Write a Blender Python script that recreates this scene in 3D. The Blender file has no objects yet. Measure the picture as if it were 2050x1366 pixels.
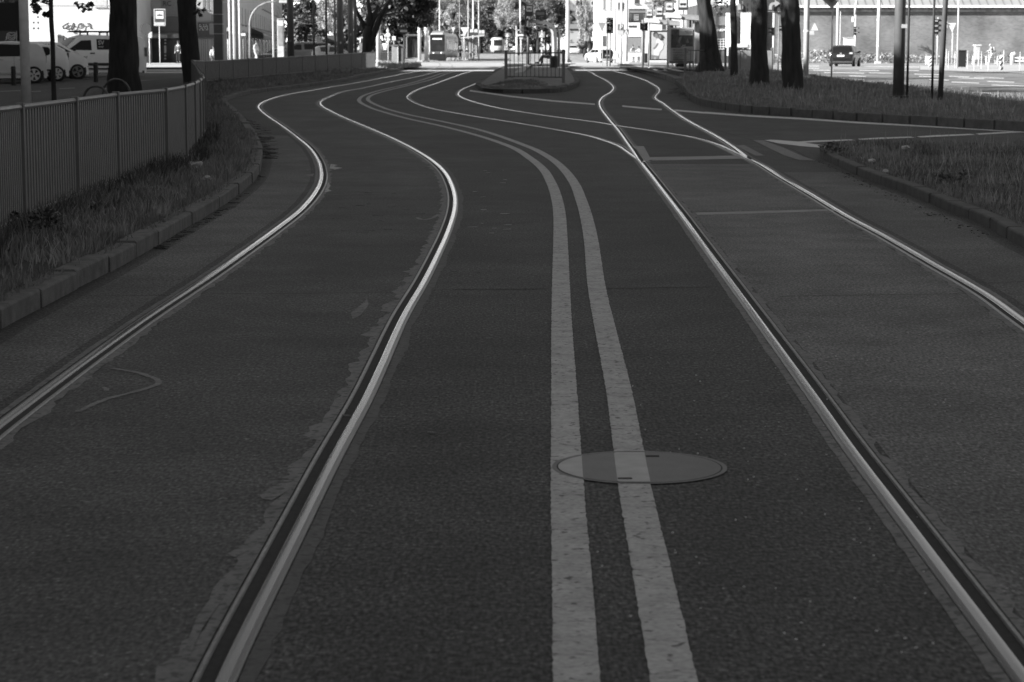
import bpy, bmesh, math, random
from mathutils import Vector, noise
R = random.Random(7)
C = bpy.context.scene.collection
rad = math.radians
# ---------------------------------------------------------------- camera model (photo is 2050 x 1366)
F, CX, CY, YH, EYE = 4400.0, 1025.0, 683.0, 99.0, 1.55
PITCH = math.atan((CY - YH) / F)
SP, CP = math.sin(PITCH), math.cos(PITCH)
ZP = [(-300, 0), (58, 0), (80, .15), (105, .40), (130, .45), (160, .40), (200, .30), (260, .10), (300, 0), (340, .25), (420, .75), (600, 1.0), (3000, 1.2)]
def zg(y):                                   # the street rises and falls a little with distance
    for (a, za), (b, zb) in zip(ZP, ZP[1:]):
        if y <= b:
            t = max(0, (y - a) / (b - a)); return za + (zb - za) * t
    return ZP[-1][1]
def row(y, z):
    dz = z - EYE; return CY - F * (y * SP + dz * CP) / (y * CP - dz * SP)
def GY(v, h=0.):
    a, b = 3., 2500.
    for _ in range(50):
        m = (a + b) / 2
        if row(m, zg(m) + h) > v: a = m
        else: b = m
    return a
def P(u, v, Y):                              # the point on the plane y = Y seen at a photo position
    yu = (CY - v) / F; t = Y / (CP + yu * SP)
    return Vector(((u - CX) / F * t, Y, EYE + t * (yu * CP - SP)))
def G(u, v, h=0.):
    Y = GY(v, h); p = P(u, v, Y); p.z = zg(Y) + h; return p
def S(Y): return Y / F / 1.009               # metres per photo pixel at distance Y
# ---------------------------------------------------------------- materials (the place is photographed in black and white)
MATS = {}
def M(name, val, rough=.65, metal=0., var=.12, scale=6., bump=0., spec=.5, fine=0., stretch=None):
    if name in MATS: return MATS[name]
    m = bpy.data.materials.new(name); m.use_nodes = True
    nt = m.node_tree; b = nt.nodes['Principled BSDF']
    b.inputs['Roughness'].default_value = rough; b.inputs['Metallic'].default_value = metal
    b.inputs['Specular IOR Level'].default_value = spec
    b.inputs['Base Color'].default_value = (val, val, val, 1)
    if var or bump:
        tc = nt.nodes.new('ShaderNodeTexCoord'); mp = nt.nodes.new('ShaderNodeMapping')
        nt.links.new(tc.outputs['Object'], mp.inputs[0])
        if stretch: mp.inputs['Scale'].default_value = stretch
        n = nt.nodes.new('ShaderNodeTexNoise'); n.inputs['Scale'].default_value = scale; n.inputs['Detail'].default_value = 5
        nt.links.new(mp.outputs[0], n.inputs[0])
        r = nt.nodes.new('ShaderNodeMapRange'); r.inputs[1].default_value = .3; r.inputs[2].default_value = .7
        r.inputs[3].default_value = 1 - var; r.inputs[4].default_value = 1 + var
        nt.links.new(n.outputs[0], r.inputs[0])
        f = r.outputs[0]
        if fine:
            n2 = nt.nodes.new('ShaderNodeTexNoise'); n2.inputs['Scale'].default_value = 150; n2.inputs['Detail'].default_value = 2
            nt.links.new(tc.outputs['Object'], n2.inputs[0])
            r2 = nt.nodes.new('ShaderNodeMapRange'); r2.inputs[1].default_value = .3; r2.inputs[2].default_value = .7
            r2.inputs[3].default_value = 1 - fine; r2.inputs[4].default_value = 1 + fine
            nt.links.new(n2.outputs[0], r2.inputs[0])
            mm = nt.nodes.new('ShaderNodeMath'); mm.operation = 'MULTIPLY'
            nt.links.new(f, mm.inputs[0]); nt.links.new(r2.outputs[0], mm.inputs[1]); f = mm.outputs[0]
        ml = nt.nodes.new('ShaderNodeMath'); ml.operation = 'MULTIPLY'; ml.inputs[1].default_value = val; ml.use_clamp = True
        nt.links.new(f, ml.inputs[0]); nt.links.new(ml.outputs[0], b.inputs['Base Color'])
        if bump:
            bp = nt.nodes.new('ShaderNodeBump'); bp.inputs['Strength'].default_value = bump; bp.inputs['Distance'].default_value = .02
            nt.links.new(n.outputs[0], bp.inputs['Height']); nt.links.new(bp.outputs[0], b.inputs['Normal'])
    MATS[name] = m; return m
def asphalt(name, val, speck=.5, rough=.8, spec=.35):
    m = M(name, val, rough, var=0, spec=spec); nt = m.node_tree; b = nt.nodes['Principled BSDF']
    tc = nt.nodes.new('ShaderNodeTexCoord')
    def ns(scale, lo, hi, st=None, det=3, a=.3, c=.7):
        mp = nt.nodes.new('ShaderNodeMapping'); nt.links.new(tc.outputs['Object'], mp.inputs[0])
        if st: mp.inputs['Scale'].default_value = st
        n = nt.nodes.new('ShaderNodeTexNoise'); n.inputs['Scale'].default_value = scale; n.inputs['Detail'].default_value = det
        nt.links.new(mp.outputs[0], n.inputs[0])
        r = nt.nodes.new('ShaderNodeMapRange'); r.inputs[1].default_value = a; r.inputs[2].default_value = c
        r.inputs[3].default_value = lo; r.inputs[4].default_value = hi
        nt.links.new(n.outputs[0], r.inputs[0]); return n.outputs[0], r.outputs[0]
    def mul(x, y):
        k = nt.nodes.new('ShaderNodeMath'); k.operation = 'MULTIPLY'; nt.links.new(x, k.inputs[0]); nt.links.new(y, k.inputs[1]); return k.outputs[0]
    h1, f1 = ns(40, 1 - speck * 1.05, 1 + speck * 1.05, det=3)
    h0, f0 = ns(85, 1 - speck * 1.15, 1 + speck * 1.15, st=(1, .3, 1), det=1)
    _, f2 = ns(2.2, .80, 1.2, det=7)
    _, f3 = ns(.9, .80, 1.2, st=(1, .10, 1), det=5)
    _, f4 = ns(14, 1., 1.5, det=2, a=.66, c=.74)      # paler worn flecks
    _, f5 = ns(.5, .80, 1.22, det=7)
    # single light stones in the binder
    vo = nt.nodes.new('ShaderNodeTexVoronoi'); vo.inputs['Scale'].default_value = 28; nt.links.new(tc.outputs['Object'], vo.inputs['Vector'])
    rv = nt.nodes.new('ShaderNodeMapRange'); rv.inputs[1].default_value = .12; rv.inputs[2].default_value = .2; rv.inputs[3].default_value = 2.; rv.inputs[4].default_value = 1.
    nt.links.new(vo.outputs['Distance'], rv.inputs[0])
    f = mul(mul(mul(f1, f2), mul(f3, f4)), mul(mul(f0, f5), rv.outputs[0]))
    k = nt.nodes.new('ShaderNodeMath'); k.operation = 'MULTIPLY'; k.inputs[1].default_value = val; nt.links.new(f, k.inputs[0])
    nt.links.new(k.outputs[0], b.inputs['Base Color'])
    bp = nt.nodes.new('ShaderNodeBump'); bp.inputs['Strength'].default_value = .35; bp.inputs['Distance'].default_value = .004
    nt.links.new(h1, bp.inputs['Height']); nt.links.new(bp.outputs[0], b.inputs['Normal'])
    return m
def paintmat(name, val, under=.05, wear=.62, cracks=True):
    m = M(name, val, .7, var=0, spec=.3); nt = m.node_tree; b = nt.nodes['Principled BSDF']; tc = nt.nodes.new('ShaderNodeTexCoord')
    def ns(scale, st=(1, 1, 1), det=4):
        mp = nt.nodes.new('ShaderNodeMapping'); nt.links.new(tc.outputs['Object'], mp.inputs[0]); mp.inputs['Scale'].default_value = st
        n = nt.nodes.new('ShaderNodeTexNoise'); n.inputs['Scale'].default_value = scale; n.inputs['Detail'].default_value = det; nt.links.new(mp.outputs[0], n.inputs[0]); return n.outputs[0]
    def rng(x, a, c, lo, hi):
        r = nt.nodes.new('ShaderNodeMapRange'); r.inputs[1].default_value = a; r.inputs[2].default_value = c; r.inputs[3].default_value = lo; r.inputs[4].default_value = hi; nt.links.new(x, r.inputs[0]); return r.outputs[0]
    def op(o, x, y):
        k = nt.nodes.new('ShaderNodeMath'); k.operation = o
        for i, q in enumerate((x, y)):
            if hasattr(q, 'links'): nt.links.new(q, k.inputs[i])
            else: k.inputs[i].default_value = q
        return k.outputs[0]
    tone = op('MULTIPLY', rng(ns(7, det=6), .3, .7, .8, 1.16), rng(ns(55, det=2), .3, .7, .82, 1.18))
    worn = rng(ns(26, det=5), wear - .03, wear + .05, 0., .85)
    if cracks:
        c = ns(1.6, (1.2, 5, 1), 3); c = op('ABSOLUTE', op('SUBTRACT', c, .5), 0.); c = rng(c, .0, .006, .8, 0.); worn = op('MAXIMUM', worn, c)
    v = op('ADD', op('MULTIPLY', op('MULTIPLY', tone, val), op('SUBTRACT', 1., worn)), op('MULTIPLY', worn, under))
    nt.links.new(v, b.inputs['Base Color']); return m
def glassy(name, val, rough=.08):
    return M(name, val, rough, var=0, spec=.8)
def emit(name, val, st):
    if name in MATS: return MATS[name]
    m = M(name, val, .4, var=0); b = m.node_tree.nodes['Principled BSDF']
    b.inputs['Emission Color'].default_value = (1, 1, 1, 1); b.inputs['Emission Strength'].default_value = st; return m
# ---------------------------------------------------------------- meshes
class MB:
    def __init__(s): s.v = []; s.f = []
    def add(s, vs, fs):
        n = len(s.v); s.v += [tuple(x) for x in vs]; s.f += [tuple(i + n for i in f) for f in fs]; return s
    def box(s, a, b, rz=0., c=None):         # corners a, b; optional turn about c
        x0, y0, z0 = a; x1, y1, z1 = b
        vs = [Vector(q) for q in ((x0, y0, z0), (x1, y0, z0), (x1, y1, z0), (x0, y1, z0), (x0, y0, z1), (x1, y0, z1), (x1, y1, z1), (x0, y1, z1))]
        if rz:
            cc = Vector(c) if c else Vector(((x0 + x1) / 2, (y0 + y1) / 2, 0)); cs, sn = math.cos(rz), math.sin(rz)
            vs = [Vector((cc.x + (q.x - cc.x) * cs - (q.y - cc.y) * sn, cc.y + (q.x - cc.x) * sn + (q.y - cc.y) * cs, q.z)) for q in vs]
        return s.add(vs, [(0, 3, 2, 1), (4, 5, 6, 7), (0, 1, 5, 4), (1, 2, 6, 5), (2, 3, 7, 6), (3, 0, 4, 7)])
    def tube(s, pts, rs, n=8, cap=True, jit=None):
        pts = [Vector(p) for p in pts]
        if not hasattr(rs, '__len__'): rs = [rs] * len(pts)
        vs = []; fs = []
        for i, p in enumerate(pts):
            d = (pts[min(i + 1, len(pts) - 1)] - pts[max(i - 1, 0)]).normalized()
            up = Vector((1, 0, 0)) if abs(d.x) < .8 else Vector((0, 1, 0))
            a = d.cross(up).normalized(); b = d.cross(a).normalized()
            for k in range(n):
                t = 2 * math.pi * k / n; r = rs[i] * (jit(i, k) if jit else 1)
                vs.append(p + (a * math.cos(t) + b * math.sin(t)) * r)
        for i in range(len(pts) - 1):
            for k in range(n):
                fs.append((i * n + k, i * n + (k + 1) % n, (i + 1) * n + (k + 1) % n, (i + 1) * n + k))
        if cap: fs += [tuple(range(n))[::-1], tuple((len(pts) - 1) * n + k for k in range(n))]
        return s.add(vs, fs)
    def prism(s, poly, d):                   # poly: coplanar points, extruded by vector d
        n = len(poly); d = Vector(d); vs = [Vector(p) for p in poly] + [Vector(p) + d for p in poly]
        fs = [tuple(range(n)), tuple(range(2 * n - 1, n - 1, -1))] + [((i + 1) % n, i, n + i, n + (i + 1) % n) for i in range(n)]
        return s.add(vs, fs)
    def ball(s, c, r, sc=(1, 1, 1), nu=10, nv=7):
        vs = []; fs = []
        for j in range(1, nv):
            for i in range(nu):
                a = 2 * math.pi * i / nu; t = math.pi * j / nv
                vs.append((c[0] + r * sc[0] * math.sin(t) * math.cos(a), c[1] + r * sc[1] * math.sin(t) * math.sin(a), c[2] + r * sc[2] * math.cos(t)))
        for j in range(nv - 2):
            for i in range(nu): fs.append((j * nu + i, (j + 1) * nu + i, (j + 1) * nu + (i + 1) % nu, j * nu + (i + 1) % nu))
        vs += [(c[0], c[1], c[2] + r * sc[2]), (c[0], c[1], c[2] - r * sc[2])]; t = len(vs) - 2
        for i in range(nu): fs += [(t, i, (i + 1) % nu), (t + 1, (nv - 2) * nu + (i + 1) % nu, (nv - 2) * nu + i)]
        return s.add(vs, fs)
    def disc(s, c, r, axis=(0, -1, 0), t=.02, n=18, ry=None):   # a flat round plate, front face towards axis
        ax = Vector(axis).normalized(); a = ax.cross(Vector((0, 0, 1)) if abs(ax.z) < .9 else Vector((1, 0, 0))).normalized(); b = ax.cross(a)
        pl = [Vector(c) + a * r * math.cos(2 * math.pi * k / n) + b * (ry or r) * math.sin(2 * math.pi * k / n) for k in range(n)]
        return s.prism(pl, -ax * t)
    def sweep(s, path, prof):                # path: list of (pos, right vector); prof: list of (offset, z)
        n = len(prof); vs = []; fs = []
        for p, r in path:
            for o, z in prof: vs.append((p.x + r.x * o, p.y + r.y * o, p.z + z))
        for i in range(len(path) - 1):
            for k in range(n - 1): fs.append((i * n + k, i * n + k + 1, (i + 1) * n + k + 1, (i + 1) * n + k))
        return s.add(vs, fs)
def wloc(o):
    v = Vector((0, 0, 0))
    while o: v = v + o.location; o = o.parent
    return v
def obj(name, mb, mat, parent=None, smooth=False, local=False, bevel=0.):
    me = bpy.data.meshes.new(name)
    off = wloc(parent) if parent and not local else Vector((0, 0, 0))
    me.from_pydata([(x - off.x, y - off.y, z - off.z) for x, y, z in mb.v], [], mb.f); me.update()
    if len(mb.f) < 60000:
        b = bmesh.new(); b.from_mesh(me); bmesh.ops.recalc_face_normals(b, faces=b.faces); b.to_mesh(me); b.free()
    for m in (mat if isinstance(mat, (list, tuple)) else [mat]): me.materials.append(m)
    if smooth:
        for p in me.polygons: p.use_smooth = True
    o = bpy.data.objects.new(name, me); C.objects.link(o)
    if parent: o.parent = parent
    if bevel:
        bv = o.modifiers.new('edge', 'BEVEL'); bv.width = bevel; bv.segments = 2; bv.limit_method = 'ANGLE'; bv.angle_limit = rad(40)
    return o
def tag(o, label, cat, group=None, kind=None):
    o['label'] = label; o['category'] = cat
    if group: o['group'] = group
    if kind: o['kind'] = kind
    return o
def struct(o): o['kind'] = 'structure'; return o
def thing(name, label, cat, loc, rz=0., group=None):
    o = bpy.data.objects.new(name, None); C.objects.link(o); o.location = loc; o.rotation_euler = (0, 0, rz); o.empty_display_size = .2
    return tag(o, label, cat, group)
def dup(root, loc, label, rz=None):
    r = root.copy(); C.objects.link(r); r.location = loc; r['label'] = label
    if rz is not None: r.rotation_euler = (0, 0, rz)
    for ch in list(root.children):
        c = ch.copy(); C.objects.link(c); c.parent = r
        for g in list(ch.children):
            d = g.copy(); C.objects.link(d); d.parent = c
    return r
def text(body, p, size, mat, parent, name='lettering', rz=0., sx=1., align='LEFT', ext=.004, cls=True):
    cu = bpy.data.curves.new(name, 'FONT'); cu.body = body; cu.size = size; cu.extrude = ext; cu.align_x = align; cu.offset = size * .012
    cu.materials.append(mat)
    o = bpy.data.objects.new('tmp', cu); C.objects.link(o); bpy.context.view_layer.update()
    me = bpy.data.meshes.new_from_object(o.evaluated_get(bpy.context.evaluated_depsgraph_get())); me.name = name
    bpy.data.objects.remove(o); o = bpy.data.objects.new(name, me); C.objects.link(o)
    o.rotation_euler = (rad(90), 0, rz); o.scale = (sx, 1, 1)
    o.parent = parent; o.location = Vector(p) - wloc(parent)
    return o
# ---------------------------------------------------------------- paths and ground sheets
def spline(pts, step=.5, smooth=6):
    pts = [Vector((p.x, p.y)) for p in pts]; out = []
    q = [pts[0] * 2 - pts[1]] + pts + [pts[-1] * 2 - pts[-2]]
    for i in range(1, len(q) - 2):
        n = max(2, int((q[i + 1] - q[i]).length / step))
        for k in range(n):
            t = k / n; a, b, c, d = q[i - 1], q[i], q[i + 1], q[i + 2]
            # centripetal-like: damp tangents where spacing is uneven
            l = (c - b).length; m1 = (c - a) * l / ((c - a).length + 1e-6); m2 = (d - b) * l / ((d - b).length + 1e-6)
            out.append((2 * t ** 3 - 3 * t * t + 1) * b + (t ** 3 - 2 * t * t + t) * m1 + (3 * t * t - 2 * t ** 3) * c + (t ** 3 - t * t) * m2)
    out.append(pts[-1])
    for _ in range(smooth):
        out = [out[0]] + [(out[i - 1] + out[i] * 2 + out[i + 1]) / 4 for i in range(1, len(out) - 1)] + [out[-1]]
    return out
def path3(pts2, h=0.):
    res = []
    for i, p in enumerate(pts2):
        d = pts2[min(i + 1, len(pts2) - 1)] - pts2[max(i - 1, 0)]; d.normalize()
        res.append((Vector((p.x, p.y, zg(p.y) + h)), Vector((d.y, -d.x, 0))))
    return res
def gpath(px, step=.5, h=0., smooth=6): return path3(spline([G(u, v) for u, v in px], step, smooth), h)
def sheet(pts, h, cuts=None):                           # a flat area given by world (x, y) corners, laid on the ground
    b = bmesh.new(); vs = [b.verts.new((p[0], p[1], 0)) for p in pts]; b.faces.new(vs)
    for yy in [z[0] for z in ZP] + [72, 78, 84, 90, 96, 102, 117, 145]:
        bmesh.ops.bisect_plane(b, geom=b.verts[:] + b.edges[:] + b.faces[:], plane_co=(0, yy, 0), plane_no=(0, 1, 0))
    for xx in (cuts[0] if cuts else []): bmesh.ops.bisect_plane(b, geom=b.verts[:] + b.edges[:] + b.faces[:], plane_co=(xx, 0, 0), plane_no=(1, 0, 0))
    for yy in (cuts[1] if cuts else []): bmesh.ops.bisect_plane(b, geom=b.verts[:] + b.edges[:] + b.faces[:], plane_co=(0, yy, 0), plane_no=(0, 1, 0))
    bmesh.ops.triangulate(b, faces=b.faces[:])
    b.verts.ensure_lookup_table(); m = MB()
    hf = h if callable(h) else (lambda x, y: h)
    m.add([(v.co.x, v.co.y, zg(v.co.y) + hf(v.co.x, v.co.y)) for v in b.verts], [tuple(v.index for v in f.verts) for f in b.faces])
    b.free(); return m
def gsheet(px, h): return sheet([tuple(G(u, v))[:2] for u, v in px], h)
# ================================================================ camera, sky, sun
sc = bpy.context.scene
cam = bpy.data.cameras.new('camera'); co = bpy.data.objects.new('camera', cam); C.objects.link(co); sc.camera = co
co.location = (0, 0, EYE); co.rotation_euler = (math.pi / 2 - PITCH, 0, 0)
cam.sensor_width = 36; cam.lens = 36 * F / 2050; cam.clip_end = 6000; cam.clip_start = .1
cam.dof.use_dof = True; cam.dof.focus_distance = 15; cam.dof.aperture_fstop = 8
SUN_EL, SUN_AZ = rad(22), rad(65)            # azimuth: how far left of straight behind the camera
w = bpy.data.worlds.new('World'); sc.world = w; w.use_nodes = True; nt = w.node_tree
sky = nt.nodes.new('ShaderNodeTexSky'); sky.sky_type = 'NISHITA'; sky.sun_disc = False
sky.sun_elevation = SUN_EL; sky.sun_rotation = math.pi + SUN_AZ; sky.dust_density = 2.
bw = nt.nodes.new('ShaderNodeRGBToBW'); bg = nt.nodes['Background']; bg.inputs[1].default_value = .06
nt.links.new(sky.outputs[0], bw.inputs[0]); nt.links.new(bw.outputs[0], bg.inputs[0])
sl = bpy.data.lights.new('sun', 'SUN'); sl.energy = 5; sl.angle = rad(.5); sl.color = (1, 1, 1)
so = bpy.data.objects.new('sun', sl); C.objects.link(so)
sdir = Vector((math.sin(SUN_AZ) * math.cos(SUN_EL), math.cos(SUN_AZ) * math.cos(SUN_EL), -math.sin(SUN_EL)))
so.rotation_euler = sdir.to_track_quat('-Z', 'Y').to_euler(); so.location = (-40, -20, 40)
sc.view_settings.view_transform = 'Standard'; sc.view_settings.look = 'None'; sc.view_settings.exposure = 1.35; sc.view_settings.gamma = 1
sc.cycles.max_bounces = 6; sc.cycles.diffuse_bounces = 3; sc.cycles.transparent_max_bounces = 8; sc.cycles.use_denoising = True; sc.cycles.denoiser = 'OPENIMAGEDENOISE'; sc.cycles.denoising_input_passes = 'RGB_ALBEDO_NORMAL'; sc.cycles.sample_clamp_indirect = .6; sc.cycles.sample_clamp_direct = 12; sc.cycles.caustics_reflective = False; sc.cycles.caustics_refractive = False
# ================================================================ materials
ASPH = asphalt('dark_asphalt', .0475, .6)
SLAB = asphalt('track_asphalt', .108, .42)
GUT = asphalt('gutter_asphalt', .083, .45)
SLABL = asphalt('left_track_asphalt', .061, .42)
PALE = asphalt('sun_paled_street_asphalt', .30, .25)
PAVE = M('paving_stone', .45, .8, var=.12, scale=1.5, fine=.2)
KERB = M('kerb_granite', .088, .8, var=.42, scale=7, bump=.3, fine=.35)
KERBD = M('dark_kerb_concrete', .06, .85, var=.3, scale=5, bump=.3, fine=.3)
PAINT = paintmat('worn_white_paint', .36)
PAINTD = M('very_worn_paint', .15, .8, var=.3, scale=12, fine=.3)
CRACK = M('crack_tar', .014, .9, var=.2)
STEEL = M('rail_steel', .115, .16, 1., var=.3, scale=30, stretch=(2, .03, 1))
TREAD = M('dull_rail_tread', .07, .38, .8, var=.3, scale=24, stretch=(1, .06, 1))
RUST = M('rail_rust', .15, .4, .5, var=.3, scale=20, fine=.3)
GROOVE = M('groove_dirt', .02, .95, var=.4, scale=30)
FILL = paintmat('rail_mortar', .14, .05, .56, False)
FILLD = paintmat('rail_bitumen', .075, .035, .56, False)
SOIL = M('verge_soil', .035, .95, var=.4, scale=3, fine=.4)
CONC = M('patch_concrete', .25, .85, var=.2, scale=4, fine=.25)
IRON = M('cast_iron', .085, .5, .4, var=.15, scale=9, fine=.2)
FENCE = M('fence_grey_paint', .115, .5, var=.1, scale=5)
def grassmat(name, v):
    m = M(name, v, .6, var=.45, scale=1.3)
    return m
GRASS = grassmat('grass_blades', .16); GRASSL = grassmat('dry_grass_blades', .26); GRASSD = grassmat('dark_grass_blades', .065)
# ================================================================ ground, streets
m = MB(); ys = [-300, -60, 0, 20, 40, 58, 80, 105, 130, 160, 200, 260, 300, 340, 420, 600, 3000]
for y in ys: m.v += [(-2500, y, zg(y)), (2500, y, zg(y))]
for i in range(len(ys) - 1): m.f.append((2 * i, 2 * i + 1, 2 * i + 3, 2 * i + 2))
struct(obj('ground', m, ASPH))
# cross street and right street: sunlight put in as a paler asphalt colour
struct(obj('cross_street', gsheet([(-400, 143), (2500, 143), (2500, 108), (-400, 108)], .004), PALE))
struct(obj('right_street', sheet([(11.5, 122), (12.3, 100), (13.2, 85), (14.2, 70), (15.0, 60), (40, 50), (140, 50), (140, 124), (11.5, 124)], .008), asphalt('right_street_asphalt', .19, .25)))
# crossing pavement behind the junction
struct(obj('pavement', gsheet([(-250, 139), (520, 139), (520, 127), (-250, 127)], .10), PAVE))
struct(obj('crossing', gsheet([(520, 133), (1250, 133), (1250, 126), (520, 126)], .008), PAVE))
# ================================================================ rails
A_ = [(-850, 1480), (-260, 1060), (0, 850), (270, 652), (417, 555), (480, 511), (546.5, 463), (598.5, 422.6), (626, 392), (639.7, 367.6), (642.7, 346), (636.6, 322), (620, 297), (595, 276), (565, 253), (534, 232), (519.5, 219.5), (517.5, 212.5), (528, 204), (552.7, 195), (583, 188), (614, 183), (659.5, 175), (705, 167.5), (753, 158.6), (793, 150.8), (832, 144), (860, 139.5), (878, 134), (880, 128), (868, 122.5)]
B_ = [(405, 1480), (450, 1365), (500, 1260), (560, 1140), (620, 1020), (670, 920), (735, 800), (765, 735), (810, 635), (850, 566), (876, 514), (897.7, 465), (910.5, 422.6), (911.5, 395), (905, 370.7), (891.6, 346), (870, 325), (839.7, 305), (806, 286.7), (766, 268), (723.7, 250), (684, 233), (656.5, 219.5), (642.7, 210), (644, 202.7), (659.5, 195), (689, 184), (737, 175), (785.5, 164), (834, 154.6), (856, 149), (896, 139.5), (906, 134), (901, 128), (887, 122.5)]
C_ = [(2135, 1480), (2040, 1353), (1905, 1173), (1774.6, 999), (1700, 900), (1630, 800), (1546, 683), (1469, 577), (1413, 500), (1377, 450), (1361, 428), (1322, 377), (1303, 352), (1281, 324), (1258, 291), (1236, 260), (1218.7, 239.5), (1201.7, 215.6), (1200, 203.6), (1208.5, 193), (1222, 185), (1228, 176), (1222, 168), (1208.5, 159), (1191.4, 150.7), (1174, 141), (1158, 133), (1146, 126)]
CB = [(1290, 325), (1279, 321), (1259.7, 308), (1236, 292), (1208.5, 282), (1174, 272), (1099, 258), (1020.7, 244.6), (952, 234), (884, 222), (850, 214), (827, 205), (815, 195), (821, 187.5), (839.7, 178), (867, 169), (896, 158.5), (937, 145), (974, 135), (1000, 127)]
D_ = [(3480, 1480), (2680, 1030), (2260, 790), (2045, 640), (1975, 590), (1875, 532.5), (1775, 475), (1700, 435), (1625, 390), (1565, 355), (1525, 330), (1500, 317), (1464.5, 291), (1425, 267), (1375, 240), (1345, 220), (1328, 207), (1314, 198.5), (1312.6, 193), (1319.4, 185), (1319.4, 178), (1311, 171), (1287, 159), (1242.6, 146), (1217, 138.5), (1195, 130)]
DB = [(1508, 322), (1498, 317.5), (1464.5, 301), (1430, 287), (1386, 275), (1311, 263), (1242.6, 253), (1191.4, 244.6), (1123, 236), (1055, 226), (986.6, 214), (942, 202), (920, 192.5), (918, 186.6), (928.5, 178), (952.4, 168), (979.7, 152), (1003.6, 139), (1020, 131)]
def ragged(path, off, w0, w1, side, h, seed, sc_=1.7):
    """a strip beside a rail whose outer edge is broken"""
    vs = []; m = MB()
    for i, (p, r) in enumerate(path):
        q = noise.noise(Vector((p.y * sc_, seed, 0))) * .5 + noise.noise(Vector((p.y * 7, seed + 9, 0))) * .35 + noise.noise(Vector((p.y * 19, seed + 4, 0))) * .3
        wd = max(.004, w0 + (w1 - w0) * (q + .35)); 
        m.v += [(p.x + r.x * off * side, p.y + r.y * off * side, p.z + h), (p.x + r.x * (off + wd) * side, p.y + r.y * (off + wd) * side, p.z + .0015)]
    m.f = [(2 * i, 2 * i + 1, 2 * i + 3, 2 * i + 2) for i in range(len(path) - 1)]
    return m
def rail(px, groove, label, seed, dz=0., light=1., sm=8, group='grooved tram rails set in the road'):
    pts = spline([G(u, v) for u, v in px], .10, sm); pth = path3(pts)
    t = thing('tram_rail', label, 'rail', pth[0][0], group=group)
    g = groove; hd = .0245
    o = lambda prof: [(x * g, z + dz) for x, z in prof]
    obj('rail_head', MB().sweep(pth, o([(-hd - .004, .0005), (-hd, .0065), (-.019, .0085), (-.010, .0088)])), TREAD, t, smooth=True); obj('running_surface', MB().sweep(pth, o([(-.010, .0088), (.004, .0091), (.019, .0086), (hd, .0064), (hd + .003, .0015)])), STEEL, t, smooth=True)
    obj('groove', MB().sweep(pth, o([(hd + .0032, .0014), (hd + .040, .0014)])), GROOVE, t)
    obj('guard_lip', MB().sweep(pth, o([(hd + .040, .001), (hd + .043, .0080), (hd + .054, .0080), (hd + .059, .002)])), RUST, t)
    obj('joint_filler', ragged(pth, hd + .009, .03, .05 * light, -g, .0045 + dz, seed, 1.1), FILL if seed in (1, 3, 5) else FILLD, t)
    obj('joint_filler', ragged(pth, hd + .063, .012, .09 * light, g, .0038 + dz, seed + 40, 2.3), FILL, t)
    return pth
RA = rail(A_, 1, 'leftmost rail of the left tram track, bright where it bends beside the grey fence', 1)
RB = rail(B_, -1, 'right rail of the left tram track, beside the double white line on its left', 2, light=1.5)
RC = rail(C_, 1, 'left rail of the right tram track running from the bottom right corner', 3)
RD = rail(D_, -1, 'rightmost tram rail, along the kerb of the tall grass verge', 5)
RCB = rail(CB, 1, 'diverging rail that leaves the left rail of the right track and swings left', 7, dz=-.0018, light=.35)
RDB = rail(DB, -1, 'diverging rail that crosses the right track and bends round the fenced island', 9, dz=-.0018, light=.35)
# paved bed between the rails: a slightly different asphalt
def bed(pa, pb, name, mat, ymax):
    m = MB(); k = 0
    n = 150
    def at(path, y):
        best = min(path, key=lambda q: abs(q[0].y - y)); return best[0].x
    ys = [4.2 * (ymax / 4.2) ** (i / n) for i in range(n + 1)]
    for y in ys:
        xa, xb = at(pa, y) + .13, at(pb, y) - .13
        m.v += [(xa, y, zg(y) + .0012), (xb, y, zg(y) + .0012)]
    m.f = [(2 * i, 2 * i + 1, 2 * i + 3, 2 * i + 2) for i in range(n)]
    return struct(obj(name, m, mat))
bed(RA, RB, 'road', SLABL, 110)
bed(RC, RD, 'road', SLAB, 30)
KL = [(-1400, 1480), (-560, 1000), (-190, 790), (0, 659.5), (66, 625), (139, 586), (208.6, 551.5), (311, 495), (358.7, 465.5), (421, 429), (476, 392), (512.4, 359), (524, 333), (525, 308), (520, 293), (509, 271.5), (490, 247), (470, 225), (455, 210), (456, 202), (491, 190.5), (531, 184), (592, 177), (632, 171.5), (679, 165), (721, 156), (761, 148), (801, 141.7), (812, 139.5)]
KR = [(4300, 1560), (3080, 1000), (2440, 700), (2180, 560), (2050, 497), (2020, 482), (1969, 450), (1902, 425), (1822, 390.5), (1768, 372), (1714.7, 350), (1653, 321), (1640, 312)]
KLp = path3(spline([G(u, v) for u, v in KL], .2, 5)); KRp = path3(spline([G(u, v) for u, v in KR], .2, 5))
bed(KLp, RA, 'road', GUT, 40); bed(RD, KRp, 'road', GUT, 28)
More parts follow.
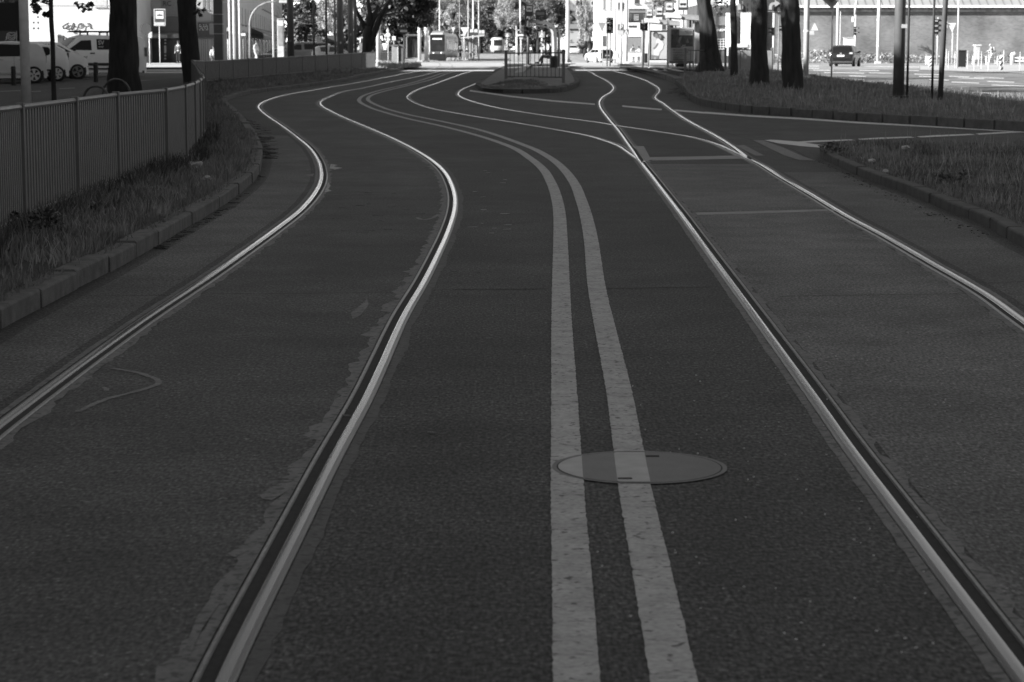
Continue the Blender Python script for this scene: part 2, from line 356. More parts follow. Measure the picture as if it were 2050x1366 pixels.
# ================================================================ painted lines and joints
def strip(px, width, mat, name='road_marking', h=.004, step=.03, rag=.005, seed=0):
    pts = spline([G(u, v) for u, v in px], step, 8); pth = path3(pts); m = MB()
    for i, (p, r) in enumerate(pth):
        wl = width / 2 + rag * noise.noise(Vector((p.y * 47, p.x * 23, seed))) ; wr = width / 2 + rag * noise.noise(Vector((p.y * 47, p.x * 23, seed + 5)))
        m.v += [(p.x - r.x * wl, p.y - r.y * wl, p.z + h), (p.x + r.x * wr, p.y + r.y * wr, p.z + h)]
    m.f = [(2 * i, 2 * i + 1, 2 * i + 3, 2 * i + 2) for i in range(len(pth) - 1)]
    return struct(obj(name, m, mat))
L1 = [(1160, 1480), (1154.5, 1366), (1146.5, 1183), (1136, 983), (1129.5, 783), (1125.5, 683), (1123, 575), (1122, 480), (1120, 430), (1115, 400), (1105, 370), (1087.5, 340), (1061, 317.5), (1028, 297), (965, 274.5), (888.5, 254), (812, 237), (751, 219.5), (723.7, 207), (719, 199.7), (731, 190.5), (766, 180), (812, 169.5), (848, 159.5), (890, 146), (925, 137)]
L2 = [(1378, 1480), (1350, 1366), (1313, 1183), (1272, 983), (1239, 783), (1217, 683), (1194.5, 575), (1183, 480), (1172.5, 430), (1163, 400), (1151, 370), (1129, 340), (1102, 317.5), (1064, 297), (965, 262), (888.5, 244.5), (812, 228.7), (757, 212), (739, 202.7), (737, 196.6), (748, 189.5), (781.7, 180), (827.5, 169), (860, 160.5), (898, 147), (931, 138)]
strip(L1, .118, PAINT, seed=1); strip(L2, .118, PAINT, seed=11)
def poly(px, mat, name='road_marking', h=.004):
    return struct(obj(name, gsheet(px, h), mat))
LINE = paintmat('give_way_line_paint', .55, wear=.66, cracks=False)
def pxline(pts, th, mat=LINE, name='road_marking', h=.005):
    poly([(u, v - th / 2) for u, v in pts] + [(u, v + th / 2) for u, v in reversed(pts)], mat, name, h)
pxline([(940.5, 182), (1020.7, 193.4), (1106, 202.6), (1191, 209.4)], 2.6)
pxline([(1246, 213), (1324.5, 220)], 2.6); pxline([(1346, 221.4), (1355, 221.7), (1410, 226.5)], 3)
pxline([(1410, 226), (1500, 232.7), (1607, 238.5), (1714.6, 246), (1902, 256), (2050, 264.5)], 3.2)
for a, b in (((1590, 285), (1712, 281.5)), ((1716, 279), (1831, 276)), ((1835, 274), (1953, 270.6)), ((1953, 268.5), (2070, 264.5))):
    poly([(a[0], a[1]), (a[0] + 40, a[1] - 2.6), (b[0] - 10, b[1] - 1.6), (b[0], b[1]), (b[0] - 40, b[1] + 2.2), (a[0] + 8, a[1] + 2)], LINE, h=.006)
poly([(1530, 281.5), (1545, 280.5), (1600, 284.5), (1664, 294.5), (1664, 298.5), (1600, 293), (1560, 288)], LINE, h=.0052)
poly([(1508, 281.5), (1528, 281.5), (1570, 297), (1608, 314), (1632, 322), (1600, 321), (1570, 312)], PAINTD)
# joints, cracks, mortar strips
def crack(px, th=.018, mat=CRACK, h=.002): strip(px, th, mat, 'road_joint', h, .06, .012, seed=px[0][0])
for q in ([(140, 591), (240, 592), (338, 592)], [(432, 589), (620, 588), (795, 586)], [(885, 580), (1000, 580), (1098, 579)], [(1216, 578), (1300, 577), (1440, 575)], [(1560, 594), (1700, 592), (1920, 589)], [(1968, 567), (2080, 564)],
          [(612, 433), (740, 430), (880, 431)], [(1025, 429), (1100, 429)], [(1190, 430), (1300, 427)], [(560, 334), (640, 335)], [(930, 326), (1050, 325), (1180, 323), (1272, 320)], [(531, 190), (640, 189.5), (720, 189)]): crack(q)
for q in ([(740, 189), (900, 189), (1030, 189)], [(1050, 266), (1200, 268)], [(1400, 254), (1640, 252)], [(1345, 224), (1420, 256), (1510, 282)], [(1530, 282), (1580, 297), (1620, 317)], [(669, 342), (760, 339), (858, 336)], [(1180, 160), (1290, 159)], [(930, 266), (1100, 270), (1230, 268)]): crack(q, .02)
poly([(1393, 426.5), (1520, 423), (1670, 419), (1676, 422.5), (1530, 427.5), (1396, 431)], CONC, 'road_joint', .003); crack([(1385, 425), (1520, 422), (1672, 418)], .02)
poly([(1299, 315.5), (1380, 314), (1472, 312), (1496, 318), (1400, 320), (1306, 322)], CONC, 'road_joint', .003)
poly([(1266, 293), (1289, 293.5), (1304, 321), (1290, 324)], CONC, 'road_patch', .0035)
poly([(1268.5, 297), (1274, 301), (1288, 322), (1285, 327), (1278, 317)], CRACK, 'road_patch', .0145)
poly([(1494, 315), (1500, 315), (1506, 320), (1500, 320)], CRACK, 'road_patch', .0145)
poly([(1424, 289), (1446, 291), (1500, 316), (1470, 312)], CONC, 'road_patch', .0032)
poly([(1473, 292), (1490, 291), (1530, 312), (1512, 312)], PAINTD, 'road_patch', .0032)
# faded surveyor's mark on the left track and thin chalk strokes
strip([(224, 739), (265, 745), (298, 754), (322, 768), (300, 777), (262, 788), (214, 800), (180, 814), (156, 826)], .032, PAINTD, h=.0035, rag=.012, seed=3)
strip([(208, 776), (218, 779), (212, 784)], .02, PAINTD, h=.0035, rag=.01, seed=4)
strip([(655, 391), (720, 388.5), (785, 389)], .02, PAINTD, h=.0032, seed=6)
for q in ([(835, 436), (850, 441), (878, 430)], [(1700, 478), (1745, 481), (1715, 474), (1760, 472)], [(1600, 398), (1628, 399)]): strip(q, .03, PAINTD, h=.0032, rag=.02, seed=q[0][1])
# crumbled pale mortar beside the rails
def blot(px, mat=FILL, h=.0034):
    poly(px, mat, 'road_patch', h)
SCUFF = paintmat('pale_scuff', .34, .05, .57, False)
blot([(662, 329), (676, 331), (668, 334), (686, 337), (670, 340), (660, 338)], SCUFF); blot([(655, 363), (662, 372), (657, 379), (664, 383), (650, 386)], SCUFF); blot([(608, 351), (629, 348), (626, 354)])
blot([(520, 994), (542, 978), (580, 962), (592, 968), (575, 985), (545, 1003), (526, 1001)], FILL); blot([(556, 960), (585, 952), (600, 955), (585, 962)], FILL)
blot([(455, 1110), (480, 1098), (520, 1060), (545, 1040), (548, 1062), (505, 1100), (470, 1118)], FILL)
blot([(395, 1235), (430, 1190), (455, 1165), (462, 1172), (440, 1210), (405, 1260), (370, 1340), (352, 1350)], FILL)
blot([(702, 628), (722, 612), (735, 600), (738, 612), (722, 632), (706, 640)], FILL); blot([(735, 688), (752, 672), (756, 682), (742, 700)], FILL)
# ================================================================ manhole cover
mc = G(1280, 937); mh = thing('manhole_cover', 'round iron manhole cover with the double white line painted across it', 'manhole cover', mc)
def ring(c, r0, r1, z, n=56):
    m = MB()
    for k in range(n):
        a = 2 * math.pi * k / n; m.v += [(c.x + r0 * math.cos(a), c.y + r0 * math.sin(a), z), (c.x + r1 * math.cos(a), c.y + r1 * math.sin(a), z)]
    m.f = [(2 * k, 2 * k + 1, (2 * k + 3) % (2 * n), (2 * k + 2) % (2 * n)) for k in range(n)]; return m
obj('gap', ring(mc, 0.296, .314, .0044), CRACK, mh)
obj('frame', ring(mc, .3095, .327, .0047), IRON, mh)
obj('cover_plate', ring(mc, 0., .304, .0051), IRON, mh)
def onplate(px):                             # paint on the cover follows the stripes of the road
    pts = spline([G(u, v) for u, v in px], .03, 8); pth = path3(pts); vs = []
    m = MB()
    for p, r in pth:
        for s_ in (-1, 1): 
            q = p + r * .059 * s_ - mc; q.z = 0
            if q.length > .303: q = q.normalized() * .303
            m.v.append((mc.x + q.x, mc.y + q.y, .0127))
    n = len(pth); keep = [i for i in range(n - 1) if (pth[i][0] - mc).length < .36]
    m.f = [(2 * i, 2 * i + 1, 2 * i + 3, 2 * i + 2) for i in keep]; return m
PAINTP = M('paint_on_iron', .34, .6, var=.15, scale=9)
def plate_stripe(pxs, dx=0.):
    pts = [p for p in spline([G(u, v) for u, v in pxs], .02, 8) if abs(p.y - mc.y) < .31]; m = MB()
    for p in pts:
        hw = math.sqrt(max(0, .303 ** 2 - (p.y - mc.y) ** 2)); x0, x1 = max(p.x - .059 + dx, mc.x - hw), min(p.x + .059 + dx, mc.x + hw)
        if x1 < x0: x0 = x1 = (x0 + x1) / 2
        m.v += [(x0, p.y, .0057), (x1, p.y, .0057)]
    m.f = [(2 * i, 2 * i + 1, 2 * i + 3, 2 * i + 2) for i in range(len(pts) - 1)]; return m
obj('painted_stripe', plate_stripe(L1), PAINTP, mh); obj('painted_stripe', plate_stripe(L2), PAINTP, mh)
for u, v in ((1306, 916), (1251, 961)):
    p = G(u, v); obj('lifting_slot', MB().box((p.x - .026, p.y - .014, .0054), (p.x + .026, p.y + .014, .0063)), CRACK, mh)
# ================================================================ kerbs and verges
def kerb(px, h, wd, side, label, name='kerb', mat=KERB, blk=1.0, step=.25, seed=0):
    pts = spline([G(u, v) for u, v in px], step, 5); m = MB(); acc = 0; seg = []
    rr = random.Random(seed)
    pth = path3(pts); i = 0
    while i < len(pth) - 1:
        j = i; L = 0
        while j < len(pth) - 1 and L < blk: L += (pth[j + 1][0] - pth[j][0]).length; j += 1
        dz = rr.uniform(-.008, .008); dx = rr.uniform(-.008, .008); s_ = side
        sub = pth[i:j + 1]
        n0 = len(m.v); prof = [(dx, -.02), (dx, h - .012 + dz), (dx + .012 * s_, h + dz), (dx + wd * s_, h + dz), (dx + wd * s_, .03)]
        a = (sub[0][0] + (sub[1][0] - sub[0][0]) * .07, sub[0][1]); b = (sub[-1][0] + (sub[-2][0] - sub[-1][0]) * .07, sub[-1][1])
        sub = [a] + sub[1:-1] + [b]
        m.sweep(sub, prof); n = len(prof)
        m.f += [tuple(n0 + k for k in range(n)), tuple(n0 + (len(sub) - 1) * n + k for k in range(n))[::-1]]
        i = j
    struct(obj(name, m, mat, bevel=.006 if step < .3 else 0)); return pts
kl = kerb(KL, .12, .15, -1, '', step=.2, seed=1)
kr = kerb(KR, .10, .13, 1, '', step=.2, seed=2, mat=KERBD)
KF = [(1352, 170), (1366, 182), (1385, 204), (1400, 211), (1440, 219), (1500, 228), (1607, 235), (1688, 241.6), (1768, 247), (1849, 252), (1956, 259), (2060, 265), (2200, 273)]
kf = kerb(KF, .19, .14, -1, '', step=.5, seed=3, mat=KERBD, blk=1.0)
KI = [(1010, 137), (986.6, 149), (959, 169), (953, 176), (976, 184.5), (1020.7, 188), (1106, 186.6), (1140, 180), (1158, 171), (1157, 161), (1147, 147), (1140, 140)]
ki = kerb(KI, .15, .2, -1, '', step=.4, seed=4, mat=KERBD)
KP = [(1236, 134), (1262, 140), (1290, 147), (1320, 155.5), (1340, 162), (1352, 167.5)]
kp = kerb(KP, .2, .3, -1, '', step=.5, seed=5, mat=KERB)
# ground behind the kerbs
TOPS = [(40, 209), (157, 195), (238, 185), (299, 181.5), (346, 175.3), (381, 168), (400, 159), (409, 151), (399, 143), (391, 130), (380, 121)]
fpt = []                                     # fence line: (x, y, top z)
fpt += [P(-330, 250, 11.6), P(-130, 228, 14.2)]
for u, v in TOPS:
    Y = GY(v, 1.10); p = P(u, v, Y); fpt.append(p)
fpt[-1] = P(384, 121, 74)
fpt.append(P(386, 120, 79)); fpt.append(P(400, 122.3, 82))
for u, v, Y in ((457, 119.8, 87), (520, 116, 92), (575, 113.5, 97), (640, 110.5, 103), (700, 106.5, 109), (752, 104, 115)): fpt.append(P(u, v, Y))
fl2 = [Vector((p.x, p.y)) for p in fpt]
def rise(x, y): return .12
vl = [(p.x - .14, p.y) for p in kl if p.y < 118]
struct(obj('verge_soil', sheet(vl + [(-8, 121)] + [(p.x - 3.2, p.y) for p in reversed(fpt) if p.y > 60] + [(p.x - 2.2, p.y) for p in reversed(fpt) if p.y <= 60] + [(-6, 6)], .115), SOIL))
vr = [(p.x + .12, p.y) for p in kr]
FAR_R = [tuple(G(u, v))[:2] for u, v in [(1652, 309), (1672, 301), (1709, 298), (1803, 297), (1900, 300), (2000, 303), (2300, 312)]]
struct(obj('verge_soil', sheet(vr + FAR_R + [(14, 33), (16, 20), (12, 4.3)], .095), SOIL))
vf = [(p.x + .05, p.y + .12) for p in kf]
RB_ = [(15.0, 56), (14.2, 68), (13.4, 78), (12.6, 88), (12.0, 100), (10.5, 104), (8, 104)]
struct(obj('verge_soil', sheet(vf + [(26, 40), (26, 44), (15.6, 52)] + RB_, .17), SOIL))
def isl(x, y):
    d = min((Vector((x, y)) - q).length for q in ki) if y < 126 else 9
    return .138 + (.26 - .2 * min(1, max(0, (y - 84) / 18.))) * min(1, max(0, (d - .25) / 1.1)) * min(1, max(0, (y - 73) / 6.))
vi = [(p.x, p.y) for p in ki]
struct(obj('traffic_island', sheet([(p.x + (0.12 if i < len(ki) / 2 else -.12), p.y + (.15 if 73 > p.y else 0)) for i, p in enumerate(ki)] + [(4.4, 150), (-.7, 150)], isl, ([-1.5 + .4 * i for i in range(16)], [74 + 1.5 * i for i in range(34)])), M('island_paving', .14, .85, var=.25, scale=2, fine=.2)))
# raised platform of the right-hand stop
struct(obj('platform', sheet([(p.x + .25, p.y) for p in reversed(kp)] + [(9.5, 82), (13.0, 88), (12.2, 112), (11.5, 126), (5.6, 126)], .197), M('platform_paving', .11, .85, var=.2, scale=2, fine=.2)))
strip([(1283, 136), (1300, 139), (1335, 146), (1366, 152.5)], .38, M('tactile_strip', .3, .8, var=.2), 'platform_edge_line', .204, .3, .0)
strip([(1036, 160), (1049, 147), (1060, 137)], .38, M('tactile_strip', .3), 'platform_edge_line', .26, .3, .0)
# ================================================================ grass
def inside(p, poly):
    r = False; j = len(poly) - 1
    for i in range(len(poly)):
        a, b = poly[i], poly[j]
        if (a[1] > p[1]) != (b[1] > p[1]) and p[0] < (b[0] - a[0]) * (p[1] - a[1]) / (b[1] - a[1]) + a[0]: r = not r
        j = i
    return r
def grass(name, label, poly, n, hmin, hmax, base, mat, seed, wd=.007, yb=1.0, clump=.5):
    rr = random.Random(seed); m = MB(); x0 = min(p[0] for p in poly); x1 = max(p[0] for p in poly); y0 = min(p[1] for p in poly); y1 = max(p[1] for p in poly)
    k = 0; tries = 0; V = m.v; Fc = m.f
    while k < n and tries < n * 40:
        tries += 1
        y = y0 + (y1 - y0) * rr.random() ** yb; x = rr.uniform(x0, x1)
        q = noise.noise(Vector((x * 1.1, y * .5, seed))) + .5 * noise.noise(Vector((x * 4, y * 2.2, seed + 3)))
        if q < rr.uniform(-1, .5) * clump or not inside((x, y), poly): continue
        h = (hmin + (hmax - hmin) * rr.random() ** 1.8) * (.65 + .7 * max(0, min(1, q + .4)))
        a = rr.uniform(0, 6.283); lean = h * rr.uniform(.05, .6); z = zg(y) + (base(x, y) if callable(base) else base) - .01
        w_ = wd * rr.uniform(.6, 1.3) * max(1, y / 34); cx, sx = math.cos(a), math.sin(a); b = rr.uniform(-.6, .6); wx, wy = math.cos(b) * w_, math.sin(b) * w_
        i = len(V)
        V.extend([(x - wx, y - wy, z), (x + wx, y + wy, z), (x + cx * lean * .4 + wx * .7, y + sx * lean * .4 + wy * .7, z + h * .6), (x + cx * lean * .4 - wx * .7, y + sx * lean * .4 - wy * .7, z + h * .6), (x + cx * lean, y + sx * lean, z + h * .97)])
        Fc.extend([(i, i + 1, i + 2, i + 3), (i + 3, i + 2, i + 4)]); k += 1
    o = obj(name, m, mat); return tag(o, label, 'grass', kind='stuff')
VL = [(p.x - .17, p.y) for p in kl if p.y < 113] + [(p.x - .35, p.y) for p in reversed(fpt) if p.y < 113]
nearL = [q for q in VL if q[1] < 34]
grass('grass', 'short dark weedy grass between the left kerb and the grey fence', nearL, 26000, .03, .17, .115, GRASS, 3, .006, 1.2)
grass('grass', 'short grass hanging over the back edge of the left kerb', [(p.x - .06, p.y) for p in kl if p.y < 40] + [(p.x - .22, p.y) for p in reversed(kl) if p.y < 40], 2600, .02, .09, .115, GRASS, 4, .005, 1.1, .9)
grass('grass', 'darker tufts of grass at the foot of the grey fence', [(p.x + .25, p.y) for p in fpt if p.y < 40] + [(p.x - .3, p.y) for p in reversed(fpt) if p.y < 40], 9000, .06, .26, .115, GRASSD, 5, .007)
grass('grass', 'rough grass on the verge where the fence bends away', [q for q in VL if q[1] > 30], 15000, .04, .17, .115, GRASS, 8, .006)
grass('grass', 'pale short tips in the weedy grass of the left verge', nearL, 3500, .04, .15, .115, GRASSL, 6, .004, 1.2, .9)
VR = [(x, y) for x, y in vr if y > 12] + FAR_R + [(8, 28), (6.5, 12)]
grass('grass', 'tall meadow grass on the right-hand verge in front of the dashed line', VR, 17000, .02, .125, .095, GRASS, 12, .005, 1.0, 1.2)
grass('grass', 'thin pale seed stalks standing above the right-hand verge', VR, 420, .12, .36, .095, GRASSL, 13, .0035)
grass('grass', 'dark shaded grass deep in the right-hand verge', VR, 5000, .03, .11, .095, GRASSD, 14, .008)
VF = vf + [(24, 44), (15.4, 54)] + RB_[:5] + [(10.6, 100), (8.6, 98)]
grass('grass', 'long grass under the trees on the far right verge', VF, 28000, .03, .18, .17, GRASS, 17, .005, .9, 1.0)
grass('grass', 'pale dry stalks among the grass under the trees', VF, 1800, .1, .3, .17, GRASSL, 18, .004)
ISF = [(p.x, p.y + .3) for p in ki if p.y < 78] + [(2.2, 78), (-.9, 78)]
grass('grass', 'mown grass at the tip of the fenced island', ISF, 4500, .03, .1, isl, GRASS, 19, .006)
# sunlit patch by the cabinet
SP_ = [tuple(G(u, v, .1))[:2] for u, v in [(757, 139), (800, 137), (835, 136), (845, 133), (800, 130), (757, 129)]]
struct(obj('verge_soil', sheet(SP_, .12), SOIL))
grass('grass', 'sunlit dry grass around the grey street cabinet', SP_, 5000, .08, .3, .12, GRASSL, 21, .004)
ST_ = [tuple(G(u, v, .1))[:2] for u, v in [(893, 121.5), (938, 121.5), (938, 117.5), (905, 117.5)]]
grass('grass', 'pale sunlit grass strip in front of the tram stop people', ST_, 2500, .2, .45, .1, GRASSL, 22, .005)
# ================================================================ leaf litter, twigs, pale chips
def flecks(name, label, pxs, n, mat, r0, r1, seed, long=1., h=.003, cat='litter'):
    rr = random.Random(seed); m = MB(); pl = [tuple(G(u, v))[:2] for u, v in pxs]
    x0 = min(p[0] for p in pl); x1 = max(p[0] for p in pl); y0 = min(p[1] for p in pl); y1 = max(p[1] for p in pl); k = 0
    while k < n:
        x, y = rr.uniform(x0, x1), y0 + (y1 - y0) * rr.random() ** 1.3
        if not inside((x, y), pl): continue
        k += 1; r = rr.uniform(r0, r1); a = rr.uniform(-.5, .5); n_ = rr.randint(4, 6); e = rr.uniform(.4, 1)
        pts = [(x + r * long * math.cos(t) * math.cos(a) - r * e * .6 * math.sin(t) * math.sin(a), y + r * long * math.cos(t) * math.sin(a) + r * e * .6 * math.sin(t) * math.cos(a), zg(y) + h) for t in [2 * math.pi * i / n_ + rr.uniform(-.3, .3) for i in range(n_)]]
        m.prism(pts, (0, 0, rr.uniform(.002, .006)))
    return tag(obj(name, m, mat), label, cat, kind='stuff')
CHIP = M('pale_chip', .42, .8, var=.3)
flecks('road_chips', 'tiny pale chips scattered on the asphalt right of the white lines', [(1180, 1250), (1900, 1320), (2040, 780), (1560, 640), (1240, 640)], 140, CHIP, .002, .0048, 1)
flecks('road_chips', 'small pale flecks scattered beside the bend of the left track', [(930, 470), (1020, 470), (1010, 335), (940, 345)], 16, M('fleck_pale', .33, .8), .005, .02, 2, 2.4)
flecks('road_chips', 'small pale flecks scattered between the rails of the left track', [(640, 470), (870, 470), (840, 370), (680, 370)], 22, PAINTD, .006, .024, 3, 2.6)
flecks('road_chips', 'small grey flecks scattered on the near asphalt', [(620, 900), (1090, 900), (1090, 480), (930, 480)], 24, PAINTD, .004, .012, 4, 2.2)
TWIG = M('dead_leaf_litter', .018, .9, var=.3)
flecks('leaf_litter', 'dark twigs and dead leaves spilling over the left kerb onto the road', [(505, 318), (555, 318), (545, 268), (520, 250), (478, 232), (472, 238)], 170, TWIG, .008, .055, 6, 2.)
flecks('leaf_litter', 'dark leaf crumbs along the right-hand kerb', [(1640, 322), (1800, 392), (1980, 470), (1960, 475), (1780, 400), (1640, 330)], 130, TWIG, .003, .014, 7, 1.1)
flecks('leaf_litter', 'dark debris where the platform kerb meets the grass', [(1335, 188), (1400, 206), (1395, 198), (1352, 174)], 70, TWIG, .01, .07, 8, 2.)
flecks('leaf_litter', 'dark leaf crumbs along the foot of the left kerb', [(300, 500), (425, 432), (500, 380), (520, 350), (530, 352), (470, 412), (330, 500)], 60, TWIG, .004, .025, 9, 2.)
PAPER = M('crumpled_paper', .35, .8, var=.15)
def scrap(u, v, h, r, label):
    p = G(u, v, h); m = MB().ball((p.x, p.y, p.z + r * .5), r, (1.3, .8, .7), 8, 6); rr = random.Random(u)
    m.v = [(x + rr.uniform(-1, 1) * r * .3, y + rr.uniform(-1, 1) * r * .3, max(p.z, z + rr.uniform(-1, 1) * r * .3)) for x, y, z in m.v]
    tag(obj('paper_scrap', m, PAPER), label, 'litter', 'paper scraps lying in the grass')
scrap(395, 336, .19, .055, 'largest crumpled pale paper scrap in the left grass below the fence')
scrap(384, 331, .2, .03, 'smaller pale paper scrap beside the largest one under the fence')
scrap(415, 362, .17, .04, 'pale paper scrap lying nearer the left kerb')
scrap(1813, 299, .15, .045, 'white paper scrap at the far edge of the right verge')
scrap(1745, 325, .14, .035, 'white scrap lying on the grass just behind the right kerb')
scrap(1773, 345, .12, .03, 'small pale stone-like scrap sitting on the right kerb')
# ================================================================ grey railing fence on the left
ft = thing('railing_fence', 'long grey railing fence of vertical bars winding along the left verge', 'fence', (fpt[2].x, fpt[2].y, .1))
FENCEP = M('fence_post_paint', .10, .5, var=.1); FENCER = M('fence_rail_paint', .15, .45, var=.1)
posts = [fpt[i] for i in range(len(fpt))]
# resample into 2.4 m panels
fs = [Vector((p.x, p.y, p.z)) for p in fpt]; dense = []
for a, b in zip(fs, fs[1:]):
    n = max(1, int((b - a).length / .1)); dense += [a + (b - a) * (k / n) for k in range(n)]
dense.append(fs[-1])
# start counting so that a post stands at the traced post positions
i0 = min(range(len(dense)), key=lambda i: (dense[i] - fs[2]).length)
idx = [i0]; 
def walk(i, step):
    L = 0
    while 0 < i < len(dense) - 1 and L < 2.4: L += (dense[i + step] - dense[i]).length; i += step
    return i
while idx[-1] < len(dense) - 1: idx.append(walk(idx[-1], 1))
while idx[0] > 0: idx.insert(0, walk(idx[0], -1))
for a, b in zip(idx, idx[1:]):
    p, q = dense[a], dense[b]; d = (q - p); L = Vector((d.x, d.y)).length
    if L < .3: continue
    ang = math.atan2(d.y, d.x); hp = max(.75, p.z - zg(p.y) - .12); hq = max(.75, q.z - zg(q.y) - .12)
    m = MB(); zb = lambda t: zg(p.y + d.y * t) + .12
    def pt(t, z): return Vector((p.x + d.x * t, p.y + d.y * t, z))
    nb = int(L / .115)
    for k in range(1, nb):
        t = k / nb; c = pt(t, 0); zt = p.z + (q.z - p.z) * t - .03
        m.box((c.x - .027, c.y - .012, zb(t) + .05), (c.x + .027, c.y + .012, zt), ang)
    obj('panel', m, FENCE, ft)
    r = MB(); 
    for zo, hh in ((-.045, .04),):
        r.tube([pt(0, p.z + zo + .02), pt(1, q.z + zo + .02)], .024, 8)
    r.tube([pt(0, zb(0) + .07), pt(1, zb(1) + .07)], .018, 6)
    obj('top_rail', r, FENCER, ft)
    c = pt(0, 0); obj('post', MB().box((c.x - .035, c.y - .035, zb(0) - .15), (c.x + .035, c.y + .035, p.z + .012), ang), FENCEP, ft, bevel=.006 if p.y < 40 else 0)
# ================================================================ materials for the rest
POLED = M('dark_mast_paint', .10, .5, var=.15, scale=3)
POLEG = M('grey_mast_paint', .22, .5, var=.15, scale=3)
POLEL = M('light_galvanised_steel', .55, .45, .2, var=.1, scale=3)
WHITE = M('white_paint', .8, .45, var=.04)
BLACK = M('black_plastic', .012, .5, var=.1)
DARK = M('dark_grey_metal', .05, .5, var=.15)
MIDG = M('mid_grey_paint', .2, .5, var=.1)
LITG = M('light_grey_paint', .42, .5, var=.08)
GLASS = glassy('dark_glass', .02, .06)
GLASSP = glassy('pale_reflecting_glass', .16, .05)
BARK = M('dark_bark', .022, .95, var=.5, scale=9, bump=.6, stretch=(1, 1, .2))
BARKL = M('grey_bark', .05, .95, var=.4, scale=9, bump=.6, stretch=(1, 1, .2))
def leafmat(name, v):
    m = M(name, v, .5, var=.5, scale=.8); b = m.node_tree.nodes['Principled BSDF']
    out = m.node_tree.nodes['Material Output']; tr = m.node_tree.nodes.new('ShaderNodeBsdfTranslucent'); mx = m.node_tree.nodes.new('ShaderNodeMixShader'); mx.inputs[0].default_value = .3
    tr.inputs[0].default_value = (v, v, v, 1)
    m.node_tree.links.new(b.outputs[0], mx.inputs[1]); m.node_tree.links.new(tr.outputs[0], mx.inputs[2]); m.node_tree.links.new(mx.outputs[0], out.inputs[0]); return m
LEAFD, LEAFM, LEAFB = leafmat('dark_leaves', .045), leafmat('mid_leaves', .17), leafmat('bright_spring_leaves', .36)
def pbox(m, u0, v0, u1, v1, Y, d=.1):        # box whose front face, at distance Y, fills a photo rectangle
    vm = (v0 + v1) / 2; a, b = P(u0, vm, Y).x, P(u1, vm, Y).x; return m.box((a, Y, P(u0, v1, Y).z), (b, Y + d, P(u0, v0, Y).z))
def ppoly(m, px, Y, d=.03): return m.prism([P(u, v, Y) for u, v in px], (0, d, 0))
# ================================================================ masts and posts
def mast(u, vb, wpx, label, mat, h=0., Y=None, top=9., name='catenary_mast', cat='mast', base=True, collars=(), group=None, square=False, taper=.8, lean=0.):
    if Y is None: p = G(u, vb, h); Y = p.y
    else: p = P(u, vb, Y); p.z = zg(Y) + h
    r = wpx * S(Y) / 2; t = thing(name, label, cat, p, group=group)
    tp = p + Vector((lean, 0, top))
    if square: obj('shaft', MB().box((p.x - r, p.y - r, p.z - .2), (p.x + r, p.y + r, tp.z)), mat, t, bevel=.02)
    else: obj('shaft', MB().tube([p - Vector((0, 0, .2)), p + (tp - p) * .35, tp], [r, r * .96, r * taper], 16), mat, t, smooth=True)
    if base: obj('base_plate', MB().box((p.x - r * 1.7, p.y - r * 1.7, p.z - .1), (p.x + r * 1.7, p.y + r * 1.7, p.z + .1)), mat, t, bevel=.01)
    for z in collars: obj('collar', MB().tube([p + Vector((0, 0, z - .06)), p + Vector((0, 0, z + .06))], r * 1.13, 16), mat, t)
    return t, p, r
mast(53, 213, 20, 'thick grey round mast behind the near end of the left fence', M('pale_grey_mast_paint', .62, .5), h=.1, Y=58, base=False)
t, p, r = mast(439, 130, 18, 'dark square mast with pale bands, right of the second big tree trunk', POLED, Y=102, square=True)
for v in (29, 48.5, 68): obj('band', MB().box((p.x - r - .01, p.y - r - .01, P(439, v + .7, 102).z), (p.x + r + .01, p.y + r + .01, P(439, v - .7, 102).z)), LITG, t)
t, p, r = mast(582.5, 130, 14, 'dark round mast in front of the parked dark car', POLED, Y=106)
obj('number_plate', MB().box((p.x - .06, p.y - r - .02, P(0, 84, 106).z), (p.x + .05, p.y - r + .02, P(0, 80, 106).z)), MIDG, t)
t, p, r = mast(681.5, 130, 13.5, 'dark round mast with a small pale plate, right of the sunlit tree', POLED, Y=119.5)
obj('number_plate', MB().box((p.x + .0, p.y - r - .02, P(0, 88, 119.5).z), (p.x + .08, p.y - r + .02, P(0, 84, 119.5).z)), LITG, t)
t, p, r = mast(702.5, 130, 11.5, 'dark grey mast standing left of the thinner twin', M('slate_mast_paint', .125, .5), Y=121)
obj('number_plate', MB().box((p.x - .03, p.y - r - .02, P(0, 71.5, 121).z), (p.x + .06, p.y - r + .02, P(0, 67.5, 121).z)), LITG, t)
mast(712, 130, 6.5, 'thinner dark twin mast beside the forked tree', POLED, Y=122, base=False)
mast(629, 130, 4.5, 'thin dark post with pale ring left of the light shop sign', POLED, Y=109, collars=(2.6,), base=False, name='post', cat='post')
mast(654, 130, 4.5, 'thin dark post in front of the sunlit tree crown', POLED, Y=109.3, collars=(2.5,), base=False, name='post', cat='post')
mast(671.5, 130, 4, 'thin grey post just left of the mast with a pale plate', MIDG, Y=109.8, collars=(2.6,), base=False, name='post', cat='post')
for u, wd, lab in ((460.5, 4.2, 'leftmost of three bright slim masts right of the dark square mast'), (469.5, 5.5, 'middle and thickest of three bright slim masts by the long facade'), (480.5, 4.2, 'rightmost of three bright slim masts, beside the no entry sign')):
    mast(u, 122, wd, lab, POLEL, Y=165, collars=(2.4,), base=False)
mast(547.5, 112, 3.6, 'bright slim mast in front of the pale advertising column', POLEL, Y=170, base=False)
mast(757.8, 127, 9, 'bright round mast standing at the end of the left fence', POLEL, h=.1, Y=150, collars=(.25,))
mast(840, 120.5, 7, 'left one of two bright masts before the modern tram', POLEL, h=.05, Y=255, collars=(3.4,))
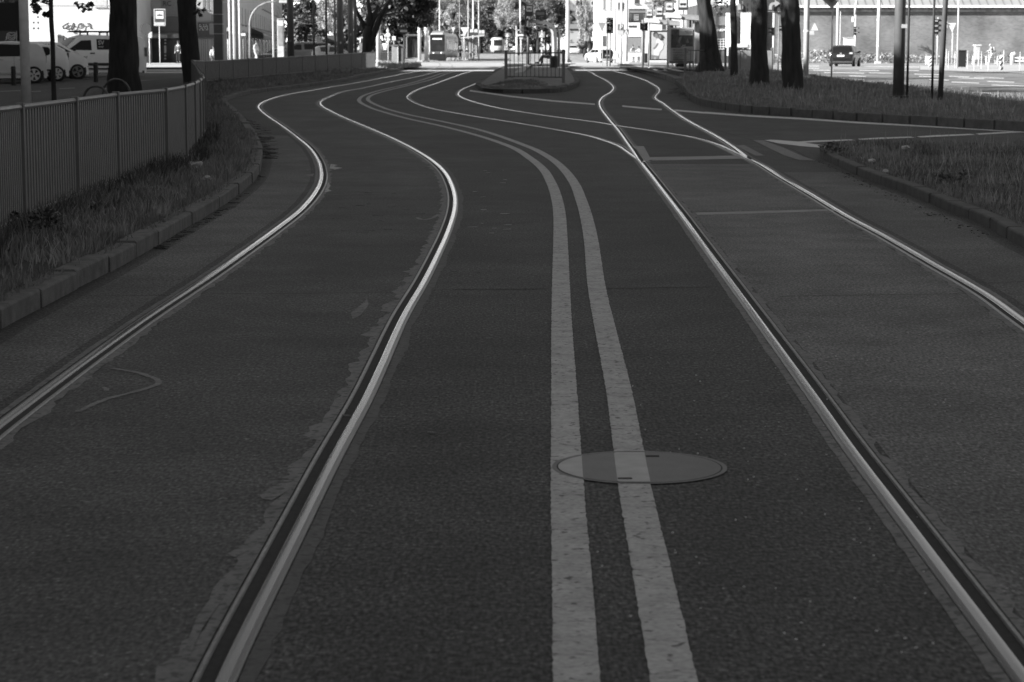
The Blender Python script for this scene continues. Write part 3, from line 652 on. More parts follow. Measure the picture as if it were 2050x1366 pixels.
mast(853.5, 122, 8, 'right one of two bright masts before the modern tram', POLEL, h=.05, Y=245, collars=(3.4,))
mast(880.5, 112, 3, 'thin bright mast rising behind the modern tram', POLEL, Y=330, base=False)
mast(920.5, 113, 2.2, 'thin grey post left of the give way sign at the tram stop', MIDG, Y=300, base=False, name='post', cat='post')
mast(937.5, 115, 2.2, 'thin grey post right of the give way sign at the tram stop', LITG, Y=290, base=False, name='post', cat='post')
mast(947.5, 112, 4.5, 'bright mast behind the pair of stop signs', POLEL, Y=325, base=False, collars=(3.5,))
mast(958.5, 112, 2.6, 'slender grey mast at the right stop sign of the far shelter', LITG, Y=300, base=False)
mast(1033.5, 103, 2.6, 'thin bright post left of the no entry sign by the island', POLEL, Y=260, base=False, top=4.2, name='post', cat='post')
mast(1041.3, 104, 2.4, 'tall thin bright mast left of the island shelter', POLEL, Y=250, base=False, top=12)
t, p, r = mast(1136.5, 121, 8.6, 'tall mast right of the island shelter, sunlit on its left side', POLEL, h=.1, Y=165, collars=(3.3,))
obj('foot_block', MB().box((p.x - r * .2, p.y - r * 1.5, p.z), (p.x + r * 1.75, p.y + r * 1.5, p.z + .26)), DARK, t)
mast(1230.5, 118, 4.2, 'bright slim mast right of the double signal head', POLEL, Y=200, base=False)
mast(1243, 116, 4.2, 'bright slim mast behind the parking sign', POLEL, Y=205, base=False)
mast(1253.5, 115, 7, 'bright mast carrying the small pedestrian crossing sign', POLEL, h=.1, Y=190)
mast(1365.5, 110, 7, 'bright round mast behind the nearer right shelter', POLEL, Y=150, base=False)
t, p, r = mast(1613, 161, 11.5, 'thick pale mast right of the fourth trunk, half in shade', M('pale_mast_paint', .45, .5), h=.17, Y=88)
obj('clamp', MB().tube([(p.x, p.y, P(0, 64, p.y).z), (p.x, p.y, P(0, 61, p.y).z)], r * 1.08, 16), WHITE, t)
mast(1675.5, 122, 5.4, 'bright mast behind the diamond sign post', POLEL, Y=180, base=False)
mast(1681, 122, 2.2, 'thin pale post right beside the mast behind the diamond sign', LITG, Y=178, base=False, name='post', cat='post', top=4.2)
mast(1757.5, 121, 7, 'bright mast before the brick building, right of the dark car', POLEL, h=.1, Y=190, collars=(1.4, 3.6))
t, p, r = mast(1798.5, 187, 23, 'thick dark mast with a white sticker on the right verge', POLED, h=.17, Y=62, base=False, taper=.98)
obj('sticker', MB().box((p.x + .02, p.y - r - .012, P(0, 56.5, 62).z), (p.x + .175, p.y - r + .08, P(0, 49, 62).z)), LITG, t)
obj('base_plate', MB().box((p.x - .24, p.y - .24, p.z - .1), (p.x + .24, p.y + .24, p.z + .06)), BLACK, t)
mast(1816, 186, 5, 'thin dark post directly right of the thick dark mast', DARK, h=.17, Y=63, base=False, name='post', cat='post')
mast(1866, 183, 5, 'thin straight dark post, left one of the pair before the brick wall', DARK, h=.17, Y=61, base=False, name='post', cat='post')
mast(1882, 184, 11, 'leaning dark post right of the thin straight one', M('brown_grey_post', .075, .6), h=.17, Y=60, base=False, name='post', cat='post', lean=.28, taper=1.)
mast(1916, 135, 3.4, 'slim white post left of the black bin', POLEL, Y=125, base=False, name='post', cat='post')
mast(1557.5, 152, 2.6, 'slim grey post between the third and fourth trunk', MIDG, h=.17, Y=98, base=False, name='post', cat='post', top=2.5)
# lamp with a curved arm by the long facade
p = P(500, 118, 165); p.z = zg(165); t = thing('street_lamp', 'grey street lamp with a big curved arm over the shop awning', 'street lamp', p)
arc = [P(500, v, 165) for v in (122, 80, 60, 48)] + [P(500 + 46 * (1 - math.cos(a)), 48 - 44 * math.sin(a), 165) for a in [rad(x) for x in range(10, 91, 10)]] + [P(562, 3, 165)]
obj('pole', MB().tube(arc, .075, 8), MIDG, t, smooth=True); obj('lamp_head', MB().box((arc[-1].x - .1, 164.85, arc[-1].z - .12), (arc[-1].x + .7, 165.15, arc[-1].z + .08)), LITG, t, bevel=.03)
# ================================================================ signs
def plate(m, kind, uc, vc, ru, rv, Y, d=.02):
    if kind == 'disc': return m.disc(P(uc, vc, Y), ru * S(Y), (0, -1, 0), d, 20, rv * S(Y))
    if kind == 'rect': return pbox(m, uc - ru, vc - rv, uc + ru, vc + rv, Y, d)
    if kind == 'up': return ppoly(m, [(uc - ru, vc + rv), (uc + ru, vc + rv), (uc, vc - rv)], Y, d)
    if kind == 'down': return ppoly(m, [(uc - ru, vc - rv), (uc, vc + rv), (uc + ru, vc - rv)], Y, d)
    if kind == 'dia': return ppoly(m, [(uc - ru, vc), (uc, vc + rv), (uc + ru, vc), (uc, vc - rv)], Y, d)
def sign(label, Y, up, vtop, plates, h=0., wp=2., polemat=POLEL, cat='sign', name='road_sign', vb=None):
    p = P(up, vb or 100, Y); p.z = zg(Y) + h; t = thing(name, label, cat, p); r = max(.02, wp * S(Y) / 2)
    if vtop is not None: obj('pole', MB().tube([p - Vector((0, 0, .1)), Vector((p.x, p.y, P(up, vtop, Y).z))], r, 8), polemat, t, smooth=True)
    k = 0; last = None
    for kind, uc, vc, ru, rv, mat, nm in plates:
        yy = Y - r - .03 - .012 * k; k += 1
        q = obj(nm, plate(MB(), kind, uc, vc, ru, rv, yy), mat, t)
    return t
TRAMB = M('sign_dark_field', .05, .4, var=.05)
def stopsign(u0, v0, u1, v1, up, vb, Y, label, h=.2, white=(.16, .14, .84, .58), lit=LITG, strip_=True, bus=False):
    p = P(up, 100, Y); p.z = zg(Y) + h; t = thing('tram_stop_sign', label, 'stop sign', p); W_, H_ = u1 - u0, v1 - v0
    if vb: obj('pole', MB().tube([p, Vector((p.x, p.y, P(up, v1 - .5, Y).z))], max(.025, .9 * S(Y)), 8), POLEL, t, smooth=True)
    obj('frame', pbox(MB(), u0, v0, u1, v1, Y - .04, .05), LITG, t)
    obj('field', pbox(MB(), u0 + W_ * .07, v0 + H_ * .05, u1 - W_ * .07, v1 - H_ * (.22 if strip_ else .05), Y - .055, .02), TRAMB, t)
    a, b, c, d = u0 + white[0] * W_, v0 + white[1] * H_, u0 + white[2] * W_, v0 + white[3] * H_
    o = obj('pictogram', pbox(MB(), a, b, c, d, Y - .07, .02), M('sign_white', .6, .4, var=.03), t); m = MB(); w_, h_ = c - a, d - b
    if bus: pbox(m, a + w_ * .12, b + h_ * .42, a + w_ * .88, b + h_ * .68, Y - .08, .012); pbox(m, a + w_ * .2, b + h_ * .68, a + w_ * .32, b + h_ * .76, Y - .08, .012); pbox(m, a + w_ * .65, b + h_ * .68, a + w_ * .77, b + h_ * .76, Y - .08, .012)
    else:
        ppoly(m, [(a + w_ * .08, b + h_ * .55), (a + w_ * .2, b + h_ * .64), (a + w_ * .8, b + h_ * .64), (a + w_ * .92, b + h_ * .55), (a + w_ * .8, b + h_ * .48), (a + w_ * .2, b + h_ * .48)], Y - .08, .012)
        pbox(m, a + w_ * .1, b + h_ * .33, a + w_ * .9, b + h_ * .37, Y - .08, .012); ppoly(m, [(a + w_ * .45, b + h_ * .48), (a + w_ * .55, b + h_ * .48), (a + w_ * .52, b + h_ * .37), (a + w_ * .48, b + h_ * .37)], Y - .081, .012)
    obj('tram_symbol', m, BLACK, o)
    if strip_: obj('route_strip', pbox(MB(), u0 + W_ * .09, v1 - H_ * .2, u1 - W_ * .09, v1 - H_ * .06, Y - .06, .02), LITG, t)
    return t
stopsign(308, 18, 331, 52, 320, 138, 150, 'stop sign with a tram symbol on a thin pole by the left shops', h=.1)
stopsign(1051, 9, 1068, 34, 1056, None, 124, 'dark stop sign fixed above the island shelter roof', h=2.5, strip_=False)
stopsign(1292.5, 18, 1307.5, 37, 1298.5, 129, 118, 'smallest and leftmost of the four right-hand stop signs', strip_=False, white=(.14, .08, .86, .72))
stopsign(1312, 14, 1328, 35, 1320, None, 114, 'second stop sign from the left in the right-hand group', h=2.3, strip_=False, white=(.14, .08, .86, .74), bus=True)
stopsign(1331, 4, 1349, 26, 1340, None, 111, 'third stop sign in the right-hand group, above the nearer shelter', h=2.6, strip_=False, white=(.14, .1, .86, .74))
stopsign(1357, -2, 1378, 21, 1364, None, 108, 'largest and rightmost of the four right-hand stop signs', h=2.6, strip_=False, white=(.14, .1, .86, .74), bus=True)
t = thing('stop_sign_board', 'dark board with two white tram stop plates above the far shelter', 'stop sign', P(948, 100, 290))
obj('board', pbox(MB(), 938, 58, 958, 71.5, 290, .1), DARK, t)
for a in (941, 949.5): obj('pictogram', pbox(MB(), a, 59, a + 6.5, 65, 289.95, .05), M('sign_white', .6), t); 
t = thing('stop_sign_board', 'pale framed board with two stop plates right of the dark one', 'stop sign', P(964, 100, 295))
obj('board', pbox(MB(), 959, 60.5, 970.5, 73, 295, .1), MIDG, t)
for a, b in ((959.5, 962.5), (964, 969.5)): obj('pictogram', pbox(MB(), a, 61, b, 67, 294.95, .05), M('sign_white', .6), t)
SW = M('sign_white', .6)
sign('round back of a dark traffic sign left of the left stop sign', 150, 291, None, [('disc', 291.5, 58.5, 10.5, 11, TRAMB, 'sign_plate')], vb=125)
sign('white arrow sign on a thin pole before the left shop awning', 152, 299.5, 64, [('rect', 300.5, 70, 3.8, 6, LITG, 'sign_plate'), ('rect', 300.8, 71.5, 1.2, 4, WHITE, 'arrow')], wp=2)
sign('no entry sign seen small beside the rightmost bright slim mast', 163, 487, 62, [('disc', 487, 69, 4.8, 8.5, TRAMB, 'sign_plate'), ('rect', 486.8, 69.5, 4.6, 2.4, SW, 'bar')], wp=1.6, polemat=MIDG)
sign('round white sign with a twin lamp and small plate before dark trees', 175, 777, 56, [('disc', 776.5, 70, 4.6, 4.8, SW, 'sign_plate'), ('rect', 776.8, 79, 3, 3.5, LITG, 'small_plate'), ('disc', 775.5, 61.5, 2.4, 3.4, SW, 'upper_plate'), ('rect', 772, 49.5, 1.2, 1.6, WHITE, 'lamp'), ('rect', 779.3, 48.5, 1.8, 1.4, WHITE, 'lamp')], wp=1.6)
sign('small white rectangular sign behind the street cabinet', 172, 788.5, 72, [('rect', 788.5, 76.8, 3.6, 4, SW, 'sign_plate')], wp=1)
sign('no entry sign with a white bar right of the street cabinet', 130, 809, 50, [('disc', 808, 61.8, 8, 8, TRAMB, 'sign_plate'), ('rect', 808, 62.3, 7, 2.2, SW, 'bar')], wp=2.2)
sign('large white give way triangle above the waiting people', 280, 929, 55, [('down', 930.5, 63, 8.8, 7.8, SW, 'sign_plate'), ('rect', 927, 70.6, 5, 1, SW, 'bracket')], wp=1.6)
sign('small white give way triangle above the tram roof', 300, 907, 55, [('down', 907.3, 59.5, 4.2, 4.4, SW, 'sign_plate')], wp=1)
sign('warning triangle sign on a thin post right of the old tram', 330, 1015.3, 66, [('rect', 1015.5, 70, 4.4, 4.2, MIDG, 'back_board'), ('up', 1015.5, 70.3, 3.6, 3.4, SW, 'sign_plate')], wp=1.2)
sign('small warning triangle left of the round no entry sign at the island', 258, 1035.2, 64, [('up', 1035, 69.8, 3.5, 3.4, SW, 'sign_plate')], wp=1.4)
sign('round no entry sign left of the island signal mast', 245, 1043, 64, [('disc', 1043, 70.3, 5, 5.2, TRAMB, 'sign_plate'), ('rect', 1043, 70.6, 4.7, 1.5, SW, 'bar'), ('rect', 1043, 77, 3.6, 1.2, LITG, 'small_plate')], wp=1.8)
t = sign('crossing sign over a round keep right arrow, inside the island shelter view', 150, 1085, 62, [('rect', 1084.5, 69.5, 6.3, 6, MIDG, 'back_board'), ('up', 1084.8, 69.4, 5.5, 5.4, SW, 'sign_plate'), ('disc', 1085.5, 88.3, 6.1, 6.2, TRAMB, 'round_plate'), ('rect', 1085.8, 97, 5.2, 2.4, LITG, 'small_plate'), ('rect', 1084.8, 62, 1, 1, WHITE, 'lamp')], h=.2, wp=3.4)
m = MB(); 
for q in ([(1081.5, 85.5), (1082.5, 84.5), (1088, 89.5), (1087, 90.5)], [(1089.3, 87.2), (1089.3, 92.4), (1084, 91.5)]): ppoly(m, q, 149.85, .01)
obj('arrow', m, SW, t)
obj('figures', ppoly(ppoly(MB(), [(1083.6, 73), (1084.2, 68.5), (1084.8, 73)], 149.85, .01), [(1086, 73), (1086.5, 69.5), (1087, 73)], 149.85, .01), BLACK, t)
sign('back of a grey give way triangle left of the double signal head', 150, 1206, 44, [('down', 1205, 54.5, 9, 9.5, LITG, 'rim'), ('down', 1205, 54, 7.4, 8.6, M('sign_back_grey', .24, .4), 'sign_plate')], wp=1.5)
t = sign('parking sign with a white letter above a text plate', 158, 1243, 46, [('rect', 1242.5, 59.5, 6.8, 11.2, LITG, 'frame'), ('rect', 1243, 54.8, 6, 6, M('sign_field_grey', .13, .4), 'sign_plate')], wp=2)
q = P(1240.2, 59.3, 157.88); text('P', q, 13.2 * S(158), SW, t, name='letter')
sign('small pedestrian crossing sign on the bright mast beside the parking sign', 150, 1253.5, None, [('rect', 1253.6, 64.5, 5.6, 5.4, M('sign_field_grey', .13), 'back_board'), ('up', 1253.6, 64.3, 4.8, 4.8, SW, 'sign_plate'), ('rect', 1253.4, 66.2, .7, 1.8, BLACK, 'figure')])
sign('pale warning triangle on a grey board right of the thick pale mast', 175, 1625, None, [('rect', 1631, 53.5, 7.5, 8.2, MIDG, 'back_board'), ('up', 1631, 53.3, 7.2, 7.6, SW, 'sign_plate'), ('rect', 1624.5, 66, 5.5, 4, LITG, 'small_plate')])
t = sign('tip of a diamond priority sign on a slim pole before the brick building', 72, 1665.5, 12, [('dia', 1665, -7.5, 26, 25, M('diamond_rim', .34, .4), 'rim'), ('dia', 1665, -7.5, 20, 19.5, M('diamond_field', .22, .4), 'sign_plate'), ('dia', 1665, -7.5, 14, 13.5, M('diamond_core', .09, .4), 'inner_field')], h=.17, wp=3.4, polemat=LITG)
t = sign('dark lane sign with a pale right-turn arrow, behind the third trunk', 112, 1549, None, [('rect', 1549, 6, 14.5, 18, M('lane_sign_rim', .4), 'rim'), ('rect', 1549, 5.5, 14, 17.4, M('lane_sign_field', .06, .4), 'sign_plate')])
m = MB(); ppoly(m, [(1539.5, 19.5), (1539.5, 13), (1542, 7.5), (1547, 4.8), (1551, 4.6), (1551, 0), (1562, 7), (1552, 14), (1551, 9.6), (1547.5, 9.8), (1545.4, 13), (1545.2, 19.5)], 111.8, .015); obj('arrow', m, M('arrow_grey', .34), t)
t = sign('dark lane sign with a curved arrow, left of the third trunk', 116, 1490, None, [('rect', 1491, 6, 13, 19, M('lane_sign_rim', .4), 'rim'), ('rect', 1491, 5.5, 12.5, 18.4, M('lane_sign_field', .06), 'sign_plate')])
m = MB(); ppoly(m, [(1476.5, 20), (1476.5, 8), (1479, 6), (1482, 9), (1483, 14), (1483, 20)], 115.8, .015); pbox(m, 1486.3, 2, 1487.3, 8, 115.8, .015); pbox(m, 1486.3, 12, 1487.3, 19, 115.8, .015); obj('arrow', m, M('arrow_grey', .34), t)
sign('bright back of a round-cornered give way sign before the brick wall', 165, 1906.5, 47, [('down', 1906, 56, 8, 9.5, SW, 'sign_plate'), ('rect', 1895, 49.5, 2, 7, LITG, 'side_plate')], wp=2.2)
# ================================================================ traffic signals
def signal(label, Y, up, vtop, heads, h=.1, wp=3, mat=POLED, twin=None):
    p = P(up, 100, Y); p.z = zg(Y) + h; t = thing('traffic_light', label, 'traffic light', p); r = wp * S(Y) / 2
    obj('pole', MB().tube([p - Vector((0, 0, .1)), Vector((p.x, p.y, P(up, vtop, Y).z))], r, 10), mat, t, smooth=True)
    if twin:
        q = P(twin, 100, Y); obj('pole', MB().tube([(q.x, q.y, p.z - .1), (q.x, q.y, P(twin, vtop, Y).z)], r, 10), mat, t, smooth=True)
    for u0, v0, u1, v1, n, face in heads:
        hd = obj('signal_head', pbox(MB(), u0, v0, u1, v1, Y - .18, .2), BLACK, t, bevel=.02)
        for k in range(n):
            vc = v0 + (v1 - v0) * (k + .5) / n; uc = (u0 + u1) / 2; rr = min((u1 - u0) * .36, (v1 - v0) / n * .4) * S(Y)
            c = P(uc, vc, Y - .19)
            if face: obj('lens', MB().disc((c.x, c.y, c.z), rr, (0, -1, 0), .02, 14), GLASS, hd)
            sx = 1 if face >= 0 else -1; m = MB(); pts = []
            for a in range(0, 181, 30): pts.append((math.cos(rad(a)) * rr * 1.1, math.sin(rad(a)) * rr * 1.1))
            n0 = len(pts); m.v = [(c.x + x, c.y, c.z + z) for x, z in pts] + [(c.x + x + (.0 if abs(face) < 2 else .25 * (face / abs(face))), c.y - .22, c.z + z) for x, z in pts]
            m.f = [(i, i + 1, n0 + i + 1, n0 + i) for i in range(n0 - 1)]; obj('visor', m, BLACK, hd)
    return t
t = signal('dark tram signal mast with two black heads on the fenced island', 119, 1057.5, 42, [(1047, 52.5, 1055, 70, 2, 1), (1056.5, 54, 1064.8, 69, 2, 1)], h=.2, wp=5.6, mat=DARK)
obj('base_plate', MB().tube([wloc(t) - Vector((0, 0, .05)), wloc(t) + Vector((0, 0, .14))], [.21, .19], 12), DARK, t)
t = signal('twin-pole signal with a square black double head by the tracks', 148, 1215.5, 60, [(1214, 35, 1221, 67, 3, 1), (1221.3, 35, 1228.2, 67, 3, 1)], wp=2.6, twin=1221.5)
m = MB()
for q in ((1216, 37, 1218, 41.5), (1223, 37.5, 1227, 39.5), (1215.5, 45.3, 1219.5, 46.6), (1224.5, 60, 1226.5, 64.5)): pbox(m, *q, 147.77, .01)
obj('reflection_plates', m, SW, t)
signal('grey signal post with round black heads left of the far shelter', 122, 1286.5, 40, [(1281, 46, 1285, 60, 2, 1), (1289, 46, 1297, 62, 2, 1)], wp=5, mat=MIDG)
t = signal('black signal seen from the side on a curved pale pole by the white cabinet', 172, 1711.5, 30, [(1709.5, 53.5, 1714.5, 70, 2, 2)], wp=4.4, mat=POLEL)
arc = [P(1711.5, 30, 172)] + [P(1711.5 + 60 * (1 - math.cos(a)), 30 - 90 * math.sin(a), 172) for a in (rad(8), rad(20), rad(35), rad(60), rad(90))]
obj('arm', MB().tube(arc, .075, 8), POLEL, t, smooth=True)
obj('side_box', pbox(MB(), 1706.2, 34, 1710, 44, 171.9, .2), WHITE, t)
t = signal('three-lamp black signal half hidden behind the dark post pair', 165, 1876.5, 35, [(1868.5, 38.5, 1879.5, 68.5, 3, 2)], wp=2.8, mat=POLEL)
signal('dark small signal behind the gap of third and fourth trunk', 170, 1548.5, 26, [(1542.5, 55, 1550, 70, 2, -2), (1558, 52, 1565, 62, 1, 2)], wp=5, mat=LITG)
signal('small dark signal with a pale box by the long left facade', 150, 456, 55, [(454, 62.5, 457.5, 78.5, 2, 1)], wp=1.6, mat=POLEL)
# ================================================================ island: fence, shelter, bin, board
def barfence(label, u0, v0t, v0b, u1, v1t, v1b, Y0, Y1, nb, group=None, top=.12):
    a, b = P(u0, v0b, Y0), P(u1, v1b, Y1); at, bt = P(u0, v0t, Y0), P(u1, v1t, Y1)
    t = thing('bar_railing', label, 'railing', a); r = .055
    for q, qt in ((a, at), (b, bt)): obj('post', MB().box((q.x - r, q.y - r, q.z - .1), (q.x + r, q.y + r, qt.z)), M('railing_post_grey', .12, .5), t, bevel=.01)
    m = MB(); z0, z1 = a.z + .1, at.z - .12; d = b - a; dz = (bt.z - at.z)
    for z, za in ((z0, 0), (z1, 1)):
        m.tube([Vector((a.x, a.y, z)), Vector((b.x, b.y, z + (d.z if not za else dz)))], .022, 6)
    obj('rail', m, DARK, t)
    m = MB()
    for k in range(1, nb):
        f = k / nb; x, y = a.x + d.x * f, a.y + d.y * f; m.box((x - .011, y - .011, z0 + d.z * f), (x + .011, y + .011, z1 + dz * f))
    obj('bars', m, DARK, t); return t
barfence('dark bar railing across the tip of the tram island', 1013, 100.5, 159.5, 1128, 99, 160.5, 80.5, 80.5, 14)
barfence('dark bar railing left of the widest trunk at the right stop', 1371.5, 96, 154, 1452, 95, 143, 98, 104, 8)
t = barfence('dark bar railing with grey infill behind the second trunk', 1460, 94, 147, 1545, 96, 146, 106, 108, 12)
obj('infill_panel', MB().box((P(1462, 100, 106.4).x, 106.5, P(0, 143, 106).z), (P(1543, 100, 107).x, 106.56, P(0, 101.5, 106).z)), M('infill_grey', .26, .6), t)
SHL = M('shelter_grey_paint', .085, .5, var=.1)
SHLT = M('shelter_pale_lining', .82, .5)
Ys = 121
g = zg(Ys) + .21; p0 = P(1120, 120, Ys); t = thing('tram_shelter', 'tram shelter with a curved hooped frame on the fenced island', 'tram shelter', (p0.x, Ys, g))
def hoop(off, y):                            # the roof line bends down into the rear post
    base_ = [(1057, 40 + off), (1075, 42 + off), (1095, 44.2 + off), (1104, 47 + off), (1110 - off * .6, 52 + off * .6), (1114 - off * 1., 60), (1115.5 - off * 1., 75), (1116 - off * 1., 134)]
    return [P(u, v, y) for u, v in base_]
m = MB(); out, inn = hoop(0, Ys), [P(u, v, Ys) for u, v in [(1057, 45.5), (1075, 47.5), (1093, 49.5), (1101, 52), (1105.5, 56), (1108, 63), (1109, 75), (1109.5, 134)]]
for i in range(len(out) - 1): m.prism([out[i], out[i + 1], inn[i + 1], inn[i]], (0, .12, 0))
obj('roof_frame', m, SHL, t)
m = MB(); o2, i2 = inn, [P(u, v, Ys) for u, v in [(1058, 50), (1075, 51.5), (1091, 53.5), (1098, 56), (1102, 60), (1104.5, 66), (1105, 76), (1105.5, 112)]]
for i in range(len(o2) - 1): m.prism([o2[i] + Vector((0, .3, -.08)), o2[i + 1] + Vector((0, .3, -.08)), i2[i + 1] + Vector((0, .3, 0)), i2[i] + Vector((0, .3, 0))], (0, 3.4, 0))
obj('roof_lining', m, SHLT, t)
m = MB(); pts = hoop(0, Ys)
for i in range(len(pts) - 2):
    a, b = pts[i] + Vector((0, .12, .02)), pts[i + 1] + Vector((0, .12, .02)); m.add([a, b, b + Vector((0, 4, 0)), a + Vector((0, 4, 0)), a - Vector((0, 0, .05)), b - Vector((0, 0, .05)), b + Vector((0, 4, -.05)), a + Vector((0, 4, -.05))], [(0, 1, 2, 3), (7, 6, 5, 4), (0, 4, 5, 1), (3, 2, 6, 7)])
obj('roof', m, SHL, t)
obj('post', pbox(MB(), 1091, 50, 1094.5, 112, Ys + 3.6, .1), DARK, t); obj('post', pbox(MB(), 1050.5, 8, 1054, 60, Ys + .3, .1), DARK, t)
obj('side_wall', pbox(MB(), 1116.2, 60, 1122, 134, Ys + .05, .1), SHL, t)
obj('bench', MB().box((P(1096, 100, 124).x, 123.4, g + .42), (P(1109, 100, 124).x, 126.5, g + .48)), DARK, t)
m = MB(); pbox(m, 1072.5, 20.5, 1093, 40, 122.5, .15); tb = thing('departure_board', 'dark departure board on the island shelter roof', 'information board', P(1083, 40, 122.6))
obj('housing', m, M('board_housing', .05, .5), tb); obj('display', pbox(MB(), 1074, 24.5, 1090, 30.5, 122.46, .03), MIDG, tb)
m = MB(); [pbox(m, a, b, c, b + 1, 122.47, .02) for a, b, c in ((1082, 33, 1088), (1079, 35, 1081), (1083, 36, 1086))]; obj('lettering', m, LITG, tb)
q = G(1108.5, 138, .35); Yb = 116; q = P(1108.5, 138, Yb); q.z = zg(Yb) + .19
t = thing('litter_bin', 'black round-topped litter bin behind the island railing', 'litter bin', q)
ru = 8.2 * S(Yb); zt = P(0, 112, Yb).z
obj('body', MB().tube([(q.x, Yb, q.z - .05), (q.x, Yb, zt - .08), (q.x, Yb, zt - .02), (q.x, Yb, zt)], [ru * .93, ru, ru * .9, ru * .5], 20), BLACK, t)
obj('lid_rim', MB().tube([(q.x, Yb, zt - .12), (q.x, Yb, zt - .085)], ru * 1.02, 20), M('bin_rim', .03, .4), t)
# ================================================================ right-hand stop: shelters, posters, big board
def rshelter(label, u0, v0, u1, v1, upL, upR, vb, Y, ad, rib0):
    g = zg(Y) + .2; c = P((u0 + u1) / 2, 100, Y); t = thing('tram_shelter', label, 'tram shelter', (c.x, Y, g)); d = 1.5
    xa, xb = P(u0, v0, Y).x, P(u1, v0, Y).x; za, zb = P(u0, v0, Y).z, P(u1, v1, Y).z
    # roof: a slab falling to the right with a corrugated front edge at its left part
    m = MB(); k = 12
    xs = [xa + (xb - xa) * i / 24 for i in range(25)]; rows = []
    for x in xs:
        f = (x - xa) / (xb - xa); z = za + (zb - za) * f; rows.append((x, z))
    for (x, z), (x2, z2) in zip(rows, rows[1:]):
        m.add([(x, Y - .25, z - .16), (x2, Y - .25, z2 - .16), (x2, Y + d, z2 - .16), (x, Y + d, z - .16), (x, Y - .25, z), (x2, Y - .25, z2), (x2, Y + d, z2 + .12), (x, Y + d, z + .12)], [(0, 3, 2, 1), (4, 5, 6, 7), (0, 1, 5, 4), (2, 3, 7, 6), (1, 2, 6, 5), (3, 0, 4, 7)])
    obj('roof', m, M('shelter_roof_grey', .33, .5), t)
    m = MB(); n = 9
    for i in range(n):
        x = xa + (xb - xa) * .38 * (i / n); z = za + (zb - za) * .38 * i / n; m.tube([(x + .06, Y - .33, z - .07), (x + .06, Y + .8, z + .05)], .075, 8)
    obj('ribbed_edge', m, M('shelter_rib_white', .7, .4), t)
    for u in (upL, upR): x = P(u, 100, Y).x; obj('post', MB().box((x - .04, Y - .04, g - .1), (x + .04, Y + .04, za - .16)), M('shelter_post_grey', .4, .4), t)
    for u in (upL + 3, upR - 2): x = P(u, 100, Y).x; obj('post', MB().box((x - .04, Y + d - .1, g - .1), (x + .04, Y + d, za - .1)), SHL, t)
    return t, g
t2, g2 = rshelter('farther right-hand tram shelter with the couple poster', 1293, 40, 1361, 46, 1299.5, 1352, 130, 121.5, None, 0)
t1, g1 = rshelter('nearer right-hand tram shelter with the text and photo poster', 1336, 30, 1403, 35, 1338, 1388, 135, 109, None, 0)
obj('glass_wall', pbox(MB(), 1390.5, 45, 1404, 128, 110.2, .04), M('shelter_glass_bright', .5, .1, var=.6, scale=2, stretch=(3, 1, .3)), t1)
m = MB()
for u in (1392, 1396, 1400): m.tube([P(u, 44, 110), P(u + 1.5, 46, 109.8), P(u + 2.8, 50, 109.6), P(u + 3, 54, 109.6)], .035, 6)
obj('rear_ribs', m, LITG, t1)
# couple poster in a black light-box frame
pt = thing('poster_case', 'black framed poster of an embracing couple under the farther shelter', 'poster', P(1319, 122, 120.6))
obj('frame', pbox(MB(), 1301, 61.5, 1338, 121, 120.6, .18), BLACK, pt, bevel=.015)
def paper(px_u0, v0, u1, v1, Y, name, mat, par): return obj(name, pbox(MB(), px_u0, v0, u1, v1, Y, .015), mat, par)
pa = paper(1304, 64.5, 1336.5, 118.5, 120.58, 'poster_sheet', M('poster_pale_sky', .42, .5, var=.14, scale=1.6), pt)
def shape(px, Y, mat, par, name): return obj(name, ppoly(MB(), px, Y, .006), mat, par)
def blob(uc, vc, ru, rv, Y, mat, par, name): return obj(name, MB().disc(P(uc, vc, Y), ru * S(Y), (0, -1, 0), .006, 16, rv * S(Y)), mat, par)
PD, PMm, PL = M('poster_dark', .05, .5, var=.2), M('poster_mid', .17, .5, var=.2), M('poster_white_shirt', .55, .5, var=.12, scale=3)
Yp = 120.565
shape([(1316, 78), (1324, 79), (1329, 88), (1327, 98), (1321, 105), (1319, 112), (1309, 111), (1309, 101), (1314, 95), (1313, 84)], Yp, PL, pa, 'printed_shirt')
shape([(1304, 110), (1309, 111), (1319, 112), (1319, 118.4), (1313, 118.4), (1310.5, 112), (1308, 118.4), (1304.1, 118.4)], Yp + .003, PMm, pa, 'printed_legs')
blob(1312.5, 69.5, 5.2, 5.8, Yp, PD, pa, 'printed_hair'); blob(1313.6, 71.8, 3.6, 4.6, Yp - .006, PMm, pa, 'printed_face')
shape([(1318, 69), (1322, 67.5), (1326, 70), (1330, 75), (1331, 77), (1327.5, 76.5), (1328, 80), (1324, 82), (1319, 78), (1317, 73)], Yp - .003, PD, pa, 'printed_hair'); blob(1321.3, 74, 3., 4.2, Yp - .01, PMm, pa, 'printed_face')
shape([(1307, 96.5), (1312, 93), (1316, 86), (1318, 88), (1314, 95), (1309, 99)], Yp - .008, PMm, pa, 'printed_arm')
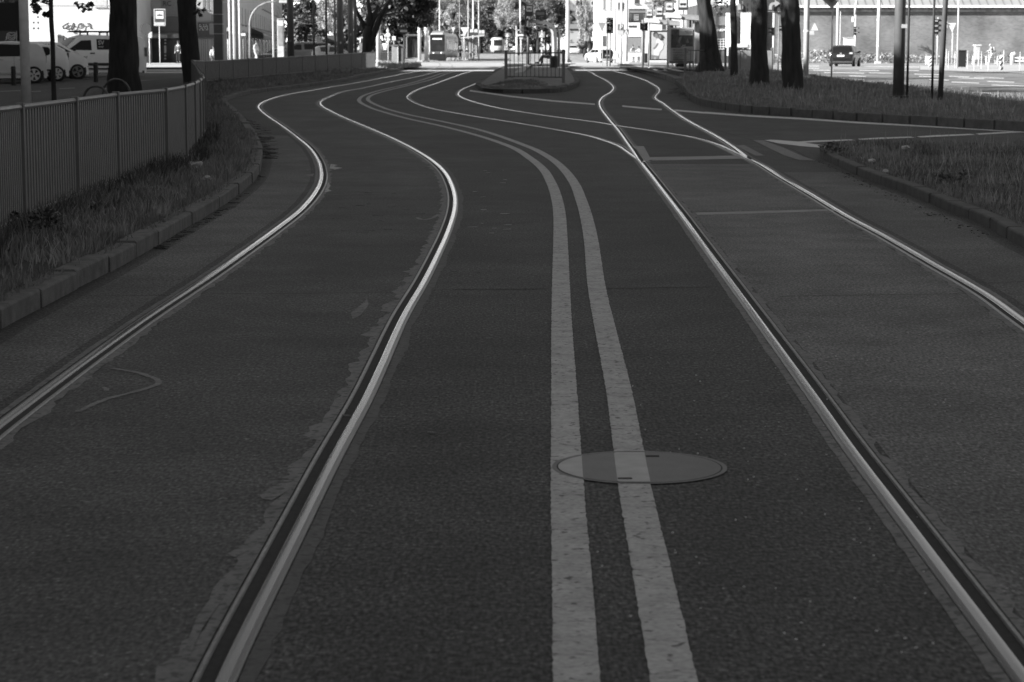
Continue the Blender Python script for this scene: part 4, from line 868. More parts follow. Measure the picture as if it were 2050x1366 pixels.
# text and photo poster
pt = thing('poster_case', 'poster with a dark photo collage above lines of text, nearer shelter', 'poster', P(1362, 127, 108.2))
obj('frame', pbox(MB(), 1339.5, 55.5, 1389.5, 126, 108.4, .2), M('shelter_post_grey', .4), pt, bevel=.015); obj('plinth', pbox(MB(), 1340.5, 122.5, 1389, 127.5, 108.3, .15), SHL, pt)
pb = paper(1343, 58.5, 1387, 122.3, 108.35, 'poster_sheet', M('poster_text_sheet', .28, .5, var=.05), pt)
Yp = 108.33
obj('printed_photo', pbox(MB(), 1343.6, 58.8, 1387, 96, Yp, .012), M('poster_photo', .07, .5, var=.75, scale=4), pb)
obj('printed_cloud', pbox(MB(), 1360, 59.5, 1387, 71, Yp - .006, .012), M('poster_bright', .42, .5, var=.2, scale=1.), pb)
for q in ([(1347, 66), (1349, 72), (1349.5, 78), (1346, 80), (1345, 96), (1354, 96), (1353, 78), (1356, 72), (1354.5, 67), (1352, 74), (1349.5, 71)], [(1364, 93), (1364, 78), (1367, 74), (1370, 79), (1371, 93)]): shape(q, Yp - .009, M('poster_dark', .05), pb, 'printed_figure')
for q in ([(1373, 86), (1376.5, 77), (1380, 86)], [(1357, 84), (1360, 74), (1365, 73), (1363, 80), (1360, 88)]): shape(q, Yp - .009, PMm, pb, 'printed_figure')
obj('printed_band', pbox(MB(), 1364, 89, 1387, 93, Yp - .009, .012), M('poster_dark', .05), pb)
obj('printed_label', pbox(MB(), 1363, 93.4, 1387, 97, Yp - .009, .012), M('poster_text_sheet', .28), pb)
text('1918', P(1365, 92.3, Yp - .022), 3.4 * S(108), SW, pb); 
text('Paris, Lwów, Tarnów', P(1347, 101.5, Yp - .004), 3.9 * S(108), BLACK, pb, sx=1.05); text('na plakacie, prasie', P(1347, 106, Yp - .004), 3.9 * S(108), BLACK, pb, sx=1.1)
m = MB()
for i, v in enumerate((61.5, 63.8, 66)): pbox(m, 1370 + 2 * i, v, 1385, v + .8, Yp - .022, .01)
for i, v in enumerate((108.6, 110.6, 112.4, 114.4, 115.6, 117, 118.6, 119.6, 120.6)): pbox(m, 1347, v, (1382, 1372, 1369, 1360, 1376, 1358, 1370, 1380, 1366)[i], v + .55, Yp - .006, .01)
obj('printed_lines', m, DARK, pb)
t = thing('information_board', 'wide dark timetable display hanging left of the four stop signs', 'information board', P(1275, 45, 128))
obj('housing', pbox(MB(), 1259, 18, 1293.5, 45.5, 128, .3), M('display_housing', .06, .4), t, bevel=.02); obj('top_strip', pbox(MB(), 1260.5, 21.5, 1292, 26, 127.97, .05), MIDG, t)
m = MB()
for v in (29.5, 33, 35.5, 38, 40): pbox(m, 1262, v, 1263.5, v + 1, 127.98, .03); pbox(m, 1269, v + (.3 if v < 30 else 0), 1279, v + 1.4, 127.98, .03); pbox(m, 1289, v, 1290.5, v + 1, 127.98, .03)
obj('lettering', m, LITG, t); obj('pole', MB().tube([P(1287.5, 46, 128.1), (P(1287.5, 46, 128.1).x, 128.1, zg(128) + .2)], .07, 10), MIDG, t)
q = P(1293, 124, 119.5); t = thing('litter_bin', 'tall dark litter bin beside the signal post at the right stop', 'litter bin', (q.x, 119.5, zg(119.5) + .2))
obj('body', pbox(MB(), 1290, 108, 1296.5, 126, 119.5, .35), BLACK, t, bevel=.03); obj('lid_rim', pbox(MB(), 1289.6, 107, 1296.9, 108.4, 119.45, .45), DARK, t)
q = P(1359, 130, 112); t = thing('planter', 'low black planter box under the nearer shelter poster', 'planter', (q.x, 112, zg(112) + .2))
obj('box', pbox(MB(), 1353, 128, 1373, 134, 112, .5), BLACK, t, bevel=.03); obj('plants', MB().ball((q.x + .2, 112.2, zg(112) + .5), .25, (1.3, .8, .7), 9, 6), DARK, t)
# ================================================================ buildings
def bld(name, label, cat, u0, v0, u1, v1, Y, depth, mat, wall='wall', top=14):
    a = P(u0, 100, Y).x; b = P(u1, 100, Y).x; z1 = P(u0, v0, Y).z if v0 is not None else top; t = thing(name, label, cat, ((a + b) / 2, Y, zg(Y)))
    obj(wall, MB().box((a, Y, zg(Y) - .5), (b, Y + depth, z1)), mat, t); return t
def win(t, u0, v0, u1, v1, Y, mat=None, frame=None, sill=True, name='window'):
    f = obj(name, pbox(MB(), u0, v0, u1, v1, Y - .03, .05), frame or LITG, t); mg = min(.6, (u1 - u0) * .12)
    obj('pane', pbox(MB(), u0 + mg, v0 + mg, u1 - mg, v1 - mg, Y - .045, .03), mat or GLASSP, f)
    if sill: obj('sill', pbox(MB(), u0 - .5, v1, u1 + .5, v1 + 1.2, Y - .15, .2), MIDG, f)
WALLW = M('white_plaster', .52, .8, var=.05, scale=.6)
t = bld('house', 'bright white house wall with bubble graffiti behind the parked van', 'house', 38, None, 272, 130, 178, 14, WALLW, top=6.3)
obj('roof', MB().box((P(34, 100, 178).x, 177.6, 6.3), (P(276, 100, 178).x, 193, 6.7)), DARK, t)
YW = 178 - .012
m = MB()
for u, v in ((67.3, 45.5), (76.3, 45.5), (67.6, 57), (76.5, 57), (75.8, 34.5)): pbox(m, u - 1.6, v - 1.9, u + 1.6, v + 1.9, YW, .02)
obj('vent_holes', m, BLACK, t)
obj('ledge', pbox(pbox(MB(), 62, 10.5, 217, 11.6, YW - .06, .08), 120, 68, 217, 68.6, YW - .02, .03), LITG, t)
win(t, 189, -12, 214, 15, 178, M('curtained_pane', .42, .3), SW, True)
def scrib(m, px, th, Y):
    for (a, b), (c, d) in zip(px, px[1:]):
        m.tube([P(a, b, Y), P(c, d, Y)], th, 5)
m = MB()
for q in ([(137, 46), (131, 49), (125, 53), (127, 58), (131, 56), (134, 59), (133, 54), (137, 52), (134, 49)], [(133, 57), (137, 60), (141, 58), (144, 54), (141, 51), (137, 53), (137, 57)], [(141, 58), (144, 60), (147, 56), (149, 49), (147, 46), (145, 49), (144, 54)], [(147, 56), (150, 53), (155, 55), (154, 60), (149, 61), (147, 64), (150, 66), (153, 62)],
          [(157, 50), (161, 47), (166, 48), (168, 52), (165, 56), (160, 57), (156, 54), (157, 50)], [(161, 50), (164, 50), (164, 53), (161, 53.5)], [(168, 52), (172, 53), (171, 59), (167, 64), (162, 64), (159, 60), (156, 63), (152, 67)], [(174, 48), (179, 47), (183, 51), (180, 54), (176, 52), (174, 54)], [(177, 50), (181, 51), (183, 55), (180, 57), (186, 58)], [(146, 62), (148, 66), (152, 68)]): scrib(m, q, .04, YW)
obj('graffiti', m, DARK, t)
# corner shop block
WALLG = M('grey_facade_plaster', .30, .8, var=.12, scale=.5)
t = bld('shop_building', 'grey corner building with dark letters over a canopied shop', 'building', 276, None, 431, 130, 186, 16, WALLG, top=6.5)
for u0, u1, vb in ((288.5, 294.5, 16), (297, 303.5, 16), (405, 411, 18.5), (413, 419, 20)): win(t, u0, -12, u1, vb, 186)
win(t, 421, -12, 429, 42, 186, MIDG)
Yf = 186 - .03
obj('shop_front', pbox(MB(), 282, 77, 362, 129, Yf, .05), M('shop_front_dark', .03, .4, var=.7, scale=1.2), t)
obj('shop_sign', pbox(MB(), 322, -14, 360, 32, Yf - .05, .1), M('shop_sign_grey', .17, .6), t); text('RC', P(325.5, 12, Yf - .07), 13.5 * S(186), BLACK, t)
obj('upper_front', pbox(MB(), 296, 33, 362, 66, Yf - .02, .06), M('shop_fascia_dark', .09, .5, var=.2, scale=.8), t)
obj('canopy', MB().box((P(286, 72, 186).x, 184.2, P(0, 76.5, 185).z), (P(341, 72, 186).x, 186, P(0, 69.5, 185).z)), M('canopy_pale', .3, .5), t, bevel=.05)
obj('canopy', MB().box((P(353, 72, 186).x, 184.2, P(0, 76, 185).z), (P(362, 72, 186).x, 186, P(0, 68.5, 185).z)), M('canopy_pale', .3), t)
m = MB()
for i in range(7): pbox(m, 329, 79 + i * 6.2, 332.5, 82 + i * 6.2, Yf - .04, .03)
pbox(m, 328.8, 92, 332.6, 104, Yf - .05, .03); obj('door_stripes', m, SW, t)
obj('sign_box', pbox(MB(), 396, 45, 428, 76, Yf - .2, .2), M('shop_sign_dark', .06, .5, var=.2), t); obj('sign_end', pbox(MB(), 419, 47, 428, 69, Yf - .24, .2), MIDG, t)
m = MB()
for i, row_ in enumerate(('1..1.1.', '11.1111', '.11.1.1', '1.11.11')):
    for j, ch in enumerate(row_):
        if ch == '1': pbox(m, 399 + j * 2.6, 49 + i * 3.4, 400.5 + j * 2.6, 50.6 + i * 3.4, Yf - .23, .03)
obj('sign_dots', m, SW, t)
obj('roller_shutter', pbox(MB(), 399, 78, 422, 128, Yf, .05), M('shutter_pale', .36, .6, var=.1, scale=1, stretch=(6, 1, .1)), t)
m = MB(); [pbox(m, u, 78.5, u + .7, 128, Yf - .02, .03) for u in (403, 407, 411, 416)]; obj('shutter_ribs', m, DARK, t)
obj('door', pbox(MB(), 345, 80, 362, 129, Yf - .02, .05), M('door_glass', .05, .2), t)
# long facade running away along the street
a, b = P(443, 110, 205), P(566, 106, 420); d = (b - a); d.z = 0; L = d.length; e = d / L; nrm = Vector((e.y, -e.x, 0)); zt = 15
t = thing('apartment_building', 'long pale apartment facade with narrow windows running away down the street', 'building', (a.x, a.y, zg(205)))
WALLP = M('pale_facade_plaster', .62, .8, var=.06, scale=.3)
def fq(s, z, off=0.): q = a + e * s + nrm * off; return Vector((q.x, q.y, z))
m = MB(); back = nrm * -12
ZT = lambda s: 6.9 + .9 * int(s / L * 5.999)
for k in range(6):
    s0, s1, zt = L * k / 6, L * (k + 1) / 6, ZT(L * (k + .5) / 6)
    m.add([fq(s0, -.5), fq(s1, -.5), fq(s1, zt), fq(s0, zt), fq(s0, -.5) + back, fq(s1, -.5) + back, fq(s1, zt) + back, fq(s0, zt) + back], [(0, 1, 2, 3), (7, 6, 5, 4), (3, 2, 6, 7)] + ([(0, 3, 7, 4)] if k == 0 else [(1, 5, 6, 2)] if k == 5 else []))
obj('wall', m, WALLP, t)
def frect(mm, s0, z0, s1, z1, o0=.0, o1=.05): mm.add([fq(s0, z0, o1), fq(s1, z0, o1), fq(s1, z1, o1), fq(s0, z1, o1), fq(s0, z0, o0 - .02), fq(s1, z0, o0 - .02), fq(s1, z1, o0 - .02), fq(s0, z1, o0 - .02)], [(0, 1, 2, 3), (0, 4, 5, 1), (1, 5, 6, 2), (2, 6, 7, 3), (3, 7, 4, 0)]); return mm
WP = [M('window_grey_pane', .22, .3, var=.1), M('curtain_pane', .33, .3), M('dark_pane', .07, .15)]
n = 26
for i in range(n):
    s = 5 + i * (L - 10) / n
    for k, (z0, z1) in enumerate(((4.3, 6.2), (7.2, 9.1))):
        if z1 > ZT(s + 1.2) - .2: continue
        f = obj('window', frect(MB(), s, z0, s + 2.2, z1, 0, .05), WP[(i * 7 + k * 3) % 3 if (i + k) % 4 == 0 else i % 2], t)
        obj('sill', frect(MB(), s - .2, z0 - .15, s + 2.4, z0, 0, .18), MIDG, f)
for i in range(16):
    s = 3 + i * (L - 8) / 16
    obj('shop_window', frect(MB(), s, .5, s + 7, 2.9, 0, .06), M('shop_glass_dark', .05, .15, var=.7, scale=.8), t)
obj('fascia', frect(MB(), 0, 3.0, L, 3.5, 0, .12), M('shop_fascia_grey', .2, .6, var=.4, scale=.4), t)
q = fq(60, 2.7, .1); obj('awning', MB().add([fq(62, 4.2, .1), fq(112, 4.2, .1), fq(112, 3.2, 2.4), fq(62, 3.2, 2.4), fq(112, 2.9, 2.4), fq(62, 2.9, 2.4)], [(0, 1, 2, 3), (3, 2, 4, 5)]), M('awning_grey', .3, .7, var=.5, scale=1.2), t)
# advertising column
q = P(561, 112, 180); t = thing('advertising_column', 'pale advertising panel column left of the dark round mast', 'advertising column', (q.x, 180, zg(180)))
obj('body', pbox(MB(), 555, 38, 567.5, 118, 180, .5), M('ad_column_pale', .45, .6, var=.35, scale=1.5), t); obj('cap', pbox(MB(), 554, 36.5, 568.5, 38.5, 179.9, .7), MIDG, t); obj('panel', pbox(MB(), 556.5, 52, 566, 92, 179.96, .05), M('ad_panel', .2, .5, var=.5, scale=2), t)
# small shop with light E-shaped sign behind the cars
t = bld('kiosk', 'low dark kiosk with a pale square-cut sign behind parked cars', 'kiosk', 655, 71, 676, 110, 230, 5, M('kiosk_dark', .06, .6)); obj('opening', pbox(MB(), 657.5, 84, 669, 98, 229.95, .06), BLACK, t)
t = thing('shop_sign', 'pale square-cut shop sign standing before dark trees', 'sign', P(639, 86, 225)); obj('sign_board', ppoly(MB(), [(633.5, 73), (645, 73), (645, 77), (641, 77), (641, 80.5), (645, 80.5), (645, 85.5), (633.5, 85.5)], 225, .15), LITG, t); obj('post', pbox(MB(), 634, 85, 636, 112, 225.1, .1), DARK, t)
# right-hand white building and its neighbours
t = bld('house', 'bright white rendered building behind the signals right of centre', 'house', 1196, None, 1232, 115, 240, 12, WALLW)
for q in ((1207, -6, 1212.5, 19), (1221, -6, 1226, 20)): win(t, *q, 240)
obj('door', pbox(MB(), 1205.5, 72, 1213.5, 93, 239.95, .06), DARK, t)
t = bld('house', 'white building with dark upper windows behind the timetable display', 'house', 1232, None, 1345, 115, 232, 14, WALLW)
for q in ((1237, 5, 1241.5, 19), (1245.5, 5, 1250.5, 19), (1270, -30, 1280, 8), (1325, 30, 1333, 60), (1337, 30, 1343, 60)): win(t, *q, 232, DARK)
obj('grey_base', pbox(MB(), 1257, 75, 1287, 112, 231.9, .15), MIDG, t); obj('white_panel', pbox(MB(), 1256, 46, 1284, 73.5, 231.8, .2), WHITE, t); obj('name_strip', pbox(MB(), 1258.5, 51, 1274.5, 55.5, 231.75, .1), DARK, t)
m = MB(); [pbox(m, 1256, v, 1284, v + .5, 231.78, .05) for v in (57.5, 63.5)]; obj('panel_joints', m, LITG, t)
t = thing('hoarding', 'pale tapered billboard pillar left of the grey give way sign back', 'hoarding', P(1190, 110, 250)); obj('pillar', ppoly(MB(), [(1186, 47), (1198, 47), (1198, 112), (1191, 112), (1190.5, 75)], 250, 1.), M('hoarding_pale', .45, .6, var=.1), t); obj('cap', pbox(MB(), 1180, 46, 1199, 48, 249.9, 1.4), DARK, t)
t = thing('banner_sign', 'pale hanging sign with an arch symbol high above the street trees', 'sign', P(1190, 5, 262)); obj('board', pbox(MB(), 1182.5, 0, 1197, 14, 262, .15), LITG, t)
m = MB(); pts = [P(1184 + 12 * k / 8, 6.5 - 3 * math.sin(math.pi * k / 8), 261.97) for k in range(9)]; m.tube(pts, .07, 5); pbox(m, 1183.5, 8, 1196.5, 9, 261.95, .05); obj('arch_mark', m, DARK, t)
obj('bracket', pbox(MB(), 1186, -15, 1188, 0, 262.1, .1), DARK, t)
t = bld('house', 'far grey house with a dark roof seen past the island mast', 'house', 1136, 58, 1160, 104, 480, 12, M('far_house_grey', .35, .8)); obj('roof', MB().add([P(1134, 58, 479.5), P(1162, 58, 479.5), P(1158, 47, 486), P(1137, 47, 486)], [(0, 1, 2, 3)]), M('far_roof', .2), t); obj('chimney', pbox(MB(), 1141, 39, 1143.5, 48, 485, 1), DARK, t)
win(t, 1141, 60, 1145, 64, 480); win(t, 1141, 79, 1146, 84, 480)
# brick hall on the right
def brickmat(name, v):
    m = M(name, v, .85, var=0); nt = m.node_tree; b = nt.nodes['Principled BSDF']; tc = nt.nodes.new('ShaderNodeTexCoord'); mp = nt.nodes.new('ShaderNodeMapping'); mp.inputs['Rotation'].default_value = (rad(90), 0, 0)
    nt.links.new(tc.outputs['Object'], mp.inputs[0]); br = nt.nodes.new('ShaderNodeTexBrick'); br.inputs['Scale'].default_value = 1.; br.inputs['Brick Width'].default_value = .30; br.inputs['Row Height'].default_value = .10; br.inputs['Mortar Size'].default_value = .014
    br.inputs['Color1'].default_value = (v * .8,) * 3 + (1,); br.inputs['Color2'].default_value = (v * 1.2,) * 3 + (1,); br.inputs['Mortar'].default_value = (v * 1.3,) * 3 + (1,)
    nt.links.new(mp.outputs[0], br.inputs[0]); n = nt.nodes.new('ShaderNodeTexNoise'); n.inputs['Scale'].default_value = .35; n.inputs['Detail'].default_value = 6; nt.links.new(tc.outputs['Object'], n.inputs[0])
    r = nt.nodes.new('ShaderNodeMapRange'); r.inputs[1].default_value = .3; r.inputs[2].default_value = .7; r.inputs[3].default_value = .58; r.inputs[4].default_value = 1.35; nt.links.new(n.outputs[0], r.inputs[0])
    mx = nt.nodes.new('ShaderNodeVectorMath'); mx.operation = 'SCALE'; nt.links.new(br.outputs[0], mx.inputs[0]); nt.links.new(r.outputs[0], mx.inputs['Scale']); nt.links.new(mx.outputs[0], b.inputs['Base Color']); return m
YB = 205
t = thing('brick_hall', 'long low brick hall with a pale eave across the right background', 'building', (P(1800, 100, YB).x, YB, zg(YB)))
xa, xb = P(1535, 100, YB).x, P(2300, 100, YB).x
obj('wall', MB().box((xa, YB, zg(YB) - .5), (xb, YB + 15, P(1800, 16, YB).z)), brickmat('old_brick', .15), t)
obj('cornice', MB().box((xa - .1, YB - .12, P(0, 24, YB).z), (xb, YB, P(0, 19, YB).z)), M('brick_cornice', .28, .85, var=.4, scale=3), t)
ze = P(1800, 15.5, YB).z
obj('gutter', MB().box((xa - .3, YB - .75, ze - .02), (xb, YB - .5, ze + .2)), M('pale_eave_paint', .7, .6), t); obj('soffit', MB().box((xa - .2, YB - .52, ze - .02), (xb, YB + .2, ze + .06)), LITG, t)
m = MB(); m.add([(xa - .3, YB - .55, ze + .12), (xb, YB - .55, ze + .12), (xb, YB + 8, ze + 3.9), (xa - .3, YB + 8, ze + 3.9), (xb, YB + 15.5, ze + .1), (xa - .3, YB + 15.5, ze + .1)], [(0, 1, 2, 3), (3, 2, 4, 5)]); obj('roof', m, M('zinc_roof', .42, .5, .3, var=.12, scale=.4), t)
m = MB(); x = xa
while x < xb: m.add([(x, YB - .55, ze + .16), (x + .07, YB - .55, ze + .16), (x + .07, YB + 8, ze + 3.95), (x, YB + 8, ze + 3.95)], [(0, 1, 2, 3)]); x += .75
obj('roof_seams', m, M('zinc_seam', .2, .5), t)
m = MB(); x = xa
while x < xb: m.box((x, YB - .6, ze - .1), (x + .05, YB - .05, ze)); x += 1.6
obj('gutter_brackets', m, DARK, t)
# pharmacy next to the hall
t = bld('shop_building', 'dark shop front with white letters between the widest trunks', 'building', 1395, None, 1534, 125, 204.6, 12, M('shop_dark_wall', .06, .7, var=.3, scale=.6), top=5.6)
text('ARM', P(1434.5, 63, 204.5), 7.4 * S(200), M('sign_letter_white', .7), t, sx=1.25)
m = MB(); [pbox(m, 1436, v, 1454, v + 1, 204.53, .05) for v in (78, 83, 88, 93, 98)]; [pbox(m, u, 78, u + .8, 99, 204.52, .05) for u in (1436, 1442, 1448, 1453)]; obj('lattice_window', m, SW, t)
for u0, u1 in ((1454, 1463), (1484, 1495), (1496, 1503)): obj('white_column', pbox(MB(), u0, 26, u1, 112, 203.9, .6), WHITE, t)
obj('band', pbox(MB(), 1430, 33, 1454, 51, 204.5, .15), M('shop_band_grey', .12, .6), t); obj('low_sign', pbox(MB(), 1476, 88, 1497, 95, 203.8, .1), SW, t); obj('low_sign_text', pbox(pbox(MB(), 1477, 95.5, 1487, 99, 203.75, .05), 1489, 95.5, 1495, 99, 203.75, .05), BLACK, t)
# unseen blocks added on the left; heights and gap shaped to shade the street
HB = 21.2
for y0, y1, lab in ((-95, 97.5, 'very long unseen block added on the left to shade the street'), (104.5, 117.0, 'shorter unseen block added beyond a gap that lets a sun band through')):
    t = thing('shade_block', lab, 'building', (-37, (y0 + y1) / 2, 0)); obj('wall', MB().box((-40, y0, -1), (-34, y1, HB)), M('block_plaster', .3, .85, var=.1, scale=.4), t); obj('roof', MB().box((-40.05, y0 + .05, HB), (-33.95, y1 - .05, HB + .25)), DARK, t)
    k = 0; y = y0 + 2
    while y < y1 - 2 and k < 60:
        for z in (4.5, 8, 11.5, 15, 18.2):
            if k < 96: f = obj('window', MB().box((-34.02, y, z), (-33.94, y + 1.5, z + 1.6)), GLASS, t); k += 1
        y += 3.4 if y1 < 120 and y0 > 50 else 9.5
# ================================================================ trees
def trunk_mb(px, Y, n=30, flare=None, seed=0, top=None, lobes=.12):
    rr = random.Random(seed); pts = []; rs = []
    for u, v, wd in px: pts.append(P(u, v, Y)); rs.append(wd * S(Y) / 2)
    p0 = pts[0].copy(); 
    # densify
    P2 = []; R2 = []
    for (a, ra), (b, rb) in zip(zip(pts, rs), list(zip(pts, rs))[1:]):
        k = max(2, int((b - a).length / .12))
        for i in range(k): f = i / k; P2.append(a.lerp(b, f)); R2.append(ra + (rb - ra) * f)
    P2.append(pts[-1]); R2.append(rs[-1])
    def jit(i, k):
        q = P2[i]; a = 2 * math.pi * k / n
        return 1 + lobes * noise.noise(Vector((math.cos(a) * 1.6, math.sin(a) * 1.6, q.z * .9 + seed * 7))) + lobes * .9 * noise.noise(Vector((math.cos(a) * 6, math.sin(a) * 6, q.z * 1.6 + seed)))
    return MB().tube(P2, R2, n, True, jit), P2[-1], R2[-1]
def crown_mb(c, r, n, size, seed, clumps=26, hollow=.35, flat=1.):
    rr = random.Random(seed); m = MB(); cs = []
    for _ in range(clumps):
        while True:
            q = Vector((rr.uniform(-1, 1), rr.uniform(-1, 1), rr.uniform(-1, 1)))
            if hollow < q.length < 1: break
        cs.append((Vector((c[0] + q.x * r[0] * .82, c[1] + q.y * r[1] * .82, c[2] + q.z * r[2] * .82)), rr.uniform(.20, .38)))
    V, Fc = m.v, m.f
    for i in range(n):
        cc, k = cs[int(rr.random() ** 1.1 * clumps)]
        d = Vector((rr.gauss(0, 1), rr.gauss(0, 1), rr.gauss(0, 1))).normalized() * (rr.random() ** .45) * k
        p = cc + Vector((d.x * r[0], d.y * r[1], d.z * r[2] * .8)); s_ = size * rr.uniform(.6, 1.35)
        nrm = (d.normalized() * .7 + Vector((rr.uniform(-1, 1), rr.uniform(-1, 1), rr.uniform(-.2, 1)))).normalized()
        a = nrm.orthogonal().normalized(); b = nrm.cross(a); t = rr.uniform(0, 6.28); a, b = a * math.cos(t) + b * math.sin(t), b * math.cos(t) - a * math.sin(t)
        j = len(V); V.extend([tuple(p - a * s_), tuple(p + b * s_ * .55 - a * .1 * s_), tuple(p + a * s_), tuple(p - b * s_ * .5)]); Fc.append((j, j + 1, j + 2, j + 3))
    return m, cs
def tree(label, px, Y, bark, leaf, crown=None, n=3500, size=.16, seed=1, h=.15, limbs=7, group=None, forks=None, lobes=.12):
    """px: trunk outline as (u, v, width) in the photo, bottom first; the trunk goes on upwards out of the frame to its crown"""
    u, v, wd = px[0]; base = P(u, v, Y); t = thing('tree', label, 'tree', (base.x, Y, zg(Y) + h), group=group)
    if base.z > zg(Y) + h - .05: px = [(u, v + (base.z - zg(Y) - h + .1) / S(Y), wd * 1.12)] + list(px)
    (ua, va, wa), (ub, vb_, wb) = px[-2], px[-1]; px = list(px) + [(ub + (ub - ua) * 60 / max(20, va - vb_), vb_ - 60, wb * .97)]
    m, tp, tr_ = trunk_mb(px, Y, seed=seed, lobes=lobes)
    cz = crown[0][2] if crown else tp.z + 4
    c, r = crown if crown else ((tp.x, Y, tp.z + 5.5), (4.5, 4.5, 4.2))
    rr = random.Random(seed + 5)
    cm, cs = crown_mb(c, r, n, size, seed)
    mid = Vector((c[0] * .6 + tp.x * .4, Y * .5 + c[1] * .5, max(tp.z + .5, c[2])))
    m.tube([tp - Vector((0, 0, .1)), tp.lerp(mid, .5), mid], [tr_, tr_ * .75, tr_ * .3], 12)
    for k in range(limbs):
        q = cs[k % len(cs)][0]; st = tp.lerp(mid, rr.uniform(0, .7)); m.tube([st, st.lerp(q, .5) + Vector((0, 0, .35)), q], [tr_ * .42, tr_ * .25, tr_ * .08], 7)
    for f in (forks or []): m.tube([P(a, b, Y) for a, b, _ in f], [c_ * S(Y) / 2 for _, _, c_ in f], 9)
    obj('trunk', m, bark, t, smooth=True); obj('crown', cm, leaf, t); return t
GT = 'street trees of the right verge'
def up(px, z, r=None): u, v, wd = px; return z
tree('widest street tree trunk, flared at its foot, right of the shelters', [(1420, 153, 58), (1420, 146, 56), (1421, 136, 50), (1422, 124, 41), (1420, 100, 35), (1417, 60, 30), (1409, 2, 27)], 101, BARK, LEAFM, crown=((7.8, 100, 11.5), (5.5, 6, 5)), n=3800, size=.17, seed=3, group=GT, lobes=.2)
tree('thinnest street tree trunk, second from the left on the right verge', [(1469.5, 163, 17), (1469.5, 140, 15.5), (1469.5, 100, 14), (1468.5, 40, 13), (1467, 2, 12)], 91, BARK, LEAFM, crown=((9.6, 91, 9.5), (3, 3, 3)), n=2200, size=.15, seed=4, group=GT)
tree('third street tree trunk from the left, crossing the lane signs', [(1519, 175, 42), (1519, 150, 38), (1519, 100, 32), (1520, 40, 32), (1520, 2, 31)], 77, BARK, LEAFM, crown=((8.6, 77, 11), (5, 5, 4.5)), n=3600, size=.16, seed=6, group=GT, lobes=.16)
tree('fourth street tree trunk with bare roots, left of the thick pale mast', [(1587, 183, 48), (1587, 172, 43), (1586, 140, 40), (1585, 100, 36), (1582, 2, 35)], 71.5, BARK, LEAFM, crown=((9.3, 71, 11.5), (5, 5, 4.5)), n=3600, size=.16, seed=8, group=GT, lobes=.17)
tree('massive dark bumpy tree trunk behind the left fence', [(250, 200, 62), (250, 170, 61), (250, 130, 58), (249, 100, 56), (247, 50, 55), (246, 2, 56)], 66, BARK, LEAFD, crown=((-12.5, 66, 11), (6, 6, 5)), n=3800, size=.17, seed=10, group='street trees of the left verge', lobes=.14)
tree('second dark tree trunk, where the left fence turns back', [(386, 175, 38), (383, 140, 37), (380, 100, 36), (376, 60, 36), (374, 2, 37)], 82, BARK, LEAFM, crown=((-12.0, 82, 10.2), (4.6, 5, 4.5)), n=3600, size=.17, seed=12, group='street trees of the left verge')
t = tree('slim young tree trunk between the grey mast and the big trunk', [(108, 205, 9.5), (107, 150, 9), (105, 80, 9), (102.5, 40, 8.5), (102, 2, 8.5)], 62, BARK, LEAFD, crown=((-14.2, 62, 6.0), (2.2, 2.2, 2.0)), n=1500, size=.11, seed=14, limbs=5, forks=[[(102, 10, 5), (92, 7, 3.5), (80, 4, 2)], [(102, 35, 4), (93, 33.5, 2.5)]])
# hanging sprays of leaves that dip into the picture belong to the trees above
def spray(t, c, r, n, size, leaf, seed): obj('leaves', crown_mb(c, r, n, size, seed, clumps=10, hollow=0)[0], leaf, t)
q = P(77, 12, 62); spray(t, (q.x, 62.5, q.z), (.42, .5, .34), 420, .055, LEAFD, 31)
q = P(165, 12, 64); spray(bpy.data.objects['tree.004'], (q.x + .02, 64, q.z), (.36, .4, .22), 130, .06, LEAFD, 32)
q = P(397, 18, 80); spray(bpy.data.objects['tree.005'], (q.x, 80, q.z), (.26, .3, .35), 150, .05, LEAFD, 33); 
q = P(1437, 14, 100); spray(bpy.data.objects['tree'], (q.x + .2, 101, q.z), (.5, .5, .45), 160, .07, LEAFM, 34)
def ctree(label, u, v, ru, rv, Y, leaf, n=3200, size=None, seed=1, bark=BARK, tw=9, clumps=26, ut=None, group=None, cy=0.):
    s_ = S(Y); c = P(u, v, Y); g = zg(Y); ut = ut if ut is not None else u; b = P(ut, 100, Y); t = thing('tree', label, 'tree', (b.x, Y, g), group=group)
    m, cs = crown_mb((c.x, Y + cy, c.z), (ru * s_, ru * s_ * .8, rv * s_), n, size or max(.12, 1.55 * s_), seed, clumps)
    k = MB().tube([(b.x, Y, g - .1), (b.x, Y, g + 1), (b.x * .5 + c.x * .5, Y, max(g + 1.5, c.z - rv * s_ * .5)), (c.x, Y, c.z + rv * s_ * .4)], [tw * s_ * .6, tw * s_ * .5, tw * s_ * .4, tw * s_ * .1], 9)
    for i in range(6): st = Vector((b.x, Y, max(g + 1.2, c.z - rv * s_ * .6))); k.tube([st, cs[i][0]], [tw * s_ * .22, tw * s_ * .06], 6)
    obj('trunk', k, bark, t, smooth=True); obj('crown', m, leaf, t); return t
DG = 'trees along the far street'
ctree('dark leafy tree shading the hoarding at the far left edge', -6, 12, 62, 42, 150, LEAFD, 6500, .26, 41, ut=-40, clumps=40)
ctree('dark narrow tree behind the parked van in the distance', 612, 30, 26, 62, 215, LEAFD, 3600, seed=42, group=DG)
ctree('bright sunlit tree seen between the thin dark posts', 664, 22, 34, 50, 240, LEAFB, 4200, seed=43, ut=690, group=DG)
t = ctree('large dark tree with a forked trunk before the street cabinet', 790, 6, 88, 50, 127, LEAFD, 8500, .14, 44, ut=736, clumps=46, tw=14, cy=12)
